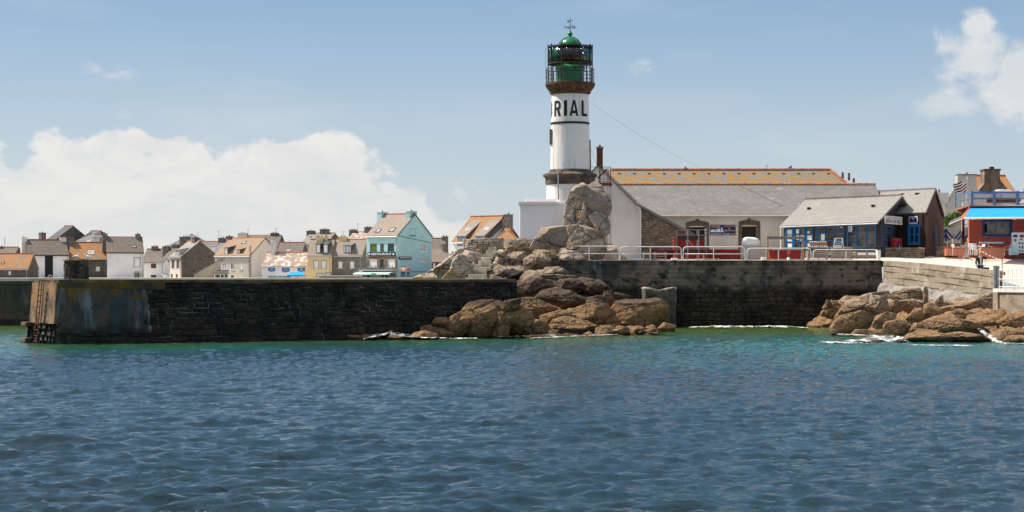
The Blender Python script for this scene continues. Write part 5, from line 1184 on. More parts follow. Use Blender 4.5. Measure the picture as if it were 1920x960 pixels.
foam_m = foam_mat()
def foam(pts, seed=0):
    """a strip of broken foam: pts (x, y, S, half width m, depth m); UV.x carries the density at the middle"""
    vs = []; uvs = []; n = 11; pts2 = []
    for i in range(len(pts)-1):
        for k in range(6): t = k/6; pts2.append([pts[i][j]*(1-t)+pts[i+1][j]*t for j in range(5)])
    pts2.append(list(pts[-1])); r = random.Random(seed)
    for x, y, S, w, up in pts2:
        c = P(x, y, S); zc = max(.035, c.z)
        for j in range(n):
            u = (j/(n-1))*2-1; h = up*(1-u*u)*(.6+.5*math.sin(x*.9+u*3))+r.uniform(0, .03)
            vs.append((c.x+r.uniform(-.06, .06), c.y+u*w*1.5*(1+.25*math.sin(x*.31)), zc+h*.35)); uvs.append(1-abs(u)**2.2)
    N = len(pts2); fs = [(i*n+j, (i+1)*n+j, (i+1)*n+j+1, i*n+j+1) for i in range(N-1) for j in range(n-1)]
    for j in range(n): uvs[j] = -.2; uvs[(N-1)*n+j] = -.2
    me = bpy.data.meshes.new('foam'); me.from_pydata(vs, [], fs); me.update(); uv = me.uv_layers.new(name='UVMap')
    for p in me.polygons:
        for li in p.loop_indices: uv.data[li].uv = (uvs[me.loops[li].vertex_index], 0)
    me.polygons.foreach_set('use_smooth', [True]*len(me.polygons)); me.materials.append(foam_m)
    o = bpy.data.objects.new('foam', me); COL.objects.link(o); tag(o, kind='stuff'); return o
foam([(684, 635, 34, 1.2, .1), (700, 631, 34, 1.8, .25), (735, 625, 33.5, 2.0, .45), (760, 630, 33.8, 1.5, .3), (800, 633, 34, .9, .15), (850, 635, 34.4, .6, .1), (900, 634, 34.2, .5, .05)], 1)
foam([(925, 632, 33.6, .3, .05), (985, 630, 33, .5, .1), (1010, 627, 32.6, .7, .15), (1045, 629, 33, .4, .05)], 2)
foam([(1160, 624, 31.2, .4, .05), (1190, 621, 31, 1.0, .15), (1230, 620, 30.6, .8, .1), (1262, 617, 30, .5, .05)], 3)
foam([(1290, 614, 28.2, .8, .1), (1330, 613, 28, 1.6, .28), (1390, 613, 27.8, 1.3, .22), (1420, 612.5, 27.7, .8, .12), (1440, 612.5, 27.7, 1.2, .2), (1480, 613, 27.8, 1.0, .15), (1520, 615, 28.2, .6, .08)], 4)
foam([(1540, 642, 36, .7, .05), (1590, 642, 36, 1.6, .12), (1640, 638, 34.5, 3.0, .3), (1680, 634, 33.8, 3.2, .35), (1710, 636, 34.4, 1.5, .2)], 5)
foam([(1560, 626, 32, .6, .05), (1600, 628, 32, 1.0, .1), (1650, 630, 32.6, .8, .1)], 6)
foam([(1832, 614, 33.6, .4, .1), (1846, 624, 34.6, .6, .12), (1862, 636, 36.0, .9, .1), (1880, 646, 36.8, 1.0, .05)], 7)
foam([(990, 634, 33.8, .4, .03), (1040, 632, 33.4, .5, .04), (1100, 629, 32.6, .5, .04), (1160, 627, 32, .5, .04)], 11)
foam([(1700, 646, 37.2, .4, .03), (1760, 648, 37.4, .5, .04), (1830, 649, 37.4, .5, .04)], 12)
foam([(1870, 642, 36.6, .6, .05), (1900, 644, 36.6, .7, .06), (1935, 645, 36.6, .5, .05)], 8)
# ---------------------------------------------------------------- wooden shop
def glazed(t, f, a0, a1, z0, z1, nx, nz, frame, glass, fw=.07, depth=.05, name='window', holes_done=False, thick=None):
    """window: frame with its bars, panes as sub-parts"""
    fw2 = fw*.6; mb = MB()
    mb.box(a0, a0+fw, -depth, .03, z0, z1, f=f); mb.box(a1-fw, a1, -depth, .03, z0, z1, f=f); mb.box(a0+fw, a1-fw, -depth, .028, z0, z0+fw, f=f); mb.box(a0+fw, a1-fw, -depth, .028, z1-fw, z1, f=f)
    for i in range(1, nx): x = a0+(a1-a0)*i/nx; mb.box(x-fw2/2, x+fw2/2, -depth, .022, z0+fw, z1-fw, f=f)
    for j in range(1, nz): z = z0+(z1-z0)*j/nz; mb.box(a0+fw, a1-fw, -depth, .018, z-fw2/2, z+fw2/2, f=f)
    w = mb.build(name, frame, t, uv=False)
    for i in range(nx):
        for j in range(nz):
            x0 = a0+(a1-a0)*i/nx+.01; x1 = a0+(a1-a0)*(i+1)/nx-.01; y0 = z0+(z1-z0)*j/nz+.01; y1 = z0+(z1-z0)*(j+1)/nz-.01
            mb = MB(); mb.box(x0, x1, -depth+.002+.002*((i+j) % 2), -depth+.02, y0, y1, f=f); mb.build('pane', glass, w, uv=False)
    return w
interior_glass = mat('shop_window_glass', (.11, .095, .075), [((.035, .03, .026), 1.6, .45, .6), ((.22, .18, .13), 2.3, .60, .72)], rough=.1, spec=.6)
def shop():
    # front wing: eave wall from (1468) to (1650), gable from (1650) to (1705)
    SL, SM = 24.0, 25.0
    t = thing('brown_wooden_shop', 'dark brown boarded shop with pale slate roofs and blue glazed fronts', 'shop', tuple(XY(1650, SM)+Vector((0, 0, 4.9))))
    A = Plane(1470, SL, 1652, SM); f = A.f(); L_ = A.len
    zb = 4.6
    def eave(u): return ZZ(421.5, SL)*(1-u)+ZZ(414.5, SM)*u
    wins = []
    for (xa, xb, ya, yb, nx, nz) in ((1472.5, 1487, 427.5, 466, 1, 3), (1488, 1510, 427, 466, 2, 3), (1511, 1524.5, 426.5, 466, 1, 3), (1529.5, 1582.5, 424.5, 464.5, 3, 3), (1588, 1643, 421, 463.8, 3, 3)):
        a0, z1 = A.uv(xa, ya); a1, z0 = A.uv(xb, yb); wins.append((a0, z0, a1, z1, nx, nz))
    zt = min(eave(0), eave(1))-.02
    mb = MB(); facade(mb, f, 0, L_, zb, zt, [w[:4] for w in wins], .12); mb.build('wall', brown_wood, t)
    for w in wins: glazed(t, f, w[0]+.004, w[2]-.004, w[1]+.004, w[3]-.004, w[4], w[5], blue_paint, interior_glass, .085, .07)
    # papers in the panes
    for i, (xa, xb, ya, yb) in enumerate(((1475, 1486, 431, 440), (1475, 1486, 441.5, 452.5), (1476, 1486, 456, 464), (1492, 1497.5, 430, 438), (1492.5, 1497.5, 441, 450), (1500, 1506.5, 441, 451.5), (1512.5, 1517.5, 433.5, 437.8), (1512.5, 1523, 441.5, 450), (1513, 1518, 456, 462.5), (1539, 1547, 439, 451), (1575, 1581, 424.8, 427), (1590, 1597, 424, 435))):
        a0, z1 = A.uv(xa, ya); a1, z0 = A.uv(xb, yb); mb = MB(); mb.box(a0, a1, -.045, -.040, z0, z1, f=f); o = mb.build('paper_notice', white_paint, t, uv=False)
    a0, z1 = A.uv(1591.5, 425.5); a1, z0 = A.uv(1595.5, 433); mb = MB(); mb.box(a0, a1, -.039, -.036, z0, z1, f=f); mb.build('poster_print', awning_blue, t, uv=False)
    a0, z1 = A.uv(1593, 427); a1, z0 = A.uv(1594.6, 432); mb = MB(); mb.box(a0, a1, -.035, -.033, z0, z1, f=f); mb.build('poster_figure', paint('poster_yellow', (.7, .6, .1)), t, uv=False)
    # right gable of the wing
    B = Plane(1652, SM, 1706, 22.9); g = B.f(); LB = B.len
    apz = ZZ(366.5, 23.9); ze = eave(1)
    wa = B.uv(1652.5, 421.5); wb = B.uv(1672.5, 464); win = (wa[0], wb[1], wb[0], wa[1])
    mb = MB(); facade(mb, g, 0, LB, zb, ze, [win], .12)
    mb.poly([g(0, 0, ze), g(LB, 0, ze), g(LB*.62, 0, apz)]); mb.build('gable', brown_wood, t)
    glazed(t, g, win[0]+.1, win[2]-.004, win[1]+.004, win[3]-.004, 2, 3, blue_paint, interior_glass, .085, .07)
    # roof of the wing
    m = slate_light
    e0 = P(1462, 423.5, SL); e1 = P(1645.5, 416.5, SM+.1); r0 = P(1510, 374, 23.1); r1 = P(1692, 366.5, 23.9); e2 = r1+(r1-e1)*.75; e2.z = e1.z+.35; e3 = r0+(e2-r1)
    mb = MB(); mb.slab([e0, e1, r1, r0], .13); mb.build('roof', m, t); mb = MB(); mb.slab([r0, r1, e2, e3], .13); mb.build('rear_roof', m, t)
    ridge_tiles(t, r0+Vector((0, 0, .03)), r1+Vector((0, 0, .03)), 24, tile_brown, r=.10)
    mb = MB(); mb.hexa([e1+Vector((0, 0, -.38)), e1+Vector((.05, .03, -.38)), r1+Vector((.05, .03, -.38)), r1+Vector((0, 0, -.38)), e1+Vector((0, 0, -.13)), e1+Vector((.05, .03, -.13)), r1+Vector((.05, .03, -.13)), r1+Vector((0, 0, -.13))]); mb.build('barge_board', brown_wood, t, uv=False)
    gm = MB(); gm.tube([e0+Vector((0, -.06, -.10)), e1+Vector((0, -.06, -.10))], .05, 8); gm.build('gutter', grey_metal, t, uv=False)
    mb = MB(); dp = A.uv(1465, 430)[0]; mb.tube([f(dp, .08, zb), f(dp, .08, eave(0)-.1)], .045, 8); mb.build('downpipe', white_paint, t, uv=False)
    for x, y in ((1535, 382), (1655, 376)):
        sx = (x-1510)/(182.); p = r0.lerp(r1, sx)*.62+e0.lerp(e1, sx)*.38; mb = MB(); mb.box(p.x-.14, p.x+.14, p.y-.2, p.y+.15, p.z-.02, p.z+.12); mb.build('roof_vent', dark_metal, t, bevel=.02)
    # main wing behind
    C = Plane(1455, 22.4, 1736, 24.2); h = C.f(); zc = ZZ(399, 24.2)
    ra, rb = P(1492, 366.5, 21.6), P(1753.5, 354.5, 23.4); ea, eb = P(1453, 407.5, 22.4), P(1735.5, 398, 24.2)
    wa = C.uv(1702.5, 421.5); wb = C.uv(1725.5, 458); w4 = (wa[0], wb[1], wb[0], wa[1])
    mb = MB(); facade(mb, h, 0, C.len, zb, min(ea.z, eb.z)-.08, [w4], .12); mb.build('rear_wing_wall', brown_wood, t)
    w = glazed(t, h, w4[0]+.004, w4[2]-.004, w4[1]+.004, w4[3]-.004, 2, 2, blue_bright, glass_dark, .19, .07)
    G = Plane(1736, 24.2, 1769.5, 22.6); gg = G.f(); da = G.uv(1751.5, 424); db = G.uv(1756, 476)
    mb = MB(); facade(mb, gg, 0, G.len, zb, eb.z-.05, [], .1); mb.poly([gg(0, 0, eb.z-.05), gg(G.len, 0, eb.z-.05), gg(G.len*.52, 0, rb.z-.1)]); mb.build('end_gable', wood_pale, t)
    mb = MB(); mb.box(da[0], db[0], .0, .06, db[1], da[1], f=gg); mb.build('door', blue_paint, t, bevel=.01)
    mb = MB(); mb.box(db[0]+.02, db[0]+.5, .0, .05, db[1], da[1]-.6, f=gg); mb.build('side_panel', wood_tan, t)
    mb = MB(); mb.slab([ea, eb, rb, ra], .13); mb.build('roof', m, t)
    ec = rb+(rb-eb)*.9; ec.z = eb.z+.1; ed = ra+(ec-rb); mb = MB(); mb.slab([ra, rb, ec, ed], .13); mb.build('rear_roof', m, t)
    ridge_tiles(t, ra+Vector((0, 0, .03)), rb+Vector((0, 0, .03)), 34, tile_brown, r=.10)
    for (q0, q1) in ((eb, rb), (rb, ec)):
        o = Vector((.10, -.02, 0)); mb = MB(); mb.hexa([q0+o*.2+Vector((0, 0, -.3)), q0+o+Vector((0, 0, -.3)), q1+o+Vector((0, 0, -.3)), q1+o*.2+Vector((0, 0, -.3)), q0+o*.2, q0+o, q1+o, q1+o*.2]); mb.build('barge_board', dark_metal, t, uv=False)
    for x, y in ((1700, 364), (1726, 361)):
        k = (x-1492)/262; p = ra.lerp(rb, k)*.8+ea.lerp(eb, k)*.2; mb = MB(); mb.box(p.x-.16, p.x+.16, p.y-.2, p.y+.15, p.z-.02, p.z+.12); mb.build('roof_vent', dark_metal, t, bevel=.02)
    mb = MB(); dx = C.uv(1730, 0)[0]; mb.tube([h(dx, .06, zb), h(dx, .06, zc)], .04, 6); mb.build('downpipe', dark_metal, t, uv=False)
    # signs
    s = thing('penn_ar_bed_sign', 'white board reading PENN AR BED on the dark brown gable', 'sign', tuple(g(1, 0, 6)))
    SP = Plane(1658, 24.9, 1690, 24.3); q = SP.f(); z0 = SP.uv(1674, 420.5)[1]; z1 = SP.uv(1674, 405.5)[1]; W_ = SP.len; H_ = z1-z0
    mb = MB(); mb.box(0, W_, .02, .07, z0, z1, f=q); mb.build('board', chim_white, s)
    text('PENN AR BED', q, W_*.05, W_*.95, z0+H_*.14, z0+H_*.58, paint('navy_lettering', (.02, .02, .07)), s, .08, .01)
    text('COOP\u00c9RATIVE MARITIME', q, W_*.07, W_*.93, z0+H_*.70, z0+H_*.86, MATS['navy_lettering'], s, .08, .0)
    s = thing('blue_bird_sign', 'small blue poster sign with a white bird shape above the blue shuttered window', 'sign', tuple(h(1, 0, 6)))
    a0, z1 = C.uv(1705, 406); a1, z0 = C.uv(1721, 420); mb = MB(); mb.box(a0, a1, .02, .05, z0, z1, f=h); mb.build('board', white_paint, s)
    e = .07; mb = MB(); mb.box(a0+e, a1-e, .05, .056, z0+e*1.3, z1-e, f=h); mb.build('blue_field', paint('sign_blue', (.01, .03, .22)), s)
    wd, hd = a1-a0, z1-z0; mb = MB(); mb.poly([h(a0+wd*u, .058, z0+hd*v) for u, v in ((.25, .72), (.45, .80), (.72, .82), (.55, .74), (.66, .62), (.5, .55), (.42, .66))]); mb.build('bird_mark', white_paint, s, uv=False)
    mb = MB(); mb.poly([h(a0+wd*.22, .058, z0+hd*.2), h(a0+wd*.78, .058, z0+hd*.2), h(a0+wd*.78, .058, z0+hd*.26), h(a0+wd*.22, .058, z0+hd*.26)]); mb.build('white_line', white_paint, s, uv=False)
    v = thing('red_drinks_machine', 'red cabinet with a round white emblem on a dark panel under the brown porch', 'vending machine', tuple(P(1685, 475, 24.2)))
    M_ = Plane(1677.5, 24.5, 1691.5, 24.2); k = M_.f(); z1 = M_.uv(1684, 446.5)[1]
    mb = MB(); mb.box(0, M_.len, -.35, 0, 4.9, z1, f=k); mb.build('cabinet', paint('cabinet_red', (.42, .02, .02)), v, bevel=.03)
    mb = MB(); mb.box(M_.len*.36, M_.len*.88, 0, .02, 4.95, z1-.28, f=k); mb.build('panel', paint('panel_navy', (.02, .02, .08)), v)
    mb = MB(); c = (M_.len*.62, z1-.62); mb.poly([k(c[0]+.14*math.sin(i*math.pi/8), .026, c[1]+.14*math.cos(i*math.pi/8)) for i in range(16)][::-1]); mb.build('emblem', white_paint, v, uv=False)
    mb = MB(); mb.poly([k(c[0]+.02+.07*math.sin(i*math.pi/8), .03, c[1]+.02+.07*math.cos(i*math.pi/8)) for i in range(16)][::-1]); mb.build('emblem_centre', MATS['panel_navy'], v, uv=False)
    # low stone walls in front
    for (xa, xb, ya, Sx, lab) in ((1560, 1734, 464.5, 24.7, 'low brown stone wall along the front of the wooden shop'), (1754.5, 1773, 463, 24.2, 'short stone wall stub right of the blue door of the wooden shop')):
        Lw = Plane(xa, Sx, xb, Sx); w = thing('low_stone_wall', lab, 'wall', tuple(Lw.p(0, 4.9))); zt2 = ZZ(ya, Sx)
        mb = MB(); mb.box(0, Lw.len, -.34, -.02, 4.5, zt2-.06, f=Lw.f()); mb.build('core', stone_brown, w)
        mb = MB(); mb.box(-.03, Lw.len+.03, -.38, .05, zt2-.055, zt2, f=Lw.f()); mb.build('capping', MATS['dry_stone'], w, bevel=.015)
        rows = [(4.62+.15*i, 4.76+.15*i) for i in range(int((zt2-.06-4.62)/.15)+1)]; lay_stones(w, Lw.f(), rows, 0, Lw.len, .22, .6, BL_S, int(xa))
low_m = mat('low_wall_stone', (.34, .25, .16), [((.16, .12, .08), 2, .45, .65), ((.44, .35, .25), 3.3, .55, .7)], bump=.04, bscale=6, rnd=.3)
BL_S = [block_mesh(120+i, low_m, .03) for i in range(8)]
shop()

# ---------------------------------------------------------------- railings and things on the quay
def railing(x0, x1, xm, yt, mid, S, label):
    a = P(x0, 488, S); b = P(x1, 488, S); z0 = QZ; z1 = ZZ(yt, S); zm = z0+(z1-z0)*.48; y = a.y+.35; r = .030
    t = thing('railing', label, 'railing', (a.x, y, z0), 0, 'white tubular railings along the quay edge')
    c = .22; pts = [(a.x-.03, y, z0-.02), (a.x, y, z1-c), (a.x+.06, y, z1-.06), (a.x+c, y, z1), (b.x-c, y, z1), (b.x-.06, y, z1-.06), (b.x, y, z1-c), (b.x+.03, y, z0-.02)]
    mb = MB(); mb.tube(pts, r, 8); mb.build('hoop', rail_white, t, smooth='all', uv=False)
    if mid: mb = MB(); mb.tube([(a.x, y, zm), (b.x, y, zm)], r*.85, 8); mb.build('mid_rail', rail_white, t, smooth='all', uv=False)
    m = P(xm, 488, S).x; mb = MB(); mb.tube([(m, y, z0-.02), (m, y, z1-.03)], r*.85, 8); mb.build('middle_post', rail_white, t, smooth='all', uv=False)
railing(1050, 1161, 1105, 461.5, True, 26.8, 'white tubular railing in front of the squat boulder, leftmost of the row')
railing(1163.5, 1278, 1220, 462.5, True, 26.8, 'white tubular railing in front of the pallets and brown stone wall')
railing(1282, 1397.5, 1339, 462.5, True, 26.8, 'white tubular railing in front of the tall red skip')
railing(1402, 1522, 1461, 465.5, False, 26.8, 'white railing without mid rail in front of the two red boxes')
railing(1526.5, 1650, 1588, 468, False, 26.8, 'white railing without mid rail in front of the grey crates, rightmost of the row')

def skip_box(name, label, cat, x0, x1, y0, y1, S, m, flare=.12, ribs=5, depth=1.6, rim=True):
    X = lambda x: (x-960)/S; a, b = X(x0), X(x1); zt, zb = ZZ(y0, S), max(QZ+.02, ZZ(y1, S)); y = F/S
    t = thing(name, label, cat, ((a+b)/2, y, zb))
    i = .07; mb = MB()
    o = [(a+flare, y+flare, zb), (b-flare, y+flare, zb), (b-flare, y+depth-flare, zb), (a+flare, y+depth-flare, zb)]; u = [(a, y, zt), (b, y, zt), (b, y+depth, zt), (a, y+depth, zt)]
    q = [(a+i, y+i, zt), (b-i, y+i, zt), (b-i, y+depth-i, zt), (a+i, y+depth-i, zt)]; w = [(a+flare+i, y+flare+i, zb+.1), (b-flare-i, y+flare+i, zb+.1), (b-flare-i, y+depth-flare-i, zb+.1), (a+flare+i, y+depth-flare-i, zb+.1)]
    mb.add(o+u+q+w, [(3, 2, 1, 0)]+[(k, (k+1) % 4, (k+1) % 4+4, k+4) for k in range(4)]+[(k+4, (k+1) % 4+4, (k+1) % 4+8, k+8) for k in range(4)]+[(k+8, (k+1) % 4+8, (k+1) % 4+12, k+12) for k in range(4)]+[(12, 13, 14, 15)])
    mb.build('body', m, t, uv=False)
    for k in range(ribs):
        s = (k+.5)/ribs; xx = a+(b-a)*s; xb_ = a+flare+(b-a-2*flare)*s; mb = MB()
        mb.hexa([(xb_-.035, y+flare-.05, zb), (xb_+.035, y+flare-.05, zb), (xb_+.035, y+flare+.01, zb), (xb_-.035, y+flare+.01, zb), (xx-.035, y-.05, zt-.08), (xx+.035, y-.05, zt-.08), (xx+.035, y+.01, zt-.08), (xx-.035, y+.01, zt-.08)]); mb.build('rib', m, t, uv=False)
    if rim: mb = MB(); mb.box(a-.04, b+.04, y-.05, y+.03, zt-.09, zt+.02); mb.build('rim', m, t, bevel=.01)
    return t
ORD = ['first', 'second', 'third', 'fourth', 'fifth', 'sixth', 'seventh', 'eighth', 'ninth', 'tenth', 'eleventh', 'twelfth']
def quay_props():
    S = 26.0; X = lambda x: (x-960)/S
    skip_box('red_skip', 'low red metal skip with worn rim just left of the tall caged skip', 'skip', 1215, 1266, 469, 486, 25.6, red_skip, .25, 4)
    skip_box('tall_red_skip', 'tall dark red skip with angled posts inside the grey cage', 'skip', 1264, 1324, 447, 487, 25.2, red_skip, .08, 7)
    skip_box('long_red_skip', 'long low red skip in front of the white building under the blue sign', 'skip', 1320, 1391, 468, 487, 25.6, red_skip, .05, 8)
    skip_box('red_box', 'red ribbed box under the left half of the wooden trestle frame', 'box', 1442, 1476.5, 468, 487, 26.2, red_skip, .06, 4)
    skip_box('red_box', 'red ribbed box under the right half of the wooden trestle frame', 'box', 1482, 1507, 468, 487, 26.2, red_skip, .06, 3)
    # cage
    t = thing('grey_cage_frame', 'rusty grey tubular cage with a dark mesh standing round the tall red skip', 'frame', tuple(P(1296, 487, 25.8))); Sx = 25.9; y = F/Sx; xs = [1269, 1289.5, 1310, 1325]
    for x in xs:
        for dy in (0, 1.2):
            a = (x-960)/Sx; mb = MB(); mb.tube([(a, y+dy, QZ), (a, y+dy, ZZ(430.5, Sx))], .04 if x in (1289.5, 1310) else .025, 6); mb.build('post', grey_metal if x in (1289.5, 1310) else MATS['weathered_grey_wood'], t, uv=False)
    for yy in (431, 441, 467):
        mb = MB(); mb.tube([((1269-960)/Sx, y, ZZ(yy, Sx)), ((1325-960)/Sx, y, ZZ(yy, Sx))], .03, 6); mb.build('crossbar', MATS['weathered_grey_wood'], t, uv=False)
    mb = MB(); mb.tube([((1290-960)/Sx, y, ZZ(450, Sx)), ((1300-960)/Sx, y, ZZ(462, Sx))], .025, 6); mb.build('brace', grey_metal, t, uv=False)
    mb = MB(); mb.box((1270-960)/Sx, (1319-960)/Sx, y+.05, y+.08, ZZ(450, Sx), ZZ(441.5, Sx)); mb.build('upper_panel', paint('dark_mesh_panel', (.06, .03, .028)), t)
    mb = MB(); mb.box((1271-960)/Sx, (1322-960)/Sx, y+.05, y+.08, ZZ(475, Sx), ZZ(467.5, Sx)); mb.build('lower_panel', MATS['dark_mesh_panel'], t)
    g = thing('white_gauge_board', 'narrow white board with dark marks beside the grey cage', 'board', tuple(P(1323, 470, 25.3))); Sx = 25.3; y = F/Sx-.1
    mb = MB(); mb.box((1321-960)/Sx, (1325-960)/Sx, y, y+.04, ZZ(462, Sx), ZZ(429, Sx)); mb.build('board', white_paint, g)
    for yy in (434, 438, 441): mb = MB(); mb.box((1322.5-960)/Sx, (1324.5-960)/Sx, y-.01, y, ZZ(yy+1.4, Sx), ZZ(yy, Sx)); mb.build('mark', black_paint, g)
    # pallets
    def pallet(x0, x1, y1, Sx, label, n=3, m=wood_grey, h=.145):
        a, b = (x0-960)/Sx, (x1-960)/Sx; y = F/Sx; t = thing('pallet', label, 'pallet', ((a+b)/2, y, QZ))
        for k in range(n):
            z = QZ+.01+k*(h+.012)
            for i in range(7): yy = y+i*.15; mb = MB(); mb.box(a, b, yy, yy+.10, z+h-.022, z+h); mb.build('slat', m, t, uv=False)
            for i in range(3):
                xx = a+(b-a-.12)*i/2; mb = MB(); mb.box(xx, xx+.12, y+.01, y+1.0, z+.022, z+h-.022); mb.build('bearer', m, t, uv=False)
            for i in range(3): yy = y+i*.45; mb = MB(); mb.box(a, b, yy, yy+.10, z, z+.022); mb.build('slat', m, t, uv=False)
    pallet(1207, 1250, 487, 26.2, 'stack of wooden pallets behind the second railing, in front of the low red skip', 4)
    pallet(1305, 1349, 487, 26.3, 'yellow painted pallet lying flat in front of the long red skip', 1, paint('yellow_paint', (.55, .36, .05)))
    # grey tub with white sack
    t = thing('grey_tub', 'tall pale grey fish tub between the long red skip and the trestle', 'tub', tuple(P(1410, 487, 26.0))); Sx = 26.0; a, b = (1391-960)/Sx, (1430-960)/Sx; y = F/Sx; zt = ZZ(460, Sx)
    mb = MB(); mb.hexa([(a+.08, y+.06, QZ), (b-.04, y+.06, QZ), (b-.04, y+1.1, QZ), (a+.08, y+1.1, QZ), (a, y, zt), (b, y, zt), (b, y+1.2, zt), (a, y+1.2, zt)]); mb.build('body', mat('tub_grey', (.46, .42, .37), [((.35, .30, .25), 2, .5, .7)]), t, uv=False, bevel=.04)
    mb = MB(); mb.box(a-.04, b+.04, y-.04, y+1.25, zt-.09, zt+.01); mb.build('rim', MATS['tub_grey'], t, bevel=.02)
    s = rock('white_sack', None, ((a+b)/2-.05, y+.6, zt+.22), (.74, .55, .38), 31, mat('white_sack_cloth', (.80, .79, .77), bump=.02, bscale=5), sharp=5, cuts=4, nz=.10, sub=4, frac=.25); tag(s, 'bulging white sack lying on top of the grey tub', 'sack')
    # trestle
    t = thing('wooden_trestle', 'tall weathered wooden trestle frame standing over the two red boxes', 'trestle', tuple(P(1475, 487, 26.5))); Sx = 26.5; y = F/Sx; zt = ZZ(443, Sx); W2 = lambda x: (x-960)/Sx
    mb = MB(); mb.box(W2(1439), W2(1508), y+.35, y+.5, ZZ(448.5, Sx), zt); mb.build('beam', wood_grey, t)
    for (xt, xb, yy) in ((1440.5, 1436, 0), (1441, 1445, .9), (1506, 1502, 0), (1507, 1510, .9), (1440, 1439.5, .45), (1507.5, 1509.5, .45)):
        mb = MB(); mb.tube([(W2(xb), y+yy, QZ), (W2(xt), y+.42, zt-.1)], .045, 6); mb.build('leg', wood_grey if yy < .3 else wood_tan, t, uv=False)
    mb = MB(); mb.tube([(W2(1438), y+.6, ZZ(468, Sx)), (W2(1509), y+.6, ZZ(468, Sx))], .04, 6); mb.build('cross_rail', wood_grey, t, uv=False)
    mb = MB(); mb.tube([(W2(1438), y+.6, ZZ(486, Sx)), (W2(1509), y+.6, ZZ(486, Sx))], .04, 6); mb.build('foot_rail', wood_tan, t, uv=False)
    # slatted crates
    def crate(x0, x1, yt, Sx, label):
        a, b = (x0-960)/Sx, (x1-960)/Sx; y = F/Sx; zt = ZZ(yt, Sx); t = thing('slatted_crate', label, 'crate', ((a+b)/2, y, QZ), 0, 'weathered slatted crates by the railing'); z = QZ+.02; n = 5; hh = (zt-z)/n
        for i in range(n):
            for yy in (y, y+1.1): mb = MB(); mb.box(a, b, yy, yy+.03, z+hh*i+.02, z+hh*(i+1)-.03); mb.build('slat', wood_grey, t, uv=False)
            for xx in (a, b-.03): mb = MB(); mb.box(xx, xx+.03, y+.031, y+1.099, z+hh*i+.02, z+hh*(i+1)-.03); mb.build('slat', wood_grey, t, uv=False)
        for xx in (a+.02, (a+b)/2, b-.1): mb = MB(); mb.box(xx, xx+.08, y-.035, y-.002, z, zt+.01); mb.build('upright', wood_grey, t, uv=False)
        return a, b, y, zt
    crate(1515, 1552, 470, 26.0, 'weathered slatted crate under the table of shells, leftmost of the three crates')
    crate(1558, 1598, 471, 26.0, 'weathered slatted crate below the folding white sandwich board')
    a, b, y, zt = crate(1604, 1644, 471, 26.0, 'weathered slatted crate with white boxes, nearest the end of the quay')
    for i, dx in enumerate((.15, .9)):
        mb = MB(); mb.box(a+dx, a+dx+.58, y-.10, y-.04, QZ+.42, QZ+.58); tag(mb.build('white_box', white_paint, None, bevel=.01), ('left', 'right')[i]+' hand narrow white box set against the last slatted crate', 'box')
    mb = MB(); Sx = 26.1; mb.box((1645-960)/Sx, (1651.5-960)/Sx, F/Sx, F/Sx+.8, QZ+.01, ZZ(469, Sx)); tag(mb.build('white_tub', chim_white, None, bevel=.04), 'pale upright tub at the very end of the quay beyond the last crate', 'tub')
    # table with shells
    t = thing('shell_table', 'rough table with tan shelf board behind the first slatted crate', 'table', tuple(P(1535, 487, 25.5))); Sx = 25.6; y = F/Sx; W3 = lambda x: (x-960)/Sx
    mb = MB(); mb.box(W3(1514), W3(1555), y, y+.8, ZZ(465, Sx), ZZ(463, Sx)); mb.build('tabletop', wood_grey, t)
    mb = MB(); mb.box(W3(1520), W3(1553), y+.5, y+.55, ZZ(459.5, Sx), ZZ(454.5, Sx)); mb.build('shelf_board', wood_tan, t)
    for x in (1516, 1552):
        for dy in (.05, .7): mb = MB(); mb.tube([(W3(x), y+dy, QZ), (W3(x), y+dy, ZZ(465, Sx))], .035, 6); mb.build('leg', wood_grey, t, uv=False)
    r = random.Random(8); shell_m = mat('shell_white', (.72, .64, .54), rnd=.25)
    for i in range(17):
        up = i % 2; x = 1520+i*2.0+r.uniform(-.6, .6); z = ZZ(454.5 if up else 463, Sx)+.04; yy = y+.52 if up else y+r.uniform(.08, .3)
        o = rock('shell', None, (W3(x), yy, z), (.065, .06, .045), 40+i, shell_m, sub=2, cuts=5, sharp=6, nz=.1, frac=0); tag(o, f'pale shell, {ORD[i//2]} from the left '+('on top of the tan shelf board' if up else 'along the front of the shell table'), 'shell', 'shells on the shell table')
    # folding sandwich board
    t = thing('sandwich_board', 'folding white sandwich board with a blue and white notice', 'sandwich board', tuple(P(1575, 470, 25.6))); Sx = 25.7; y = F/Sx; zb, zt = ZZ(466, Sx), ZZ(447, Sx); W4 = lambda x: (x-960)/Sx
    for (xt, xb) in ((1566, 1563), (1579.5, 1577)): mb = MB(); mb.tube([(W4(xb), y, zb), (W4(xt), y+.15, zt)], .02, 6); mb.build('leg', rail_white, t, uv=False)
    for (xt, xb) in ((1568, 1570), (1580.5, 1584)): mb = MB(); mb.tube([(W4(xb), y+.6, zb), (W4(xt), y+.17, zt)], .02, 6); mb.build('rear_leg', rail_white, t, uv=False)
    mb = MB(); mb.tube([(W4(1566), y+.15, zt), (W4(1580), y+.15, zt)], .02, 6); mb.build('top_bar', rail_white, t, uv=False)
    pl = lambda a, o, z: Vector((a, y+.02+.15*(z-zb)/(zt-zb)-o, z)); mb = MB(); mb.box(W4(1564), W4(1578), 0, .02, ZZ(465, Sx), ZZ(453, Sx), f=pl); mb.build('panel', white_paint, t)
    mb = MB(); mb.box(W4(1565), W4(1577), .021, .026, ZZ(459.5, Sx), ZZ(454, Sx), f=pl); mb.build('blue_notice', MATS['sign_blue'], t)
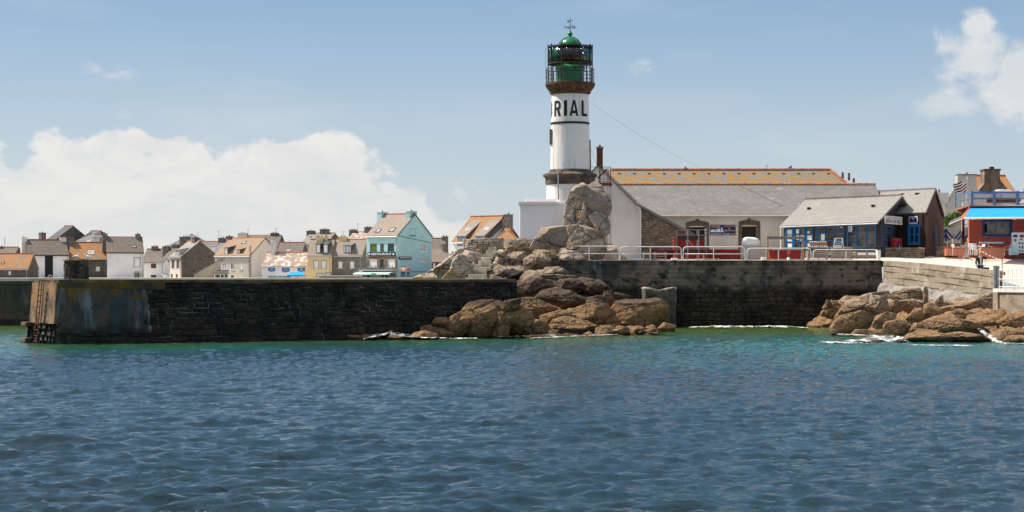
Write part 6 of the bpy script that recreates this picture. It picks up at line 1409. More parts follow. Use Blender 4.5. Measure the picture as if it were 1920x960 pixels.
    mb = MB(); mb.box(W4(1566.5), W4(1575.5), .027, .03, ZZ(457.6, Sx), ZZ(456.4, Sx), f=pl); mb.build('white_line', white_paint, t)
    # small pale blocks on the quay edge
    for x0, x1, y0, lab in ((1176, 1207, 484.5, 'flat pale slab lying on the quay left of the pallets'), (1259, 1271, 484, 'pale concrete block with a rope knot between second and third railing'), (1428, 1437, 482, 'small pale block beside the grey tub'), (1477.5, 1481.5, 482.5, 'small pale block between the two red boxes')):
        Sx = 26.6; mb = MB(); mb.box((x0-960)/Sx, (x1-960)/Sx, F/Sx, F/Sx+.4, QZ, ZZ(y0, Sx)); tag(mb.build('pale_block', MATS['white_kerb'], None, bevel=.02), lab, 'block')
quay_props()
# overhead wires
def wires():
    a = P(1105, 190, 25.2); b = P(1312, 313, 20.6); mb = MB(); pts = [a.lerp(b, i/12)-Vector((0, 0, .9*4*(i/12)*(1-i/12)*.35)) for i in range(13)]; mb.tube(pts, .012, 4); tag(mb.build('overhead_wire', grey_wall, None, uv=False), 'long thin wire from the top of the lighthouse down to the lichen roof', 'wire')
    a = P(1106, 275, 25.2); b = P(1119, 309, 24.8); mb = MB(); mb.tube([a, b], .014, 4); tag(mb.build('stay_wire', grey_wall, None, uv=False), 'short stay wire from the tower side to the brick chimney', 'wire')
wires()
# ---------------------------------------------------------------- village houses
def house(name, label, xl, xm, ye, yr, S, th=0., depth=7., wall=None, gable=None, roof=None, ridge=None, wins=(), gwins=(), chims=(), dorms=(), skys=(), yb=None, lrake=0, xr_end=None, gside='R', ridge_span=None, hip=False, trim=None, cat='house', group='village houses across the harbour', zb=3.26, eave_t=None):
    """xl..xm: facade columns, ye/yr: eave and ridge rows, th: turn in degrees (positive shows the right gable).
    windows: (x0, y0, x1, y1, style); chimneys: (x0, x1, ytop[, mat]); dormers: (x0, y0, x1, y1, style)"""
    wall = wall or grey_wall; gable = gable or wall; roof = roof or slate_grey; t_ = rad(th)
    u = Vector((math.cos(t_), -math.sin(t_), 0)); v = Vector((math.sin(t_), math.cos(t_), 0)); n = -v
    B = XY(xm, S); k = (xl-960)/F
    # width so that the left corner falls on column xl
    w = (B.x-k*B.y)/(u.x-k*u.y); A = B-u*w
    t = thing(name, label, cat, (A.x, A.y, zb), -t_, group)
    SA = F/A.y; ze = ZZ(ye, S); D2 = B.y+depth/2*v.y; zr = EYE-(yr-YH)*D2/F
    W2 = lambda a, o, z: A+u*a+n*o+Vector((0, 0, z))
    def fpx(x, y):
        k = (x-960)/F; q = (A.x-k*A.y)/(k*u.y-u.x); D = A.y+q*u.y; return q, EYE-(y-YH)*D/F
    right = gside == 'R'; G0 = B if right else A
    gf = (lambda a, o, z: B+v*a+u*o+Vector((0, 0, z))) if right else (lambda a, o, z: A+v*(depth-a)-u*o+Vector((0, 0, z)))
    def gpx(x, y):
        k = (x-960)/F; q = (G0.x-k*G0.y)/(k*v.y-v.x); D = G0.y+q*v.y; z = EYE-(y-YH)*D/F; return (q if right else depth-q), z
    holes = []; wl = []
    for q in wins:
        a0, z1 = fpx(q[0], q[1]); a1, z0 = fpx(q[2], q[3]); holes.append((a0, z0, a1, z1)); wl.append((W2, a0, z0, a1, z1, q[4]))
    ho2 = []
    for q in gwins:
        a0, z1 = gpx(q[0], q[1]); a1, z0 = gpx(q[2], q[3]); wl.append((gf, min(a0, a1), z0, max(a0, a1), z1, q[4]))
        if z1 < ze: ho2.append((min(a0, a1), z0, max(a0, a1), z1))
    mb = MB(); facade(mb, W2, 0, w, zb-.3, ze, holes, .14); mb.build('wall', wall, t); mb = MB(); mb.poly([W2(w, -depth, zb), W2(0, -depth, zb), W2(0, -depth, ze), W2(w, -depth, ze)])
    mb.build('wall', wall, t)
    mb = MB(); facade(mb, gf, 0, depth, zb-.3, ze, ho2, .14)
    if not hip: mb.poly([gf(0, 0, ze), gf(depth, 0, ze), gf(depth/2, 0, zr)])
    mb.build('gable', gable, t)
    of = (lambda a, o, z: A+v*(depth-a)-u*o+Vector((0, 0, z))) if right else (lambda a, o, z: B+v*a+u*o+Vector((0, 0, z)))
    mb = MB(); mb.poly([of(0, 0, zb-.3), of(depth, 0, zb-.3), of(depth, 0, ze), of(0, 0, ze)])
    if not hip: mb.poly([of(0, 0, ze), of(depth, 0, ze), of(depth/2, 0, zr)])
    mb.build('gable', gable, t)
    oe = .22; og = .06; sl = (zr-ze)/(depth/2); h0 = depth*.42 if hip else 0; zo = .06
    e0, e1 = W2(-og, oe, ze-oe*sl+zo), W2(w+og, oe, ze-oe*sl+zo); r0, r1 = W2(-og+h0, -depth/2, zr+zo), W2(w+og-h0, -depth/2, zr+zo); b0, b1 = W2(-og, -depth-oe, ze-oe*sl+zo), W2(w+og, -depth-oe, ze-oe*sl+zo)
    mb = MB(); mb.slab([e0, e1, r1, r0], .14); mb.slab([r0, r1, b1, b0], .14)
    if hip: mb.slab([e1, b1, r1], .14); mb.slab([b0, e0, r0], .14)
    mb.build('roof', roof, t)
    if ridge: mb = MB(); mb.tube([r0+Vector((0, 0, .03)), r1+Vector((0, 0, .03))], .11, 6); mb.build('ridge_cap', ridge, t, uv=False)
    if not hip and trim:
        for q0, q1 in ((e1, r1), (r1, b1)) if right else ((e0, r0), (r0, b0)):
            o = u*(.05 if right else -.05); mb = MB(); mb.hexa([q0+Vector((0, 0, -.2)), q0+o+Vector((0, 0, -.2)), q1+o+Vector((0, 0, -.2)), q1+Vector((0, 0, -.2)), q0+Vector((0, 0, .03)), q0+o+Vector((0, 0, .03)), q1+o+Vector((0, 0, .03)), q1+Vector((0, 0, .03))]); mb.build('verge', trim, t, uv=False)
    mb = MB(); mb.tube([e0+Vector((0, 0, -.16)), e1+Vector((0, 0, -.16))], .07, 6); mb.build('gutter', dark_metal if th < 0 else grey_metal, t, uv=False)
    mb = MB(); mb.tube([W2(w-.25, .08, zb), W2(w-.25, .08, ze-.2)], .05, 5); mb.build('downpipe', grey_metal, t, uv=False)
    # roof plane pixel lookup
    zs0 = ze+zo
    def rpx(x, y):
        # point on the front slope under a pixel: z = zs0 + sl*dist(v)
        dx, dz = (x-960)/F, -(y-YH)/F; O = A
        # dist along v from the facade line: (P-A).v ; P = (D dx, D, EYE+D dz)
        D = (zs0-EYE-sl*(O.x*v.x+O.y*v.y))/(dz-sl*(dx*v.x+v.y)); return Vector((D*dx, D, EYE+D*dz))
    sv = (v+Vector((0, 0, sl))).normalized(); nn = u.cross(sv).normalized()
    if nn.z < 0: nn = -nn
    for q in wl: small_window(t, *q)
    for q in skys:
        c = rpx((q[0]+q[2])/2, (q[1]+q[3])/2); hw = (q[2]-q[0])/S/2/max(.4, abs(u.x)); hh = (q[3]-q[1])/S/2*1.3
        f = lambda a, o, z: c+u*a+nn*o+sv*z
        mb = MB(); fr = .07
        mb.box(-hw, hw, -.02, .09, hh-fr, hh, f=f); mb.box(-hw, hw, -.02, .09, -hh, -hh+fr, f=f); mb.box(-hw, -hw+fr, -.02, .088, -hh+fr, hh-fr, f=f); mb.box(hw-fr, hw, -.02, .088, -hh+fr, hh-fr, f=f); s_ = mb.build('skylight', q[4] if len(q) > 4 else dark_metal, t, uv=False)
        mb = MB(); mb.box(-hw+fr, hw-fr, 0, .05, -hh+fr, hh-fr, f=f); mb.build('pane', glass_light, s_, uv=False)
    for q in chims:
        x0, x1, yt = q[:3]; m = q[3] if len(q) > 3 else chim_stone
        kk = ((x0+x1)/2-960)/F; q_ = ((A.x+v.x*depth/2)-kk*(A.y+v.y*depth/2))/(kk*u.y-u.x); c = A+v*depth/2+u*q_; Sc = F/c.y; hw = (x1-x0)/Sc/2; dp = q[4] if len(q) > 4 else 1.1
        if abs(th) > 25: hw2 = max(.35, (hw*2-dp*abs(math.sin(t_)))/max(.3, math.cos(t_))/2)
        else: hw2 = hw
        zt = EYE-(yt-YH)/Sc; zl = min(ze, zr-1.0)
        f = lambda a, o, z: c+u*a+n*o+Vector((0, 0, z))
        mb = MB(); mb.box(-hw2, hw2, -dp/2, dp/2, zl, zt-.14, f=f); mb.box(-hw2-.07, hw2+.07, -dp/2-.07, dp/2+.07, zt-.139, zt-.03, f=f); c_ = mb.build('chimney', m, t, uv=False)
        for i in range(1 if hw2 < .5 else 2):
            p = f((-.25+.5*i) if hw2 >= .5 else 0, 0, 0); mb = MB(); mb.lathe(p.x, p.y, [(.10, zt-.03), (.09, zt+.22), (.06, zt+.22)], 8); mb.build('pot', tile_red if i else tile_brown, c_, uv=False)
    for q in dorms:
        style = q[4]; a0, _ = fpx(q[0], q[3]); a1, _ = fpx(q[2], q[3])
        p = rpx((q[0]+q[2])/2, q[3]); dist = (p-A).dot(v); zbm = p.z; D = p.y; zt = EYE-(q[1]-YH)*D/F
        # shed dormer: front face, cheeks and a nearly flat roof meeting the slope
        f = lambda a, o, z: A+u*a+v*(dist-o)+Vector((0, 0, z)); rise = .25*sl; dl = (zt-zs0-sl*dist)/(sl-rise) if sl > rise else 2.
        dl = min(dl, depth/2-dist); zt2 = zt+rise*dl
        back = dict(w=grey_wall, d=slate_dark, b=teal_dark, s=slate_mix)[style[0]]
        mb = MB(); facade(mb, f, a0, a1, zbm-.1, zt, [(a0+.1, zbm+.12, a1-.1, zt-.12)], .08)
        for a in (a0, a1): mb.poly([f(a, 0, zbm-.1), f(a, -dl, zs0+sl*(dist+dl)-.05), f(a, -dl, zt2), f(a, 0, zt)])
        d_ = mb.build('dormer', back, t)
        mb = MB(); mb.slab([f(a0-.12, .14, zt+.02), f(a1+.12, .14, zt+.02), f(a1+.12, -dl-.1, zt2+.05), f(a0-.12, -dl-.1, zt2+.05)], .09); mb.build('dormer_roof', roof if len(q) < 6 else q[5], d_)
        mb = MB(); mb.box(a0+.1, a1-.1, -.07, -.02, zbm+.12, zt-.12, f=f); mb.build('pane', white_paint if style[1:] == 'w' else glass_light, d_, uv=False)
        if style[1:] != 'w':
            mb = MB(); c = (a0+a1)/2; mb.box(c-.03, c+.03, -.02, .02, zbm+.12, zt-.12, f=f); mb.box(a0+.08, a0+.16, -.02, .03, zbm+.1, zt-.1, f=f); mb.box(a1-.16, a1-.08, -.02, .03, zbm+.1, zt-.1, f=f); mb.build('window_bars', white_paint, d_, uv=False)
    t['_w'] = w; del t['_w']
    return t, W2, fpx, gf, gpx, w, ze, zr, rpx
STY = {'n': (white_paint, glass_dark), 'g': (white_paint, glass_light), 'w': (chim_white, white_paint), 'r': (None, mat('red_brown_shutter', (.16, .055, .035))), 'd': (teal_dark, glass_dark), 'l': (blue_bright, glass_light), 's': (stone_wall, white_paint), 'k': (None, black_paint), 'G': (teal_dark, mat('green_curtain_glass', (.10, .16, .01), rough=.3)), 'y': (teal_dark, glass_grey)}
def small_window(t, f, a0, z0, a1, z1, style):
    fr, gl = STY[style[0]]; d = .09; w = None
    if fr:
        b = .055; mb = MB(); c = (a0+a1)/2
        mb.box(a0, a0+b, -d, .01, z0, z1, f=f); mb.box(a1-b, a1, -d, .01, z0, z1, f=f); mb.box(a0+b, a1-b, -d, .008, z1-b, z1, f=f); mb.box(a0+b, a1-b, -d, .008, z0, z0+b, f=f)
        if style[0] in 'ngdly' and a1-a0 > .5: mb.box(c-.03, c+.03, -d, .0, z0+b, z1-b, f=f)
        mb.box(a0-.08, a1+.08, -.02, .09, z0-.09, z0-.002, f=f)
        w = mb.build('window', fr, t, uv=False)
    mb = MB(); mb.box(a0+.01, a1-.01, -.11, -.06, z0+.01, z1-.01, f=f); mb.build('pane' if style[0] != 'r' else 'shutter', gl, w or t, uv=False)
    if 'B' in style:       # blue shutters either side
        for (x0, x1) in ((a0-.42, a0-.04), (a1+.04, a1+.42)): mb = MB(); mb.box(x0, x1, .005, .05, z0, z1, f=f); mb.build('shutter', blue_bright, t, uv=False)
    if 'S' in style:       # stone surround
        mb = MB(); e = .16
        mb.box(a0-e, a0-.003, .0, .03, z0-e, z1+e, f=f); mb.box(a1+.003, a1+e, .0, .03, z0-e, z1+e, f=f); mb.box(a0-.002, a1+.002, .0, .03, z1+.003, z1+e, f=f); mb.build('surround', STONE_S, t, uv=False)
STONE_S = mat('grey_stone_surround', (.34, .31, .29), bump=.01)
def village():
    S0 = 10.4
    # ---- left cluster, back row first
    house('slate_peak_house', 'dark slate gabled house with a sharp peak rising behind the white barn at far left', 88, 104, 449, 424, 9.3, 38, 9, slate_dark, slate_dark, slate_dark, tile_brown, chims=((73, 86, 436, chim_stone, 1.2),))
    house('hipped_slate_house', 'grey hipped slate roof with a small dormer behind the orange lichen roof', 143, 191, 451, 433.5, 9.3, 4, 9, grey_wall, slate_dark, slate_grey, tile_red, hip=True, dorms=((177, 444.5, 188, 453, 'wg'),), skys=((163, 450, 170, 454, white_paint),), chims=((127, 139, 437),))
    house('far_red_roof_house', 'low reddish brown roof at the far left edge behind the orange roof', -30, 26, 480, 464, 9.6, 0, 7, grey_wall, stone_dark, slate_brown, tile_red, chims=((-4, 6, 462),))
    house('second_red_roof_house', 'reddish brown roof between the left edge and the white barn', 22, 46, 480, 466.5, 9.5, 0, 7, grey_wall, stone_dark, slate_brown, tile_red)
    house('orange_roof_cottage', 'low grey stone cottage with orange lichen roof cut off by the left edge', -34, 53, 502.7, 476.5, 11.2, 0, 7, stone_dark, stone_dark, slate_orange, tile_red, wins=((16, 508.5, 20.5, 514.5, 'w'),), skys=((2, 490, 8, 496),))
    house('white_barn_dark_stripe', 'white fronted barn with a tall black door strip and a brown slate roof', 54, 129, 476.8, 450.5, 10.6, -24, 6.5, white_wall, stone_dark, slate_brown, tile_red, wins=((84, 478, 99.5, 530, 'k'), (61, 509, 71, 520.5, 'w')), chims=((39.5, 50, 445, chim_white, .9), (112, 123.5, 445, chim_white, .9)), gside='L')
    house('orange_roof_stone_house', 'grey stone house with bright orange lichen roof and one skylight', 129, 200, 485.5, 455.5, 10.5, -8, 7, stone_dark, stone_dark, slate_orange, tile_red, wins=((180, 500, 187, 508, 'w'),), skys=((165, 469.5, 176.5, 477.5, white_paint),), chims=((128, 139, 446, chim_stone, 1.4),), gside='L')
    house('white_two_storey_house', 'white two storey house with stone chimneys at both ends of its dark roof', 201, 269.5, 472, 444, 10.5, -16, 7, white_wall, stone_dark, slate_brown, None, wins=((252, 483.5, 262, 500.5, 'wS'), (252.5, 510.5, 261.5, 530, 'nS')), skys=((247.5, 460, 255, 465),), chims=((191.5, 201, 437.5, chim_stone, 1.4), (254, 263, 438.5, chim_stone, 1.4)), gside='L')
    house('far_brown_roof_house', 'brown roofed house behind the low white extension', 268, 312, 486, 467.5, 9.6, 3, 7, grey_wall, stone_dark, slate_brown, tile_red, chims=((285, 296, 461.5), (297, 306, 472)))
    house('low_white_extension', 'low white building with two red-brown shuttered windows beside the white two storey house', 270, 307, 491.5, 484.5, 10.6, 3, 4, white_wall, white_wall, slate_brown, None, wins=((283, 494, 293, 503, 'r'), (283, 515.5, 293, 530, 'r')))
    # ---- second group
    house('big_hipped_house', 'big pale grey hipped slate roof behind the stone gable house', 302, 384, 466, 440, 8.9, 10, 11, grey_wall, slate_grey, slate_grey, tile_red, hip=True)
    house('small_stone_house', 'small dark stone house with brown roof tucked left of the white and stone gable house', 305, 320, 484, 468, 10.0, 18, 7, stone_dark, stone_dark, slate_brown, None, chims=((306.5, 319, 461.5),), dorms=())
    house('stone_chimney_house', 'brown roofed house with two stone chimneys behind the small stone house', 308, 344, 482, 463, 9.8, 20, 7, grey_wall, stone_dark, slate_brown, None, chims=((323.5, 336.5, 458.5), (338, 356, 443.5)))
    house('long_low_roof_house', 'long low grey roof with a red ridge behind the stone gable', 373, 412, 470, 453.5, 9.4, 4, 7, grey_wall, stone_dark, slate_grey, tile_orange, chims=((385, 394, 461),))
    house('stone_gable_house', 'narrow white front with red-brown windows and a big dark stone gable', 318, 340, 480.5, 452.5, 10.4, 51, 7.6, white_warm, stone_dark, slate_light, tile_orange, wins=((322.5, 489, 326.5, 503, 'rS'), (331.5, 488.5, 335.5, 503, 'rS'), (320, 514, 324, 530, 'r'), (329.5, 514, 333.5, 530, 'r')), chims=((359, 374, 445),), dorms=((328.5, 468.5, 336, 480, 'wg'),), trim=chim_stone)
    house('red_ridge_small_house', 'small pale slate roof with red ridge left of the big beige house', 386, 415, 480, 463, 9.8, 20, 7, grey_wall, grey_wall, slate_light, tile_orange)
    house('grey_roof_row_house', 'grey roofed house with tall dark chimneys left behind the big beige house', 396, 436, 479, 452, 9.9, 20, 8, grey_wall, grey_wall, slate_grey, None, chims=((411, 423, 446),))
    house('back_row_house', 'brown roofed house with a pale chimney block behind the big beige house', 458, 520, 462, 440.5, 9.0, 5, 9, grey_wall, stone_dark, slate_brown, None, chims=((447, 464, 437, chim_white, 1.4), (508, 522.5, 436.5)))
    house('brown_roof_house', 'brown slate roof with a small skylight left of the yellow house roofs', 519, 566, 474, 455, 9.4, 3, 8, grey_wall, stone_dark, slate_brown, tile_red, skys=((538, 468, 544, 471.5, white_paint),))
    bh = house('big_beige_house', 'big beige rendered house with two dormers, brown roof and a pale cream gable', 403, 469, 478, 446, 10.6, 33, 8.2, grey_wall, cream_wall, slate_tan, tile_orange, wins=((416, 493.5, 425, 506, 'g'), (432.5, 493, 438.5, 505.5, 'n'), (449.5, 492, 454.5, 504.5, 'w'), (433, 516.5, 438.5, 530, 'r'), (449.5, 515.5, 454.5, 530, 'w')), chims=((423.5, 437, 442.5, chim_stone, 1.0),), dorms=((420.5, 464, 426.5, 477, 'dw', slate_tan), (443.5, 467.5, 449, 476, 'dg', slate_tan)), skys=((454, 451.5, 461, 458),), trim=chim_stone)
    t, W2, fpx, gf, gpx, w, ze, zr, rpx = bh
    for i in range(9):
        mb = MB(); z = 3.4+i*.62; q = .28 if i % 2 else .16; mb.box(w-q, w+.02, -.3, .025, z, z+.55, f=W2); mb.build('quoin', STONE_S, t, uv=False)
    # lean-to left of the beige house
    A = Plane(363, 10.9, 414, 10.9); f = A.f(); l = thing('slate_lean_to', 'lean-to with a single slate slope rising to the big beige house', 'lean-to', tuple(A.p(0, 3.3)), 0, 'village houses across the harbour')
    z0, z1 = ZZ(514, 10.9), ZZ(485, 10.9); xs = A.uv(384, 0)[0]
    mb = MB(); mb.poly([f(0, 0, 3), f(A.len, 0, 3), f(A.len, 0, z1), f(xs, 0, z0)] if 0 else [f(.1, 0, 3), f(A.len, 0, 3), f(A.len, 0, z1-.1), f(.1, 0, z0-.1)]); mb.poly([f(.1, 0, 3), f(.1, 0, z0-.1), f(.1, -4, z0-.1), f(.1, -4, 3)]); mb.build('wall', beige_wall, l)
    mb = MB(); mb.slab([f(-.15, .2, z0), f(A.len+.2, .2, z1+.05), f(A.len+.2, -4, z1+.05), f(-.15, -4, z0)], .12); mb.build('roof', slate_grey, l)
    # porch
    A = Plane(402, 10.95, 427.5, 10.95); f = A.f(); p = thing('glazed_porch', 'small glazed porch with a dark slate roof in front of the big beige house', 'porch', tuple(A.p(0, 3.3)), 0, None)
    zp = ZZ(512, 10.95); mb = MB(); mb.slab([f(-.2, .25, zp), f(A.len+.2, .25, zp), f(A.len-.1, -1.4, zp+.55), f(.3, -1.4, zp+.55)], .14); mb.build('roof', slate_dark, p)
    mb = MB(); facade(mb, f, 0, A.len, 2.9, zp-.1, [(.15, 3.2, .95, zp-.25), (1.1, 3.2, 1.6, zp-.25), (1.75, 3., 2.25, zp-.2)], .08); mb.build('wall', white_paint, p)
    for a, b in ((.15, .95), (1.1, 1.6), (1.75, 2.25)): mb = MB(); mb.box(a, b, -.06, -.04, 3.0, zp-.2, f=f); mb.build('pane', glass_dark, p)
    # white house with blue shutters
    house('blue_shutter_house', 'long white house with bright blue shutters and a mottled pinkish roof', 491, 575, 498.2, 474, 11.0, 10, 6.5, white_wall, white_wall, slate_pink, tile_orange, wins=((507.5, 501.5, 511.5, 508.5, 'lB'), (533, 501, 538.5, 509.5, 'lB'), (562.5, 500, 567.5, 508.5, 'lB'), (508, 518, 514, 526, 'lB'), (524.5, 518, 530, 526, 'lB'), (537.5, 518, 541, 526, 'lB'), (552, 519, 561, 530, 'l')), chims=((509, 517, 449.5, chim_white, 1.2),))
    A = Plane(539.5, 11.3, 571, 11.3); f = A.f(); w_ = thing('small_blue_awning', 'bright blue awning over the door of the white house with blue shutters', 'awning', tuple(A.p(0, 4)), 0)
    za, zb_ = ZZ(510, 11.3), ZZ(516, 11.3); mb = MB(); mb.slab([f(0, 1.2, zb_), f(A.len, 1.2, zb_), f(A.len-.15, -.4, za), f(.5, -.4, za)], .05); mb.build('cloth', awning_blue, w_); mb = MB(); mb.box(0, A.len, 1.18, 1.22, zb_-.18, zb_-.02, f=f); mb.build('valance', blue_bright, w_)
    # back right group
    house('twin_chimney_house', 'pale roofed house with two broad chimneys behind the yellow house', 565, 612, 456, 437.5, 9.0, 18, 9, grey_wall, stone_dark, slate_light, tile_red, skys=((581, 442, 584.5, 447), (592, 441, 596, 446)), chims=((576, 590, 432.5), (601, 617, 429.5)))
    house('pale_roof_house', 'pale pinkish roof with a round chimney tower just left of the teal house', 652, 702, 450, 435.5, 9.2, 10, 9, grey_wall, stone_dark, slate_pink, tile_red, chims=((655.5, 669, 430.5), (684, 698, 425.5)))
    house('yellow_house', 'yellow house with white shutters and two dark dormers', 576.5, 621.5, 478.5, 449.5, 11.2, 3, 7.5, yellow_wall, yellow_wall, slate_mix, tile_red, wins=((589, 489, 597, 503.5, 'wS'), (603, 489, 611, 503.5, 'wS'), (594.5, 513.5, 604, 522, 'wS'), (611, 512, 620.5, 520, 'wS')), chims=((593.5, 607, 444, yellow_wall, 1.0), (609, 615, 442, yellow_wall, .6)), dorms=((592, 457.5, 600.5, 475, 'dw', slate_dark), (605.5, 457.5, 614.5, 475, 'dw', slate_dark)))
    house('grey_stone_house', 'grey stone house with white shutters and a glazed teal dormer', 621.5, 679, 478, 449, 11.2, 9, 7.5, stone_wall, stone_wall, slate_mix, tile_orange, wins=((634.5, 490.5, 642, 503, 'w'), (656.5, 490.5, 664, 503, 'w')), chims=((636, 651, 443.5, yellow_wall, 1.0),), dorms=((643.5, 460, 657.5, 475, 'bg', slate_grey),))
    # teal restaurant house
    r = house('teal_restaurant_house', 'tall teal rendered house with gable chimneys, a first floor balcony and lichen roof', 687, 745.4, 440.5, 401.5, 12.0, 33, 9.2, teal_wall, teal_wall, slate_mix, tile_red, wins=((694, 457, 706.5, 470.5, 'G'), (713, 457, 719.7, 470.5, 'y'), (727, 456.5, 739, 470.5, 'd'), (692.5, 486, 707, 500.5, 'w'), (713, 486, 720, 505, 'd'), (726.5, 486, 740.5, 500.5, 'w')), gwins=((768.5, 427.5, 779.5, 442, 'd'), (787.5, 456.5, 799, 471.5, 'g'), (787.5, 483.5, 799, 491.7, 'g')), chims=((707, 727, 397.5, teal_wall, 1.7), (762, 781, 395.5, teal_wall, 2.0)), skys=((705, 428.5, 713.5, 437), (731, 426, 740, 436)), trim=teal_dark, cat='restaurant')
    t, W2, fpx, gf, gpx, w, ze, zr, rpx = r
    a0, zt = fpx(688, 480.8); a1, zb_ = fpx(745, 507); 
    mb = MB(); holes = [fpx(692.5, 486)+fpx(707, 500.5), fpx(713, 486)+fpx(720, 505), fpx(726.5, 486)+fpx(740.5, 500.5)]; hs = [(h[0], h[3], h[2], h[1]) for h in holes]
    f1 = lambda a, o, z: W2(a, o+.05, z); facade(mb, f1, .05, w-.01, zb_, zt, hs, .06); mb.build('stone_facing', stone_brown, t)
    # sign
    s = thing('restaurant_sign', 'long navy sign with white lettering RESTAURANT on the teal house', 'sign', tuple(W2(0, 0, 6))); b0, z1 = fpx(690, 473.2); b1, z0 = fpx(742, 479.6)
    mb = MB(); mb.box(b0, b1, .06, .14, z0, z1, f=W2); navy = paint('sign_navy', (.012, .018, .045)); mb.build('board', navy, s); L2 = b1-b0; H2 = z1-z0
    text('RESTAURANT', W2, b0+L2*.135, b0+L2*.87, z0+H2*.22, z0+H2*.80, white_paint, s, .155, .02)
    for c in (.06, .935):
        mb = MB(); mb.poly([W2(b0+L2*c+.17*math.sin(i*math.pi/6), .155, z0+H2*.5+.17*math.cos(i*math.pi/6)) for i in range(12)][::-1]); mb.build('disc', white_paint, s, uv=False)
    s = thing('gable_name_sign', 'navy rounded sign reading BRIGITTE on the side of the teal house', 'sign', tuple(gf(0, 0, 6))); g0, z1 = gpx(747.3, 480.8); g1, z0 = gpx(771, 487); Lg = g1-g0; Hg = z1-z0
    mb = MB(); oct_ = [(0, .3), (.05, 0), (.95, 0), (1, .3), (1, .7), (.95, 1), (.05, 1), (0, .7)]; mb.slab([gf(g0+Lg*a, .10, z0+Hg*b) for a, b in oct_], .09); mb.build('board', navy, s, uv=False)
    text('BRIGITTE', gf, g0+Lg*.08, g0+Lg*.92, z0+Hg*.44, z0+Hg*.86, white_paint, s, .115, .02); text('bar restaurant', gf, g0+Lg*.2, g0+Lg*.85, z0+Hg*.16, z0+Hg*.34, chim_white, s, .115)
    # balcony, awning, shop front
    b = thing('first_floor_balcony', 'grey railed balcony across the front of the teal house', 'balcony', tuple(W2(0, 1, 4.5))); q0 = -.6; zf = fpx(700, 506)[1]; zt_ = fpx(700, 497)[1]
    mb = MB(); mb.box(q0, w, .06, 1.3, zf-.12, zf, f=W2); mb.build('slab', grey_wall, b)
    mb = MB(); mb.box(q0, w, 1.24, 1.3, zf+.01, zf+(zt_-zf)*.45, f=W2); mb.build('glass_panel', glass_grey, b)
    for k in range(9): a = q0+.05+(w-q0-.1)*k/8; mb = MB(); mb.box(a-.02, a+.02, 1.22, 1.3, zf+.002, zt_, f=W2); mb.build('post', teal_dark, b, uv=False)
    for zz in (zt_, zt_-.22, zt_-.42): mb = MB(); mb.box(q0, w, 1.245, 1.275, zz-.03, zz, f=W2); mb.build('rail', teal_dark, b, uv=False)
    a_ = thing('striped_awning', 'pale awning with dark green underside and striped valance below the balcony', 'awning', tuple(W2(0, 1, 4))); zA = fpx(700, 508)[1]; zB = fpx(700, 512)[1]
    dg = paint('dark_green_cloth', (.01, .09, .07)); mb = MB(); mb.slab([W2(q0-.5, 2.0, zB), W2(w-.1, 2.0, zB), W2(w-.1, .1, zA), W2(q0-.1, .1, zA)], .05); mb.build('cloth', teal_wall, a_)
    n = 14
    for k in range(n): a = q0-.5+(w-.1-q0+.5)*k/n; mb = MB(); mb.box(a, a+(w-.1-q0+.5)/n-.01, 1.99, 2.02, zB-.24, zB-.02, f=W2); mb.build('valance_strip', white_paint if k not in (7, 8) else paint('bright_green', (.02, .45, .2)) if k == 7 else MATS['bright_green'], a_, uv=False)
    for k, (u0, u1, m) in enumerate(((.02, .12, MATS['bright_blue_paint']), (.15, .42, glass_light), (.5, .56, MATS['red_brown_shutter']), (.62, .70, dg), (.74, .95, glass_grey))):
        mb = MB(); mb.box(w*u0, w*u1, .01, .05, 3.3, zB-.1, f=W2); mb.build('shop_front_panel', m, t, uv=False)
    zl = gpx(760, 509)[1]; mb = MB(); mb.box(0, 9.1, .0, .03, zl-.03, zl+.03, f=gf); mb.build('string_course', teal_dark, t, uv=False)
    q = gpx(748, 442.5); q2 = gpx(802, 456); mb = MB(); mb.tube([gf(.05, .05, ze-.1), gf(9.1, .05, ze-1.1)], .04, 5); mb.build('sloping_pipe', teal_dark, t, uv=False)
    # right of the teal house
    house('beige_brown_roof_house', 'beige house with a broad brown roof just right of the teal house', 800, 832, 475, 447.5, 10.6, 4, 8, beige_wall, beige_wall, slate_brown, tile_red, chims=((829, 840, 443), ))
    house('low_pale_roof_cottage', 'low cottage with pale lichen roof and small dark windows behind the rock slope', 806, 850, 490.5, 468, 10.8, -28, 6.5, white_wall, white_wall, slate_mix, None, wins=((808.5, 494, 812, 502, 'd'), (816, 493, 822, 502, 'd')), gside='L', chims=((826, 836, 458),))
    # orange roofed house with long dormers
    r = house('orange_dormer_house', 'white house with an orange lichen roof and two long sloping dormers above the rocks', 848, 909, 451.5, 405.5, 13.4, 35, 9, white_wall, grey_wall, slate_orange, tile_red, chims=((946, 961, 401.5, chim_stone, 1.2),), trim=dark_metal, zb=3.3)
    t, W2, fpx, gf, gpx, w, ze, zr, rpx = r
    for (xa, xb, xt0, xt1) in ((857, 873, 880, 899), (892, 908, 914, 932)):
        a0 = fpx(xa, 443)[0]; a1 = fpx(xb, 443)[0]; lo = rpx((xa+xb)/2, 452); zt = ZZ(442, 13.4); dist0 = 0.
        f = lambda a, o, z: W2(a, o+.06, z); zb2 = zt-1.6
        mb = MB(); facade(mb, f, a0, a1, zb2, zt, [(a0+.1, zb2+.2, a1-.1, zt-.12)], .1)
        top = zr-.25; dep = 4.3
        for a in (a0, a1): mb.poly([f(a, 0, zb2), f(a, -dep, ze+(zr-ze)*.9), f(a, -dep, top), f(a, 0, zt)])
        d = mb.build('dormer', slate_dark if 0 else white_wall, t)
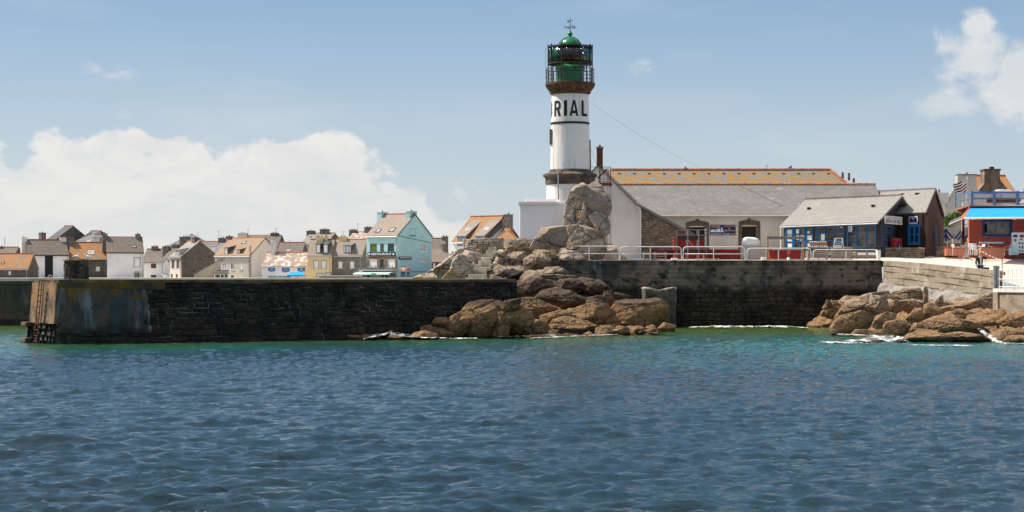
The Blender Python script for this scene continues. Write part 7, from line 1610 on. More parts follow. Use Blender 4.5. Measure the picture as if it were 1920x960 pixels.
        mb = MB(); mb.slab([f(a0-.15, .15, zt), f(a1+.15, .15, zt), f(a1+.15, -dep, top), f(a0-.15, -dep, top)], .14); mb.build('dormer_roof', slate_mix, d)
        mb = MB(); mb.box(a1+.152, a1+.17, -dep+.2, .1, zt-1.2, zt-.1, f=lambda aa, o, z: f(aa, o, z+(top-zt)*(-o)/dep)); mb.build('dormer_cheek', slate_dark, d)
        glazed(t, f, a0+.1, a1-.1, zb2+.2, zt-.12, 2, 1, blue_bright, glass_light, .08, .05)
        sl2 = (top-zt)/dep; mb = MB(); mb.box((a0+a1)/2-.42, (a0+a1)/2+.42, .01, .08, 1.3, 1.95, f=lambda a, o, z: f(a, -z, zt+sl2*z+o)); mb.build('skylight', glass_light, d, uv=False)
    house('small_orange_lean_to', 'small orange lichen roofed annex right of the dormer house beside the white block', 927, 972, 449, 430, 13.8, 3, 5, white_wall, white_wall, slate_orange, None, hip=True, zb=3.3, group=None)
    # low wall before the yellow and stone houses
    for x0, x1, y0, lab in ((524, 598, 520.5, 'low rounded tan wall in front of the blue awning'), (598, 679, 516.5, 'low tan stone wall in front of the grey stone house')):
        pl = Plane(x0, 12.2, x1, 12.2); w_ = thing('harbour_front_wall', lab, 'wall', tuple(pl.p(0, 3.2))); mb = MB(); mb.box(0, pl.len, -.5, 0, 3, ZZ(y0, 12.2)-.1, f=pl.f()); mb.build('masonry', stone_brown, w_); mb = MB(); mb.box(-.03, pl.len+.03, -.55, .05, ZZ(y0, 12.2)-.099, ZZ(y0, 12.2), f=pl.f()); mb.build('capping', MATS['white_kerb'], w_)
    # aerials on the roofs
    for i, (x, y0, y1, lab) in enumerate(((9, 467, 445, 'tall thin dark mast at far left above the low red roof'), (132, 448, 434, 'thin aerial beside the chimneys behind the orange roof'), (371, 440, 434, 'short aerial on the big hipped roof'), (410, 452, 432, 'tall thin aerial over the row left of the beige house'), (465, 440, 428, 'forked aerial on the pale chimney block'), (518, 437, 427, 'thin aerial on the right chimney of the back row'), (644, 444, 433, 'small aerial over the yellow chimney'), (671, 434, 418, 'aerial standing just left of the round chimney tower'), (544, 455, 449, 'short stub aerial over the brown slate roof'))):
        S = 9.5; a = P(x, y0, S); b = P(x, y1, S); m = thing('roof_aerial', lab, 'aerial', tuple(a), 0); mb = MB(); mb.tube([a+Vector((0, 0, -1.)), b], .05 if x == 9 else .03, 5); mb.build('mast', dark_metal, m, uv=False)
        if x not in (9, 371): mb = MB(); mb.tube([b+Vector((-.35, 0, -.2)), b+Vector((.25, 0, -.1))], .02, 4); mb.build('boom', dark_metal, m, uv=False)
village()

# ---------------------------------------------------------------- buildings and terrace at the right edge
def right_side():
    H_ = lambda *a, **k: house(*a, group='houses behind the terrace restaurant', zb=5.1, **k)
    gp = plaster('pale_grey_green_render', (.46, .45, .40), (.28, .27, .23), .6)
    # pale gable wall with big chimney
    S = 19.5; X = lambda x: (x-960)/S; Z = lambda y: ZZ(y, S); y0 = F/S
    t = thing('pale_gable_house', 'pale grey-green gable wall with a broad white chimney behind the striped flag', 'house', (X(1800), y0, 5.1), 0, 'houses behind the terrace restaurant')
    mb = MB(); pr = [(X(1770), 5), (X(1850), 5), (X(1850), Z(372)), (X(1831), Z(352)), (X(1795), Z(346)), (X(1777), Z(372)), (X(1770), Z(392))]
    mb.poly([(x, y0, z) for x, z in pr]); mb.poly([(X(1770), y0, 5), (X(1770), y0, Z(392)), (X(1770), y0+9, Z(392)), (X(1770), y0+9, 5)]); mb.build('gable', gp, t)
    mb = MB(); mb.box(X(1795.5), X(1831), y0-.02, y0+1, Z(360), Z(328.5)); mb.build('chimney', gp, t); mb = MB(); mb.box(X(1795), X(1831.5), y0-.08, y0+1.1, Z(328.5), Z(326.3)); mb.build('chimney_crown', chim_stone, t)
    mb = MB(); mb.lathe(X(1815), y0+.5, [(.1, Z(326.3)), (.1, Z(324)), (.18, Z(323)), (.0, Z(321.5))], 10); mb.build('cowl', grey_metal, t, uv=False)
    mb = MB(); mb.slab([(X(1768), y0-.1, Z(393)), (X(1778), y0-.1, Z(371)), (X(1778), y0+9, Z(371)), (X(1768), y0+9, Z(393))], .1); mb.build('roof', slate_grey, t)
    for i in range(5):
        a = (X(1778)+(X(1796)-X(1778))*i/5, Z(371)+(Z(345)-Z(371))*i/5); mb = MB(); mb.box(a[0], a[0]+.24, y0-.05, y0+.3, a[1]-.15, a[1]+.12); mb.build('stepped_coping_stone', gp, t, uv=False)
    S = 21; X2 = lambda x: (x-960)/S; y2 = F/S
    c = thing('grey_side_house', 'small grey-white house end with a chimney behind the wooden shop gable', 'house', (X2(1766), y2, 5.1), 0, 'houses behind the terrace restaurant')
    mb = MB(); mb.box(X2(1757), X2(1772.5), y2, y2+5, 5, ZZ(372, S)); mb.build('wall', white_warm, c); mb = MB(); mb.box(X2(1758), X2(1778), y2-.2, y2+1, ZZ(381, S), ZZ(361.5, S)); mb.build('chimney', chim_white, c); mb = MB(); mb.box(X2(1760), X2(1762.5), y2, y2+.3, ZZ(361.5, S), ZZ(355, S)); mb.build('pot', tile_red, c)
    # brown chimney flank and orange roof
    H_('orange_roof_terrace_house', 'brown walled house with a flared stone chimney and an orange lichen roof', 1829, 1912, 372, 331, 19.0, th=-4, depth=9, wall=chim_stone, gable=chim_stone, roof=slate_orange, ridge=tile_red, gside='L', chims=())
    S = 19.3; y0 = F/S; X = lambda x: (x-960)/S; Z = lambda y: ZZ(y, S)
    c = thing('flared_stone_chimney', 'massive stained stone chimney flaring out at its base above the terrace railing', 'chimney', (X(1860), y0, Z(360)))
    mb = MB(); prof = [(1831, 372), (1836, 356), (1846, 344), (1846, 319.5), (1875, 319.5), (1875, 336), (1884, 348), (1892, 358), (1896, 372)]; mb.add([(X(x), y0, Z(y)) for x, y in prof]+[(X(x), y0+1.6, Z(y)) for x, y in prof], [tuple(range(9))[::-1], tuple(range(9, 18))]+[(i, (i+1) % 9, (i+1) % 9+9, i+9) for i in range(9)]); mb.build('stack', mat('stained_chimney_stone', (.20, .15, .105), [((.09, .07, .05), 1.5, .42, .65, (1, 1, .6)), ((.36, .32, .26), 1.2, .56, .72)], bump=.04), c)
    mb = MB(); mb.box(X(1844.5), X(1876.5), y0-.08, y0+1.7, Z(319.5), Z(316.5)); mb.build('crown', tile_brown, c); mb = MB(); mb.box(X(1859), X(1866), y0+.4, y0+.9, Z(316.5), Z(312)); mb.build('cowl', dark_metal, c)
    # stone gable on the very edge
    S = 20.0; y0 = F/S-3; X = lambda x: (x-960)/S; Z = lambda y: ZZ(y, S)
    c = thing('edge_stone_gable', 'steep brown stone gable cut off by the right edge of the picture', 'house', (X(1925), y0, 5.1), 0, 'houses behind the terrace restaurant')
    mb = MB(); mb.poly([(X(1905), y0, 5), (X(1990), y0, 5), (X(1990), y0, Z(360)), (X(1923), y0, Z(296)), (X(1905), y0, Z(361))]); mb.build('gable', stone_brown, c); mb = MB(); mb.box(X(1917), X(1930), y0-.1, y0+1.2, Z(302), Z(283)); mb.build('chimney', chim_stone, c)
    mb = MB(); mb.slab([(X(1904), y0-.15, Z(363)), (X(1922.5), y0-.15, Z(296)), (X(1922.5), y0+.4, Z(296)), (X(1904), y0+.4, Z(363))], .15); mb.build('roof', slate_brown, c)
    # terracotta restaurant
    S = 23.6; S2 = 24.2; X = lambda x, s=S2: (x-960)/s; Z = lambda y, s=S2: ZZ(y, s); y0 = F/S2
    t = thing('terracotta_restaurant', 'terracotta red flat roofed restaurant with a big blue framed window at the right edge', 'restaurant', (X(1817), y0, 5.1))
    tw = plaster('terracotta_render', (.40, .085, .06), (.22, .06, .05), .4); tl = plaster('salmon_sunlit_render', (.60, .23, .13), (.4, .18, .12), .3)  # sun on the side wall put into a lighter copy of the front render
    fA = Plane(1817, S2, 2010, S2); f = fA.f(); w = [fA.uv(1842, 411)+fA.uv(1898, 443.5)]; h = (w[0][0], w[0][3], w[0][2], w[0][1])
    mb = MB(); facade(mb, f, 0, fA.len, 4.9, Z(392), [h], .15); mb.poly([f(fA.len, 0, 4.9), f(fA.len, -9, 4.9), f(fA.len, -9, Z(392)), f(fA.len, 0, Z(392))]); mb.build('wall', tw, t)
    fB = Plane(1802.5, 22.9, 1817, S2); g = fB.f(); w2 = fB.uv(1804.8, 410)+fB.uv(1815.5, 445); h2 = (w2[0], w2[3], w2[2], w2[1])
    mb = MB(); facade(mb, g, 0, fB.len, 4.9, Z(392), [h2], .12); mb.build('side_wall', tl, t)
    glazed(t, f, h[0]+.01, h[2]-.01, h[1]+.01, h[3]-.01, 1, 1, paint('navy_blue_frame', (.01, .05, .20)), glass_grey, .16, .1)
    glazed(t, g, h2[0]+.01, h2[2]-.01, h2[1]+.01, h2[3]-.01, 1, 1, MATS['navy_blue_frame'], glass_dark, .10, .08)
    mb = MB(); a, b = fA.uv(1846, 0)[0], fA.uv(1851, 0)[0]; mb.box(a, b, -.10, -.08, h[1]+.3, h[3]-.35, f=f); mb.build('curtain', white_paint, t)
    # cornice and terrace floor
    mb = MB(); lo = [f(0, .0, Z(392)), f(fA.len, 0, Z(392)), f(fA.len, -9, Z(392)), g(0, -7, Z(392)), g(0, 0, Z(392))]; hi = [f(-.1, .45, Z(387)), f(fA.len, .45, Z(387)), f(fA.len, -9, Z(387)), g(-.3, -7, Z(387)), g(-.35, .4, Z(387))]
    mb.add(lo+hi, [(0, 1, 6, 5), (1, 2, 7, 6), (2, 3, 8, 7), (3, 4, 9, 8), (4, 0, 5, 9)]); mb.build('cornice', tw, t)
    mb = MB(); mb.slab([p+Vector((0, 0, .06)) for p in hi][::1], .06); mb.build('roof_edge', tl, t)
    mb = MB(); mb.box(X(1811), X(2000), y0+1.0, y0+1.3, Z(386), Z(379.5)); mb.build('parapet', chim_white, t)
    b = thing('blue_terrace_railing', 'blue wooden railing with white canvas panels round the roof terrace', 'railing', (X(1827), y0, Z(384)))
    yr = y0+.9
    for x in (1827.5, 1870, 1913.5, 1956): mb = MB(); mb.box(X(x)-.09, X(x)+.09, yr-.09, yr+.09, Z(385), Z(357)); mb.build('post', blue_r, b)
    for ya, yb in ((358.5, 362), (370.5, 373)): mb = MB(); mb.box(X(1826), X(1990), yr-.05, yr+.04, Z(yb), Z(ya)); mb.build('rail', blue_r, b)
    mb = MB(); mb.box(X(1829), X(1990), yr+.05, yr+.07, Z(370), Z(362.5)); mb.build('canvas_panel', chim_white, b)
    for ya, yb in ((358, 362), (371, 374)): mb = MB(); mb.hexa([(X(1809.5), yr+2.6, Z(yb+2)), (X(1827), yr, Z(yb)), (X(1827), yr+.06, Z(yb)), (X(1809.5), yr+2.7, Z(yb+2)), (X(1809.5), yr+2.6, Z(ya+2)), (X(1827), yr, Z(ya)), (X(1827), yr+.06, Z(ya)), (X(1809.5), yr+2.7, Z(ya+2))]); mb.build('side_rail', blue_r, b, uv=False)
    mb = MB(); mb.box(X(1810), X(1812), yr+2.5, yr+2.6, Z(386), Z(356)); mb.build('post', blue_r, b)
    mb = MB(); o = rock('folded_parasol_top', None, (X(1898), yr+2, Z(358)), (.75, .5, .25), 3, white_paint, sharp=6, cuts=3, nz=.02, sub=3, frac=0); tag(o, 'white rounded parasol top just showing over the blue terrace railing', 'parasol')
    # awning
    a = thing('blue_awning', 'wide bright blue awning with a white front bar over the terracotta restaurant', 'awning', (X(1850), y0-1, Z(400)))
    p0, p1 = Vector((X(1818.5), y0-.15, Z(390))), Vector((X(2000), y0-.15, Z(389))); s_ = 25.4; q0, q1 = P(1809.5, 408, s_), P(2010, 407, s_)
    mb = MB(); mb.slab([q0, q1, p1, p0], .03); mb.build('cloth', awning_blue, a)
    mb = MB(); mb.tube([q0+Vector((-.1, -.03, -.05)), q1+Vector((0, -.03, -.05))], .07, 8); mb.build('front_bar', white_paint, a, uv=False)
    mb = MB(); mb.tube([p0+Vector((-.05, 0, .1)), p1+Vector((0, 0, .1))], .09, 8); mb.build('roller', white_paint, a, uv=False)
    for x0, x1 in ((1822, 1842), (1905, 1880)): mb = MB(); mb.tube([P(x0, 411, 25.2), Vector((X(x1), y0-.05, Z(408.5)))], .04, 6); mb.build('folding_arm', white_paint, a, uv=False)
    # half timbered panel and shed roof, shrub
    S5 = 22.4; pl = Plane(1769, S5, 1803, S5); f5 = pl.f(); t5 = thing('timbered_panel_wall', 'white board wall with blue diagonal timbers between shop and restaurant', 'wall', tuple(pl.p(0, 5.1))); z0, z1 = ZZ(456, S5), ZZ(426, S5)
    mb = MB(); mb.box(0, pl.len, -.2, 0, 4.9, z0, f=f5); mb.build('base', stone_wall, t5); n = 9
    for i in range(n): mb = MB(); mb.box(0, pl.len, -.1, .0+.004*(i % 2), z0+(z1-z0)*i/n+.012, z0+(z1-z0)*(i+1)/n, f=f5); mb.build('board', chim_white, t5, uv=False)
    tm = MATS['navy_blue_frame']
    def beam(xa, ya, xb, yb): a, z = pl.uv(xa, ya); b, zz = pl.uv(xb, yb); d = Vector((b-a, zz-z)).normalized()*.055; nn = Vector((-d.y, d.x)); mb = MB(); mb.hexa([f5(a-nn.x, .01, z-nn.y), f5(b-nn.x, .01, zz-nn.y), f5(b-nn.x, .06, zz-nn.y), f5(a-nn.x, .06, z-nn.y), f5(a+nn.x, .01, z+nn.y), f5(b+nn.x, .01, zz+nn.y), f5(b+nn.x, .06, zz+nn.y), f5(a+nn.x, .06, z+nn.y)]); mb.build('timber', tm, t5, uv=False)
    for q in ((1773, 430, 1788, 448), (1773, 430, 1769, 436), (1773.5, 431, 1773.5, 452), (1773, 440, 1780, 450), (1773, 440, 1769, 446), (1790, 448, 1802, 433), (1796, 450, 1803, 441)): beam(*q)
    sh = thing('shed_roof', 'dark lean-to shed roof with a white edge left of the restaurant', 'shed', tuple(P(1795, 425, 22))); S6 = 22.2
    a0, a1, a2, a3 = P(1779, 421, S6), P(1804, 410, S6), P(1804, 409, 21.3), P(1781, 418, 21.3); mb = MB(); mb.slab([a0, a1, a2+Vector((0, 0, .25)), a3+Vector((0, 0, .2))], .12); mb.build('roof', slate_dark, sh); mb = MB(); mb.tube([a0, a1], .06, 6); mb.build('white_edge', white_paint, sh, uv=False)
    mb = MB(); mb.poly([P(1781, 424, 21.9), P(1803, 424, 21.9), P(1803, 413, 21.9), P(1781, 422, 21.9)]); mb.build('front', grey_wall, sh)
    bush = thing('green_shrub', 'bright green shrub growing behind the timbered wall', 'shrub', tuple(P(1784, 425, 21.5))); r = random.Random(2); mb = MB(); fol = mat('shrub_leaves', (.10, .19, .02), [((.05, .10, .015), 2.5, .4, .6), ((.20, .30, .04), 5, .55, .7)], rough=.7)
    for k in range(2600):
        cx, cy, rr = ((1775, 416, .5), (1784, 412, .62), (1794, 408, .55), (1779, 420, .5), (1790, 414, .5), (1797, 407, .35))[k % 6]; c = P(cx, cy, 21.3); d = Vector((r.gauss(0, 1), r.gauss(0, 1), r.gauss(0, 1))).normalized()*rr*r.uniform(.6, 1.05); p = c+d; e = Vector((r.gauss(0, 1), r.gauss(0, 1), r.gauss(0, 1))).normalized()*.07; g2 = e.cross(Vector((r.random(), r.random(), r.random()))).normalized()*.04; mb.add([p-e, p+g2, p+e, p-g2], [(0, 1, 2, 3)])
    mb.build('foliage', fol, bush, uv=False)
    for k, (cx, cy) in enumerate(((1776, 418), (1785, 416), (1793, 412))): mb = MB(); mb.tube([P(cx, 432, 21.4), P(cx, cy, 21.3)], [.05, .02], 5); mb.build('stem', wood_grey, bush, uv=False)
    # flag
    fl = thing('striped_flag', 'black and white striped flag with a white canton, flying left beside the blue terrace railing', 'flag', tuple(P(1815, 385, 22.6))); Sf = 22.8; top = P(1813.5, 332, Sf); bot = P(1811, 386, Sf)
    mb = MB(); mb.tube([bot, P(1813.8, 331, Sf)], .03, 6); mb.build('pole', white_paint, fl, uv=False)
    # cloth hangs from (1812,333)-(1812,362) and blows to lower left
    c00, c01, c10, c11 = P(1814, 330, Sf), P(1812.5, 358, Sf), P(1787, 347, Sf), P(1791, 367, Sf); N, Mh = 18, 9
    for j in range(Mh):
        v0, v1 = j/Mh, (j+1)/Mh; 
        for (ua, ub, can) in ((0, .36, True), (.36, 1, False)):
            if can and j < 4: m = white_paint
            else: m = white_paint if j % 2 else black_paint
            mb = MB(); vs = []
            for i in range(N+1):
                u_ = ua+(ub-ua)*i/N
                for v_ in (v0, v1):
                    p = c00.lerp(c10, u_).lerp(c01.lerp(c11, u_), v_); w_ = math.sin(u_*9+v_*2)*.10*u_; p = p+Vector((0, w_*1.3, w_*.5-.10*math.sin(u_*math.pi))); vs.append(p)
            mb.add(vs, [(2*i, 2*i+2, 2*i+3, 2*i+1) for i in range(N)]); mb.build('stripe', m, fl, uv=False)
    for (u_, v_) in ((.08, .08), (.18, .08), (.28, .08), (.13, .2), (.23, .2), (.08, .32), (.18, .32), (.28, .32)):
        p = c00.lerp(c10, u_).lerp(c01.lerp(c11, u_), v_); mb = MB(); mb.box(p.x-.02, p.x+.02, p.y-.05+math.sin(u_*9+v_*2)*.13*u_, p.y-.045+math.sin(u_*9+v_*2)*.13*u_, p.z-.05, p.z+.02); mb.build('ermine_mark', black_paint, fl, uv=False)
blue_r = paint('faded_blue_paint', (.10, .20, .36))
right_side()

def terrace_things():
    S = 24.6; X = lambda x, s=S: (x-960)/s; Z = lambda y, s=S: ZZ(y, s)
    sal = MATS['salmon_sunlit_render']; gz = lambda s: ZZ(480, 24)+0.
    G = ZZ(479.5, 24.2)
    for x0, x1, yt, s, lab in ((1773, 1819, 465.5, 24.6, 'low salmon coloured wall left of the white chairs'), (1837.5, 1883, 464, 24.8, 'low salmon coloured wall below the big window')):
        mb = MB(); y = F/s; mb.box(X(x0, s), X(x1, s), y, y+.35, G-.3, ZZ(yt, s)); w = thing('low_salmon_wall', lab, 'wall', (X(x0, s), y, G)); mb.build('masonry', sal, w, bevel=.02)
        mb = MB(); mb.box(X(x0, s)-.02, X(x1, s)+.02, y-.03, y+.38, ZZ(yt, s), ZZ(yt, s)+.05); mb.build('capping', MATS['terracotta_render'], w, bevel=.01)
        if x0 > 1800: mb = MB(); mb.box(X(x0, s), X(x1-1, s), y+.1, y+.25, ZZ(456.5, s), ZZ(453.5, s)); w2 = thing('pale_bench_rail', 'long pale blue rail board carried above the low salmon wall', 'rail', (X(x0, s), y, G)); mb.build('board', paint('pale_blue_paint', (.42, .58, .60)), w2); [MB.build(q_, 'post', MATS['terracotta_render'], w2) for q_ in [box_mb(X(x, s)-.06, X(x, s)+.06, y+.26, y+.34, ZZ(464, s), ZZ(452.5, s)) for x in (1839, 1878)]]
    # plastic chairs
    def chair(x, y, s, rz, label, proto=[None]):
        p = P(x, y, s); p.z = G
        if proto[0] is None:
            t = thing('plastic_chair', label, 'chair', tuple(p), rz, 'white plastic chairs on the terrace'); f = lambda a, b, c: Vector((a, b, c))
            mb = MB(); mb.box(-.22, .22, -.22, .22, .42, .46); mb.build('seat', white_paint, t, local=True, bevel=.02)
            mb = MB(); mb.hexa([(-.2, .2, .46), (.2, .2, .46), (.2, .24, .46), (-.2, .24, .46), (-.22, .3, .88), (.22, .3, .88), (.22, .34, .86), (-.22, .34, .86)]); mb.build('backrest', white_paint, t, local=True, bevel=.02)
            for sx in (-1, 1):
                for sy in (-1, 1): mb = MB(); mb.tube([(sx*.19, sy*.19, .42), (sx*.24, sy*.24, 0)], .025, 6); mb.build('leg', white_paint, t, local=True, uv=False)
                mb = MB(); mb.tube([(sx*.24, .27, .66), (sx*.26, .0, .68), (sx*.26, -.2, .64), (sx*.23, -.2, .42)], .022, 6); mb.build('armrest', white_paint, t, local=True, uv=False)
            proto[0] = t
        else: dup(proto[0], label, p, rz)
    for i, (x, s, rz, lab) in enumerate(((1793, 24.3, 1.9, 'white plastic chair behind the left low salmon wall, leftmost'), (1801, 24.0, -.8, 'white plastic chair just right of the leftmost chair, partly hidden by the low wall'), (1823, 24.9, 2.6, 'white plastic chair in the gap between the low walls, nearest the metal barrier'), (1831, 25.0, .4, 'stacked looking white chair at the right of the gap between the low walls'), (1838, 24.3, -1.2, 'white plastic chair behind the left end of the right low wall'), (1861, 24.3, 1.2, 'white plastic chair alone below the big blue framed window'), (1888, 24.6, -1.6, 'white plastic chair between the right low wall and the pale blue box'))): chair(x, 479, s, rz, lab)
    t = thing('terrace_table', 'small grey topped table among the white chairs in the gap', 'table', (X(1820), F/24.3, G)); cx, cy = X(1820, 24.3), F/24.3
    mb = MB(); mb.lathe(cx, cy, [(0, G+.70), (.45, G+.70), (.47, G+.73), (.45, G+.75), (0, G+.75)], 20); mb.build('tabletop', grey_metal, t, uv=False); mb = MB(); mb.tube([(cx, cy, G), (cx, cy, G+.7)], .04, 8); mb.build('pedestal', dark_metal, t, uv=False)
    # yellow bucket, sea-blue box, picture boards
    mb = MB(); q = P(1784.5, 466, 24.2); mb.lathe(q.x, q.y, [(0, q.z), (.14, q.z), (.17, q.z+.36), (.15, q.z+.36), (.12, q.z+.05)], 14); tag(mb.build('yellow_bucket', paint('pale_yellow', (.55, .42, .10)), None, uv=False), 'pale yellow bucket standing on the left low salmon wall', 'bucket')
    s = 25.2; y = F/s; b = thing('pale_blue_box', 'pale turquoise slatted planter box beside the picture board', 'planter', (X(1902, s), y, G)); 
    for i in range(4): h = (ZZ(465, s)-G)/4; mb = MB(); mb.box(X(1894, s), X(1910, s), y, y+.4, G+h*i+.01, G+h*(i+1)-.01); mb.build('board', MATS['pale_blue_paint'], b, bevel=.005)
    s = 25.0; y = F/s+.2; b = thing('picture_board', 'white board of small coloured pictures at the right edge of the terrace', 'board', (X(1905, s), y, G))
    mb = MB(); mb.box(X(1899.5, s), X(1950, s), y, y+.05, ZZ(474, s), ZZ(437, s)); mb.build('board', white_paint, b)
    mb = MB(); mb.box(X(1898, s), X(1899.4, s), y-.02, y+.06, G, ZZ(436, s)); mb.build('frame_post', MATS['pale_blue_paint'], b); mb = MB(); mb.box(X(1899.4, s), X(1950, s), y-.02, y+.06, ZZ(436.9, s), ZZ(435.5, s)); mb.build('frame_top', MATS['pale_blue_paint'], b)
    rr = random.Random(6); pcs = [paint('picture_blue', (.02, .03, .12)), paint('picture_red', (.35, .02, .04)), paint('picture_brown', (.20, .12, .08)), MATS['red_brown_shutter']]
    for i, (xa, ya, w_, h_) in enumerate(((1901, 440, 8, 5), (1913, 440, 8, 5), (1903, 448, 4, 5), (1914, 447, 3.5, 3), (1911.5, 454, 3, 3.5), (1917, 455, 3.5, 3), (1912, 461, 2.5, 4), (1917, 461, 3, 5), (1912, 468, 2.6, 4), (1917, 469, 3, 3))):
        mb = MB(); mb.box(X(xa, s), X(xa+w_, s), y-.012, y-.001, ZZ(ya+h_, s), ZZ(ya, s)); mb.build('picture', pcs[i % 4], b, uv=False)
    # crowd barrier seen end on
    s = 26.2; p = P(1812, 490, s); p.z = 4.75; b = thing('crowd_barrier', 'grey metal crowd barrier standing edge on in front of the chairs', 'barrier', tuple(p)); d = Vector((.30, .95, 0))
    fz = lambda a, z: p+d*a+Vector((0, 0, z))
    mb = MB(); mb.tube([fz(-1, .15), fz(-1, 1.15), fz(1, 1.15), fz(1, .15)], .03, 6, closed=True); mb.build('frame', grey_metal, b, uv=False)
    for k in range(1, 14): mb = MB(); mb.tube([fz(-1+k/7, .15), fz(-1+k/7, 1.15)], .012, 5); mb.build('bar', grey_metal, b, uv=False)
    for a in (-.7, .7):
        for sg in (-1, 1): mb = MB(); mb.tube([fz(a, .3), fz(a, 0)+Vector((sg*.42, -.1, -.15))], .02, 6); mb.build('foot', grey_metal, b, uv=False)
    # pole stands with black feet and an orange post, small sign post
    for x, yt, lab, m in ((1776.5, 454, 'orange post in a black rubber foot left of the slender white pole', MATS['salmon_sunlit_render']), (1786.5, 447, 'slender pale pole in a black rubber foot in front of the low salmon wall', white_paint)):
        s = 25.0; q = P(x, 481, s); t = thing('barrier_post', lab, 'post', tuple(q)); mb = MB(); mb.tube([q, P(x, yt, s)], .035 if x < 1780 else .02, 6); mb.build('pole', m, t, uv=False); mb = MB(); mb.box(q.x-.35, q.x+.35, q.y-.2, q.y+.2, q.z-.06, q.z+.06); mb.build('rubber_foot', black_paint, t, bevel=.02)
    # red and white tape from the chairs to the marker post
    tp = thing('barrier_tape', 'red and white barrier tape sagging across the pale slipway', 'tape', tuple(P(1870, 485, 27))); a, b_ = P(1839, 470, 26.0), P(1891, 488, 28.8); n = 16
    for i in range(n):
        u0, u1 = i/n, (i+1)/n; q = lambda u: a.lerp(b_, u)-Vector((0, 0, .18*4*u*(1-u))); mb = MB(); p0, p1 = q(u0), q(u1); mb.hexa([p0, p1, p1+Vector((0, .01, 0)), p0+Vector((0, .01, 0)), p0+Vector((0, 0, .04)), p1+Vector((0, 0, .04)), p1+Vector((0, .01, .04)), p0+Vector((0, .01, .04))]); mb.build('tape_stripe', white_paint if i % 2 else paint('tape_red', (.6, .03, .03)) if i == 0 else MATS['tape_red'], tp, uv=False)
    a2, b2 = P(1879, 482, 29.6), P(1925, 498, 29.9); mb = MB(); mb.tube([a2, (a2+b2)/2-Vector((0, 0, .06)), b2], .018, 4); mb.build('rope', MATS['tape_red'], tp, uv=False)
    mb = MB(); s = 27.5; mb.tube([P(1847.5, 505, s), P(1847.5, 470, s)], .018, 5); tag(mb.build('thin_white_pole', grey_metal, None, uv=False), 'thin grey pole just behind the person with raised arm', 'pole')
def box_mb(*a):
    mb = MB(); mb.box(*a); return mb
terrace_things()

# ---------------------------------------------------------------- people
skin = mat('skin', (.52, .30, .21), [((.42, .22, .15), 6, .5, .7)], rough=.6)
def skinned(name, nodes, edges, material, parent, sub=2):
    """nodes: (x, y, z, radius)"""
    me = bpy.data.meshes.new(name); me.from_pydata([n[:3] for n in nodes], edges, []); me.update()
    o = bpy.data.objects.new(name, me); COL.objects.link(o); o.parent = parent
    md = o.modifiers.new('skin', 'SKIN'); me.skin_vertices.new() if not me.skin_vertices else None
    for i, n in enumerate(nodes):
        r = n[3]; me.skin_vertices[0].data[i].radius = (r, r) if not isinstance(r, tuple) else r
    me.skin_vertices[0].data[0].use_root = True
    md.use_smooth_shade = True; s = o.modifiers.new('sub', 'SUBSURF'); s.levels = sub; s.render_levels = sub
    me.materials.append(material); return o
def head(t, hx, hy, hz, r, hair, face=(0, -1)):
    rock_(t, 'hair', (hx-face[0]*.012, hy-face[1]*.025, hz+.018), (r*.88, r*1.0, r*1.10), hair)
def rock_(t, name, c, size, m, sub=3):
    D, Fc = ico(sub); V = D*np.array(size)*(1+.05*fbm(D*2.5, 3, 4)[:, None])+np.array(c); me = bpy.data.meshes.new(name); me.from_pydata(V.tolist(), [], Fc); me.update(); me.polygons.foreach_set('use_smooth', [True]*len(me.polygons)); me.materials.append(m); o = bpy.data.objects.new(name, me); COL.objects.link(o); o.parent = t; return o
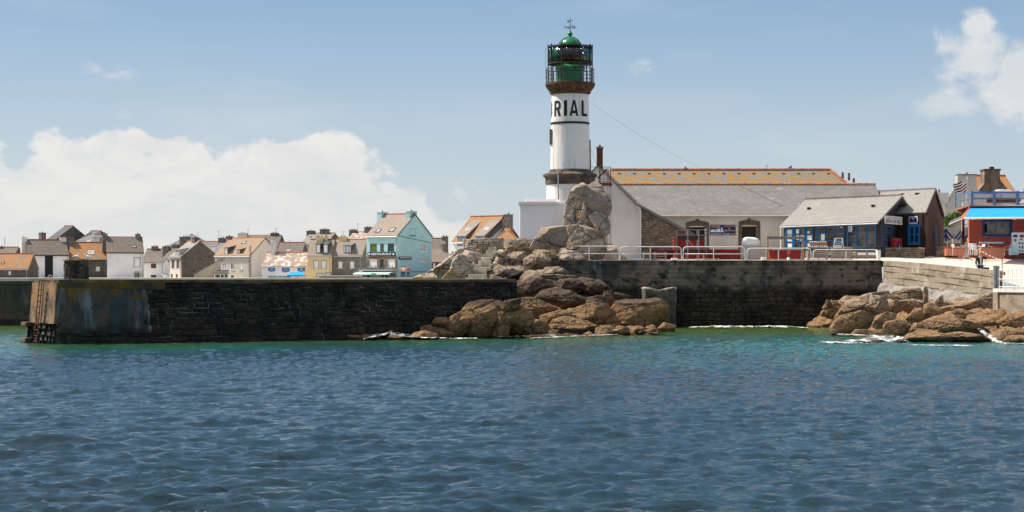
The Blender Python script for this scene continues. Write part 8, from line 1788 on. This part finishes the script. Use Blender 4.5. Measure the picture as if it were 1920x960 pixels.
def person_ramp():
    S = 29.2; p = P(1838, 524, S); t = thing('person', 'person with blond hair in a dark jacket, one arm raised to the forehead', 'person', tuple(p))
    jk = mat('dark_jacket', (.022, .026, .024), rough=.8); jeans = mat('dark_blue_jeans', (.015, .04, .12)); shirt = mat('white_shirt', (.72, .70, .68)); hair = mat('blond_hair', (.55, .36, .18), bump=.02, bscale=40)
    # pelvis is the root; the person faces the camera
    N = [(0, 0, .93, (.15, .11)), (0, 0, 1.10, (.14, .10)), (0, 0, 1.28, (.17, .11)), (0, .01, 1.42, (.15, .09)), (0, 0, 1.51, .052), (0, -.01, 1.57, .058), (0, -.015, 1.66, (.082, .095)), (0, -.01, 1.73, (.06, .075)),
         (.19, .0, 1.41, .055), (.36, -.10, 1.30, .045), (.28, -.17, 1.50, .038), (.17, -.17, 1.66, .026), (.11, -.15, 1.71, .018),
         (-.19, .0, 1.41, .055), (-.25, .0, 1.14, .045), (-.27, -.05, .90, .036), (-.27, -.07, .82, .026),
         (.10, 0, .88, .09), (.11, -.02, .50, .065), (.12, .02, .09, .045), (.12, -.12, .03, .035), (-.10, 0, .88, .09), (-.11, -.02, .50, .065), (-.12, .03, .09, .045), (-.13, -.11, .03, .035)]
    E = [(0, 1), (1, 2), (2, 3), (3, 4), (4, 5), (5, 6), (6, 7), (3, 8), (8, 9), (9, 10), (10, 11), (11, 12), (3, 13), (13, 14), (14, 15), (15, 16), (0, 17), (17, 18), (18, 19), (19, 20), (0, 21), (21, 22), (22, 23), (23, 24)]
    skinned('body', N, E, skin, t)
    for hb, dirs in (((.11, -.15, 1.71), Vector((-.8, -.1, .15))), ((-.27, -.07, .82), Vector((.05, -.2, -1)))):
        hb = Vector(hb); dirs.normalize(); sd = Vector((0, 0, 1)) if abs(dirs.z) < .5 else Vector((0, 1, 0))
        for k in range(5):
            off = sd*(.028-.016*k) if k < 4 else sd*.035; l = (.075, .085, .08, .062, .05)[k]; b = hb+off; q1 = b+dirs*l*.55+(sd*.02 if k == 4 else Vector()); q2 = b+dirs*l+Vector((0, .012, -.005))+(sd*.02 if k == 4 else Vector())
            mb = MB(); mb.tube([b, q1, q2], [.010, .009, .006], 6); mb.build('finger', skin, t, local=True, uv=False)
    J = [(0, .01, .93, (.19, .14)), (0, .01, 1.10, (.18, .13)), (0, .01, 1.28, (.20, .135)), (0, .02, 1.43, (.165, .10)), (.20, .01, 1.42, .075), (.37, -.10, 1.30, .062), (.285, -.17, 1.50, .052), (-.20, .01, 1.42, .075), (-.265, .01, 1.14, .065), (-.275, -.04, .94, .055)]
    skinned('jacket', J, [(0, 1), (1, 2), (2, 3), (3, 4), (4, 5), (5, 6), (3, 7), (7, 8), (8, 9)], jk, t)
    Q = [(0, 0, .92, (.16, .12)), (.10, 0, .84, .105), (.11, -.02, .50, .085), (.12, .02, .12, .07), (-.10, 0, .84, .105), (-.11, -.02, .50, .085), (-.12, .03, .12, .07)]
    skinned('trousers', Q, [(0, 1), (1, 2), (2, 3), (0, 4), (4, 5), (5, 6)], jeans, t)
    f = lambda a, o, z: Vector((a, -o, z)); mb = MB(); mb.poly([f(-.035, .165, .92), f(.045, .165, .92), f(.05, .16, 1.3), f(.03, .13, 1.46), (-.03, -.13, 1.46), f(-.045, .16, 1.3)]); mb.build('shirt', shirt, t, local=True, uv=False).modifiers.new('s', 'SOLIDIFY').thickness = .02
    rock_(t, 'hair', (0, .012, 1.70), (.098, .115, .105), hair)
    mb = MB(); mb.tube([(0, -.105, 1.665), (0, -.128, 1.64), (0, -.11, 1.63)], [.008, .014, .008], 6); mb.build('nose', skin, t, local=True, uv=False)
    for sx in (-1, 1): mb = MB(); mb.box(sx*.035-.012, sx*.035+.012, -.105, -.098, 1.672, 1.682); mb.build('eye', black_paint, t, local=True, uv=False)
    mb = MB(); mb.box(-.022, .022, -.108, -.1, 1.60, 1.607); mb.build('mouth', MATS['red_brown_shutter'], t, local=True, uv=False)
    b = thing('black_bag', 'flat black bag held beside the person in the dark jacket', 'bag', tuple(P(1850, 505, S))); q = P(1850, 503, S); mb = MB(); mb.box(q.x-.22, q.x+.16, q.y-.05, q.y+.1, q.z-.1, q.z+.06); mb.build('body', jk, b, bevel=.02); mb = MB(); mb.tube([q+Vector((-.15, 0, .06)), q+Vector((-.3, -.02, .35)), q+Vector((-.35, 0, .7))], .01, 5); mb.build('strap', jk, b, uv=False)
person_ramp()
def far_person(x, S, label, top, hairc):
    p = P(x, 523, S); p.z = 3.26; t = thing('person', label, 'person', tuple(p), 0, 'people by the teal house')
    N = [(0, 0, .93, (.14, .10)), (0, 0, 1.2, (.15, .10)), (0, 0, 1.42, (.14, .08)), (0, 0, 1.52, .05), (0, 0, 1.65, (.085, .095)), (0, 0, 1.72, .06), (.19, 0, 1.40, .05), (.25, 0, 1.13, .042), (.24, -.06, .88, .034), (-.19, 0, 1.40, .05), (-.25, 0, 1.13, .042), (-.24, -.06, .88, .034), (.1, 0, .86, .09), (.11, -.02, .5, .06), (.12, .02, .06, .045), (-.1, 0, .86, .09), (-.11, .02, .5, .06), (-.12, .04, .06, .045)]
    skinned('body', N, [(0, 1), (1, 2), (2, 3), (3, 4), (4, 5), (2, 6), (6, 7), (7, 8), (2, 9), (9, 10), (10, 11), (0, 12), (12, 13), (13, 14), (0, 15), (15, 16), (16, 17)], skin, t, 1)
    skinned('shirt', [(0, 0, .9, (.18, .13)), (0, 0, 1.2, (.18, .13)), (0, .01, 1.42, (.16, .10)), (.2, 0, 1.4, .07), (.25, 0, 1.2, .06), (-.2, 0, 1.4, .07), (-.25, 0, 1.2, .06)], [(0, 1), (1, 2), (2, 3), (3, 4), (2, 5), (5, 6)], top, t, 1)
    skinned('trousers', [(0, 0, .9, (.15, .11)), (.1, 0, .82, .1), (.11, -.02, .5, .08), (.12, .02, .1, .065), (-.1, 0, .82, .1), (-.11, .02, .5, .08), (-.12, .04, .1, .065)], [(0, 1), (1, 2), (2, 3), (0, 4), (4, 5), (5, 6)], MATS['dark_blue_jeans'], t, 1)
    rock_(t, 'hair', (0, .015, 1.69), (.095, .11, .09), hairc)
dh = mat('dark_hair', (.03, .02, .015)); pk = mat('salmon_top', (.55, .22, .15)); rd = mat('red_top', (.5, .06, .03))
far_person(753.5, 12.6, 'distant person in a pinkish top standing left of the white shirt by the teal house', pk, dh)
far_person(757.5, 12.9, 'distant person in a white shirt below the teal gable, standing tallest', MATS['white_shirt'], dh)
far_person(765.5, 12.3, 'distant person in a red top right of the white shirt below the teal gable', rd, rd)
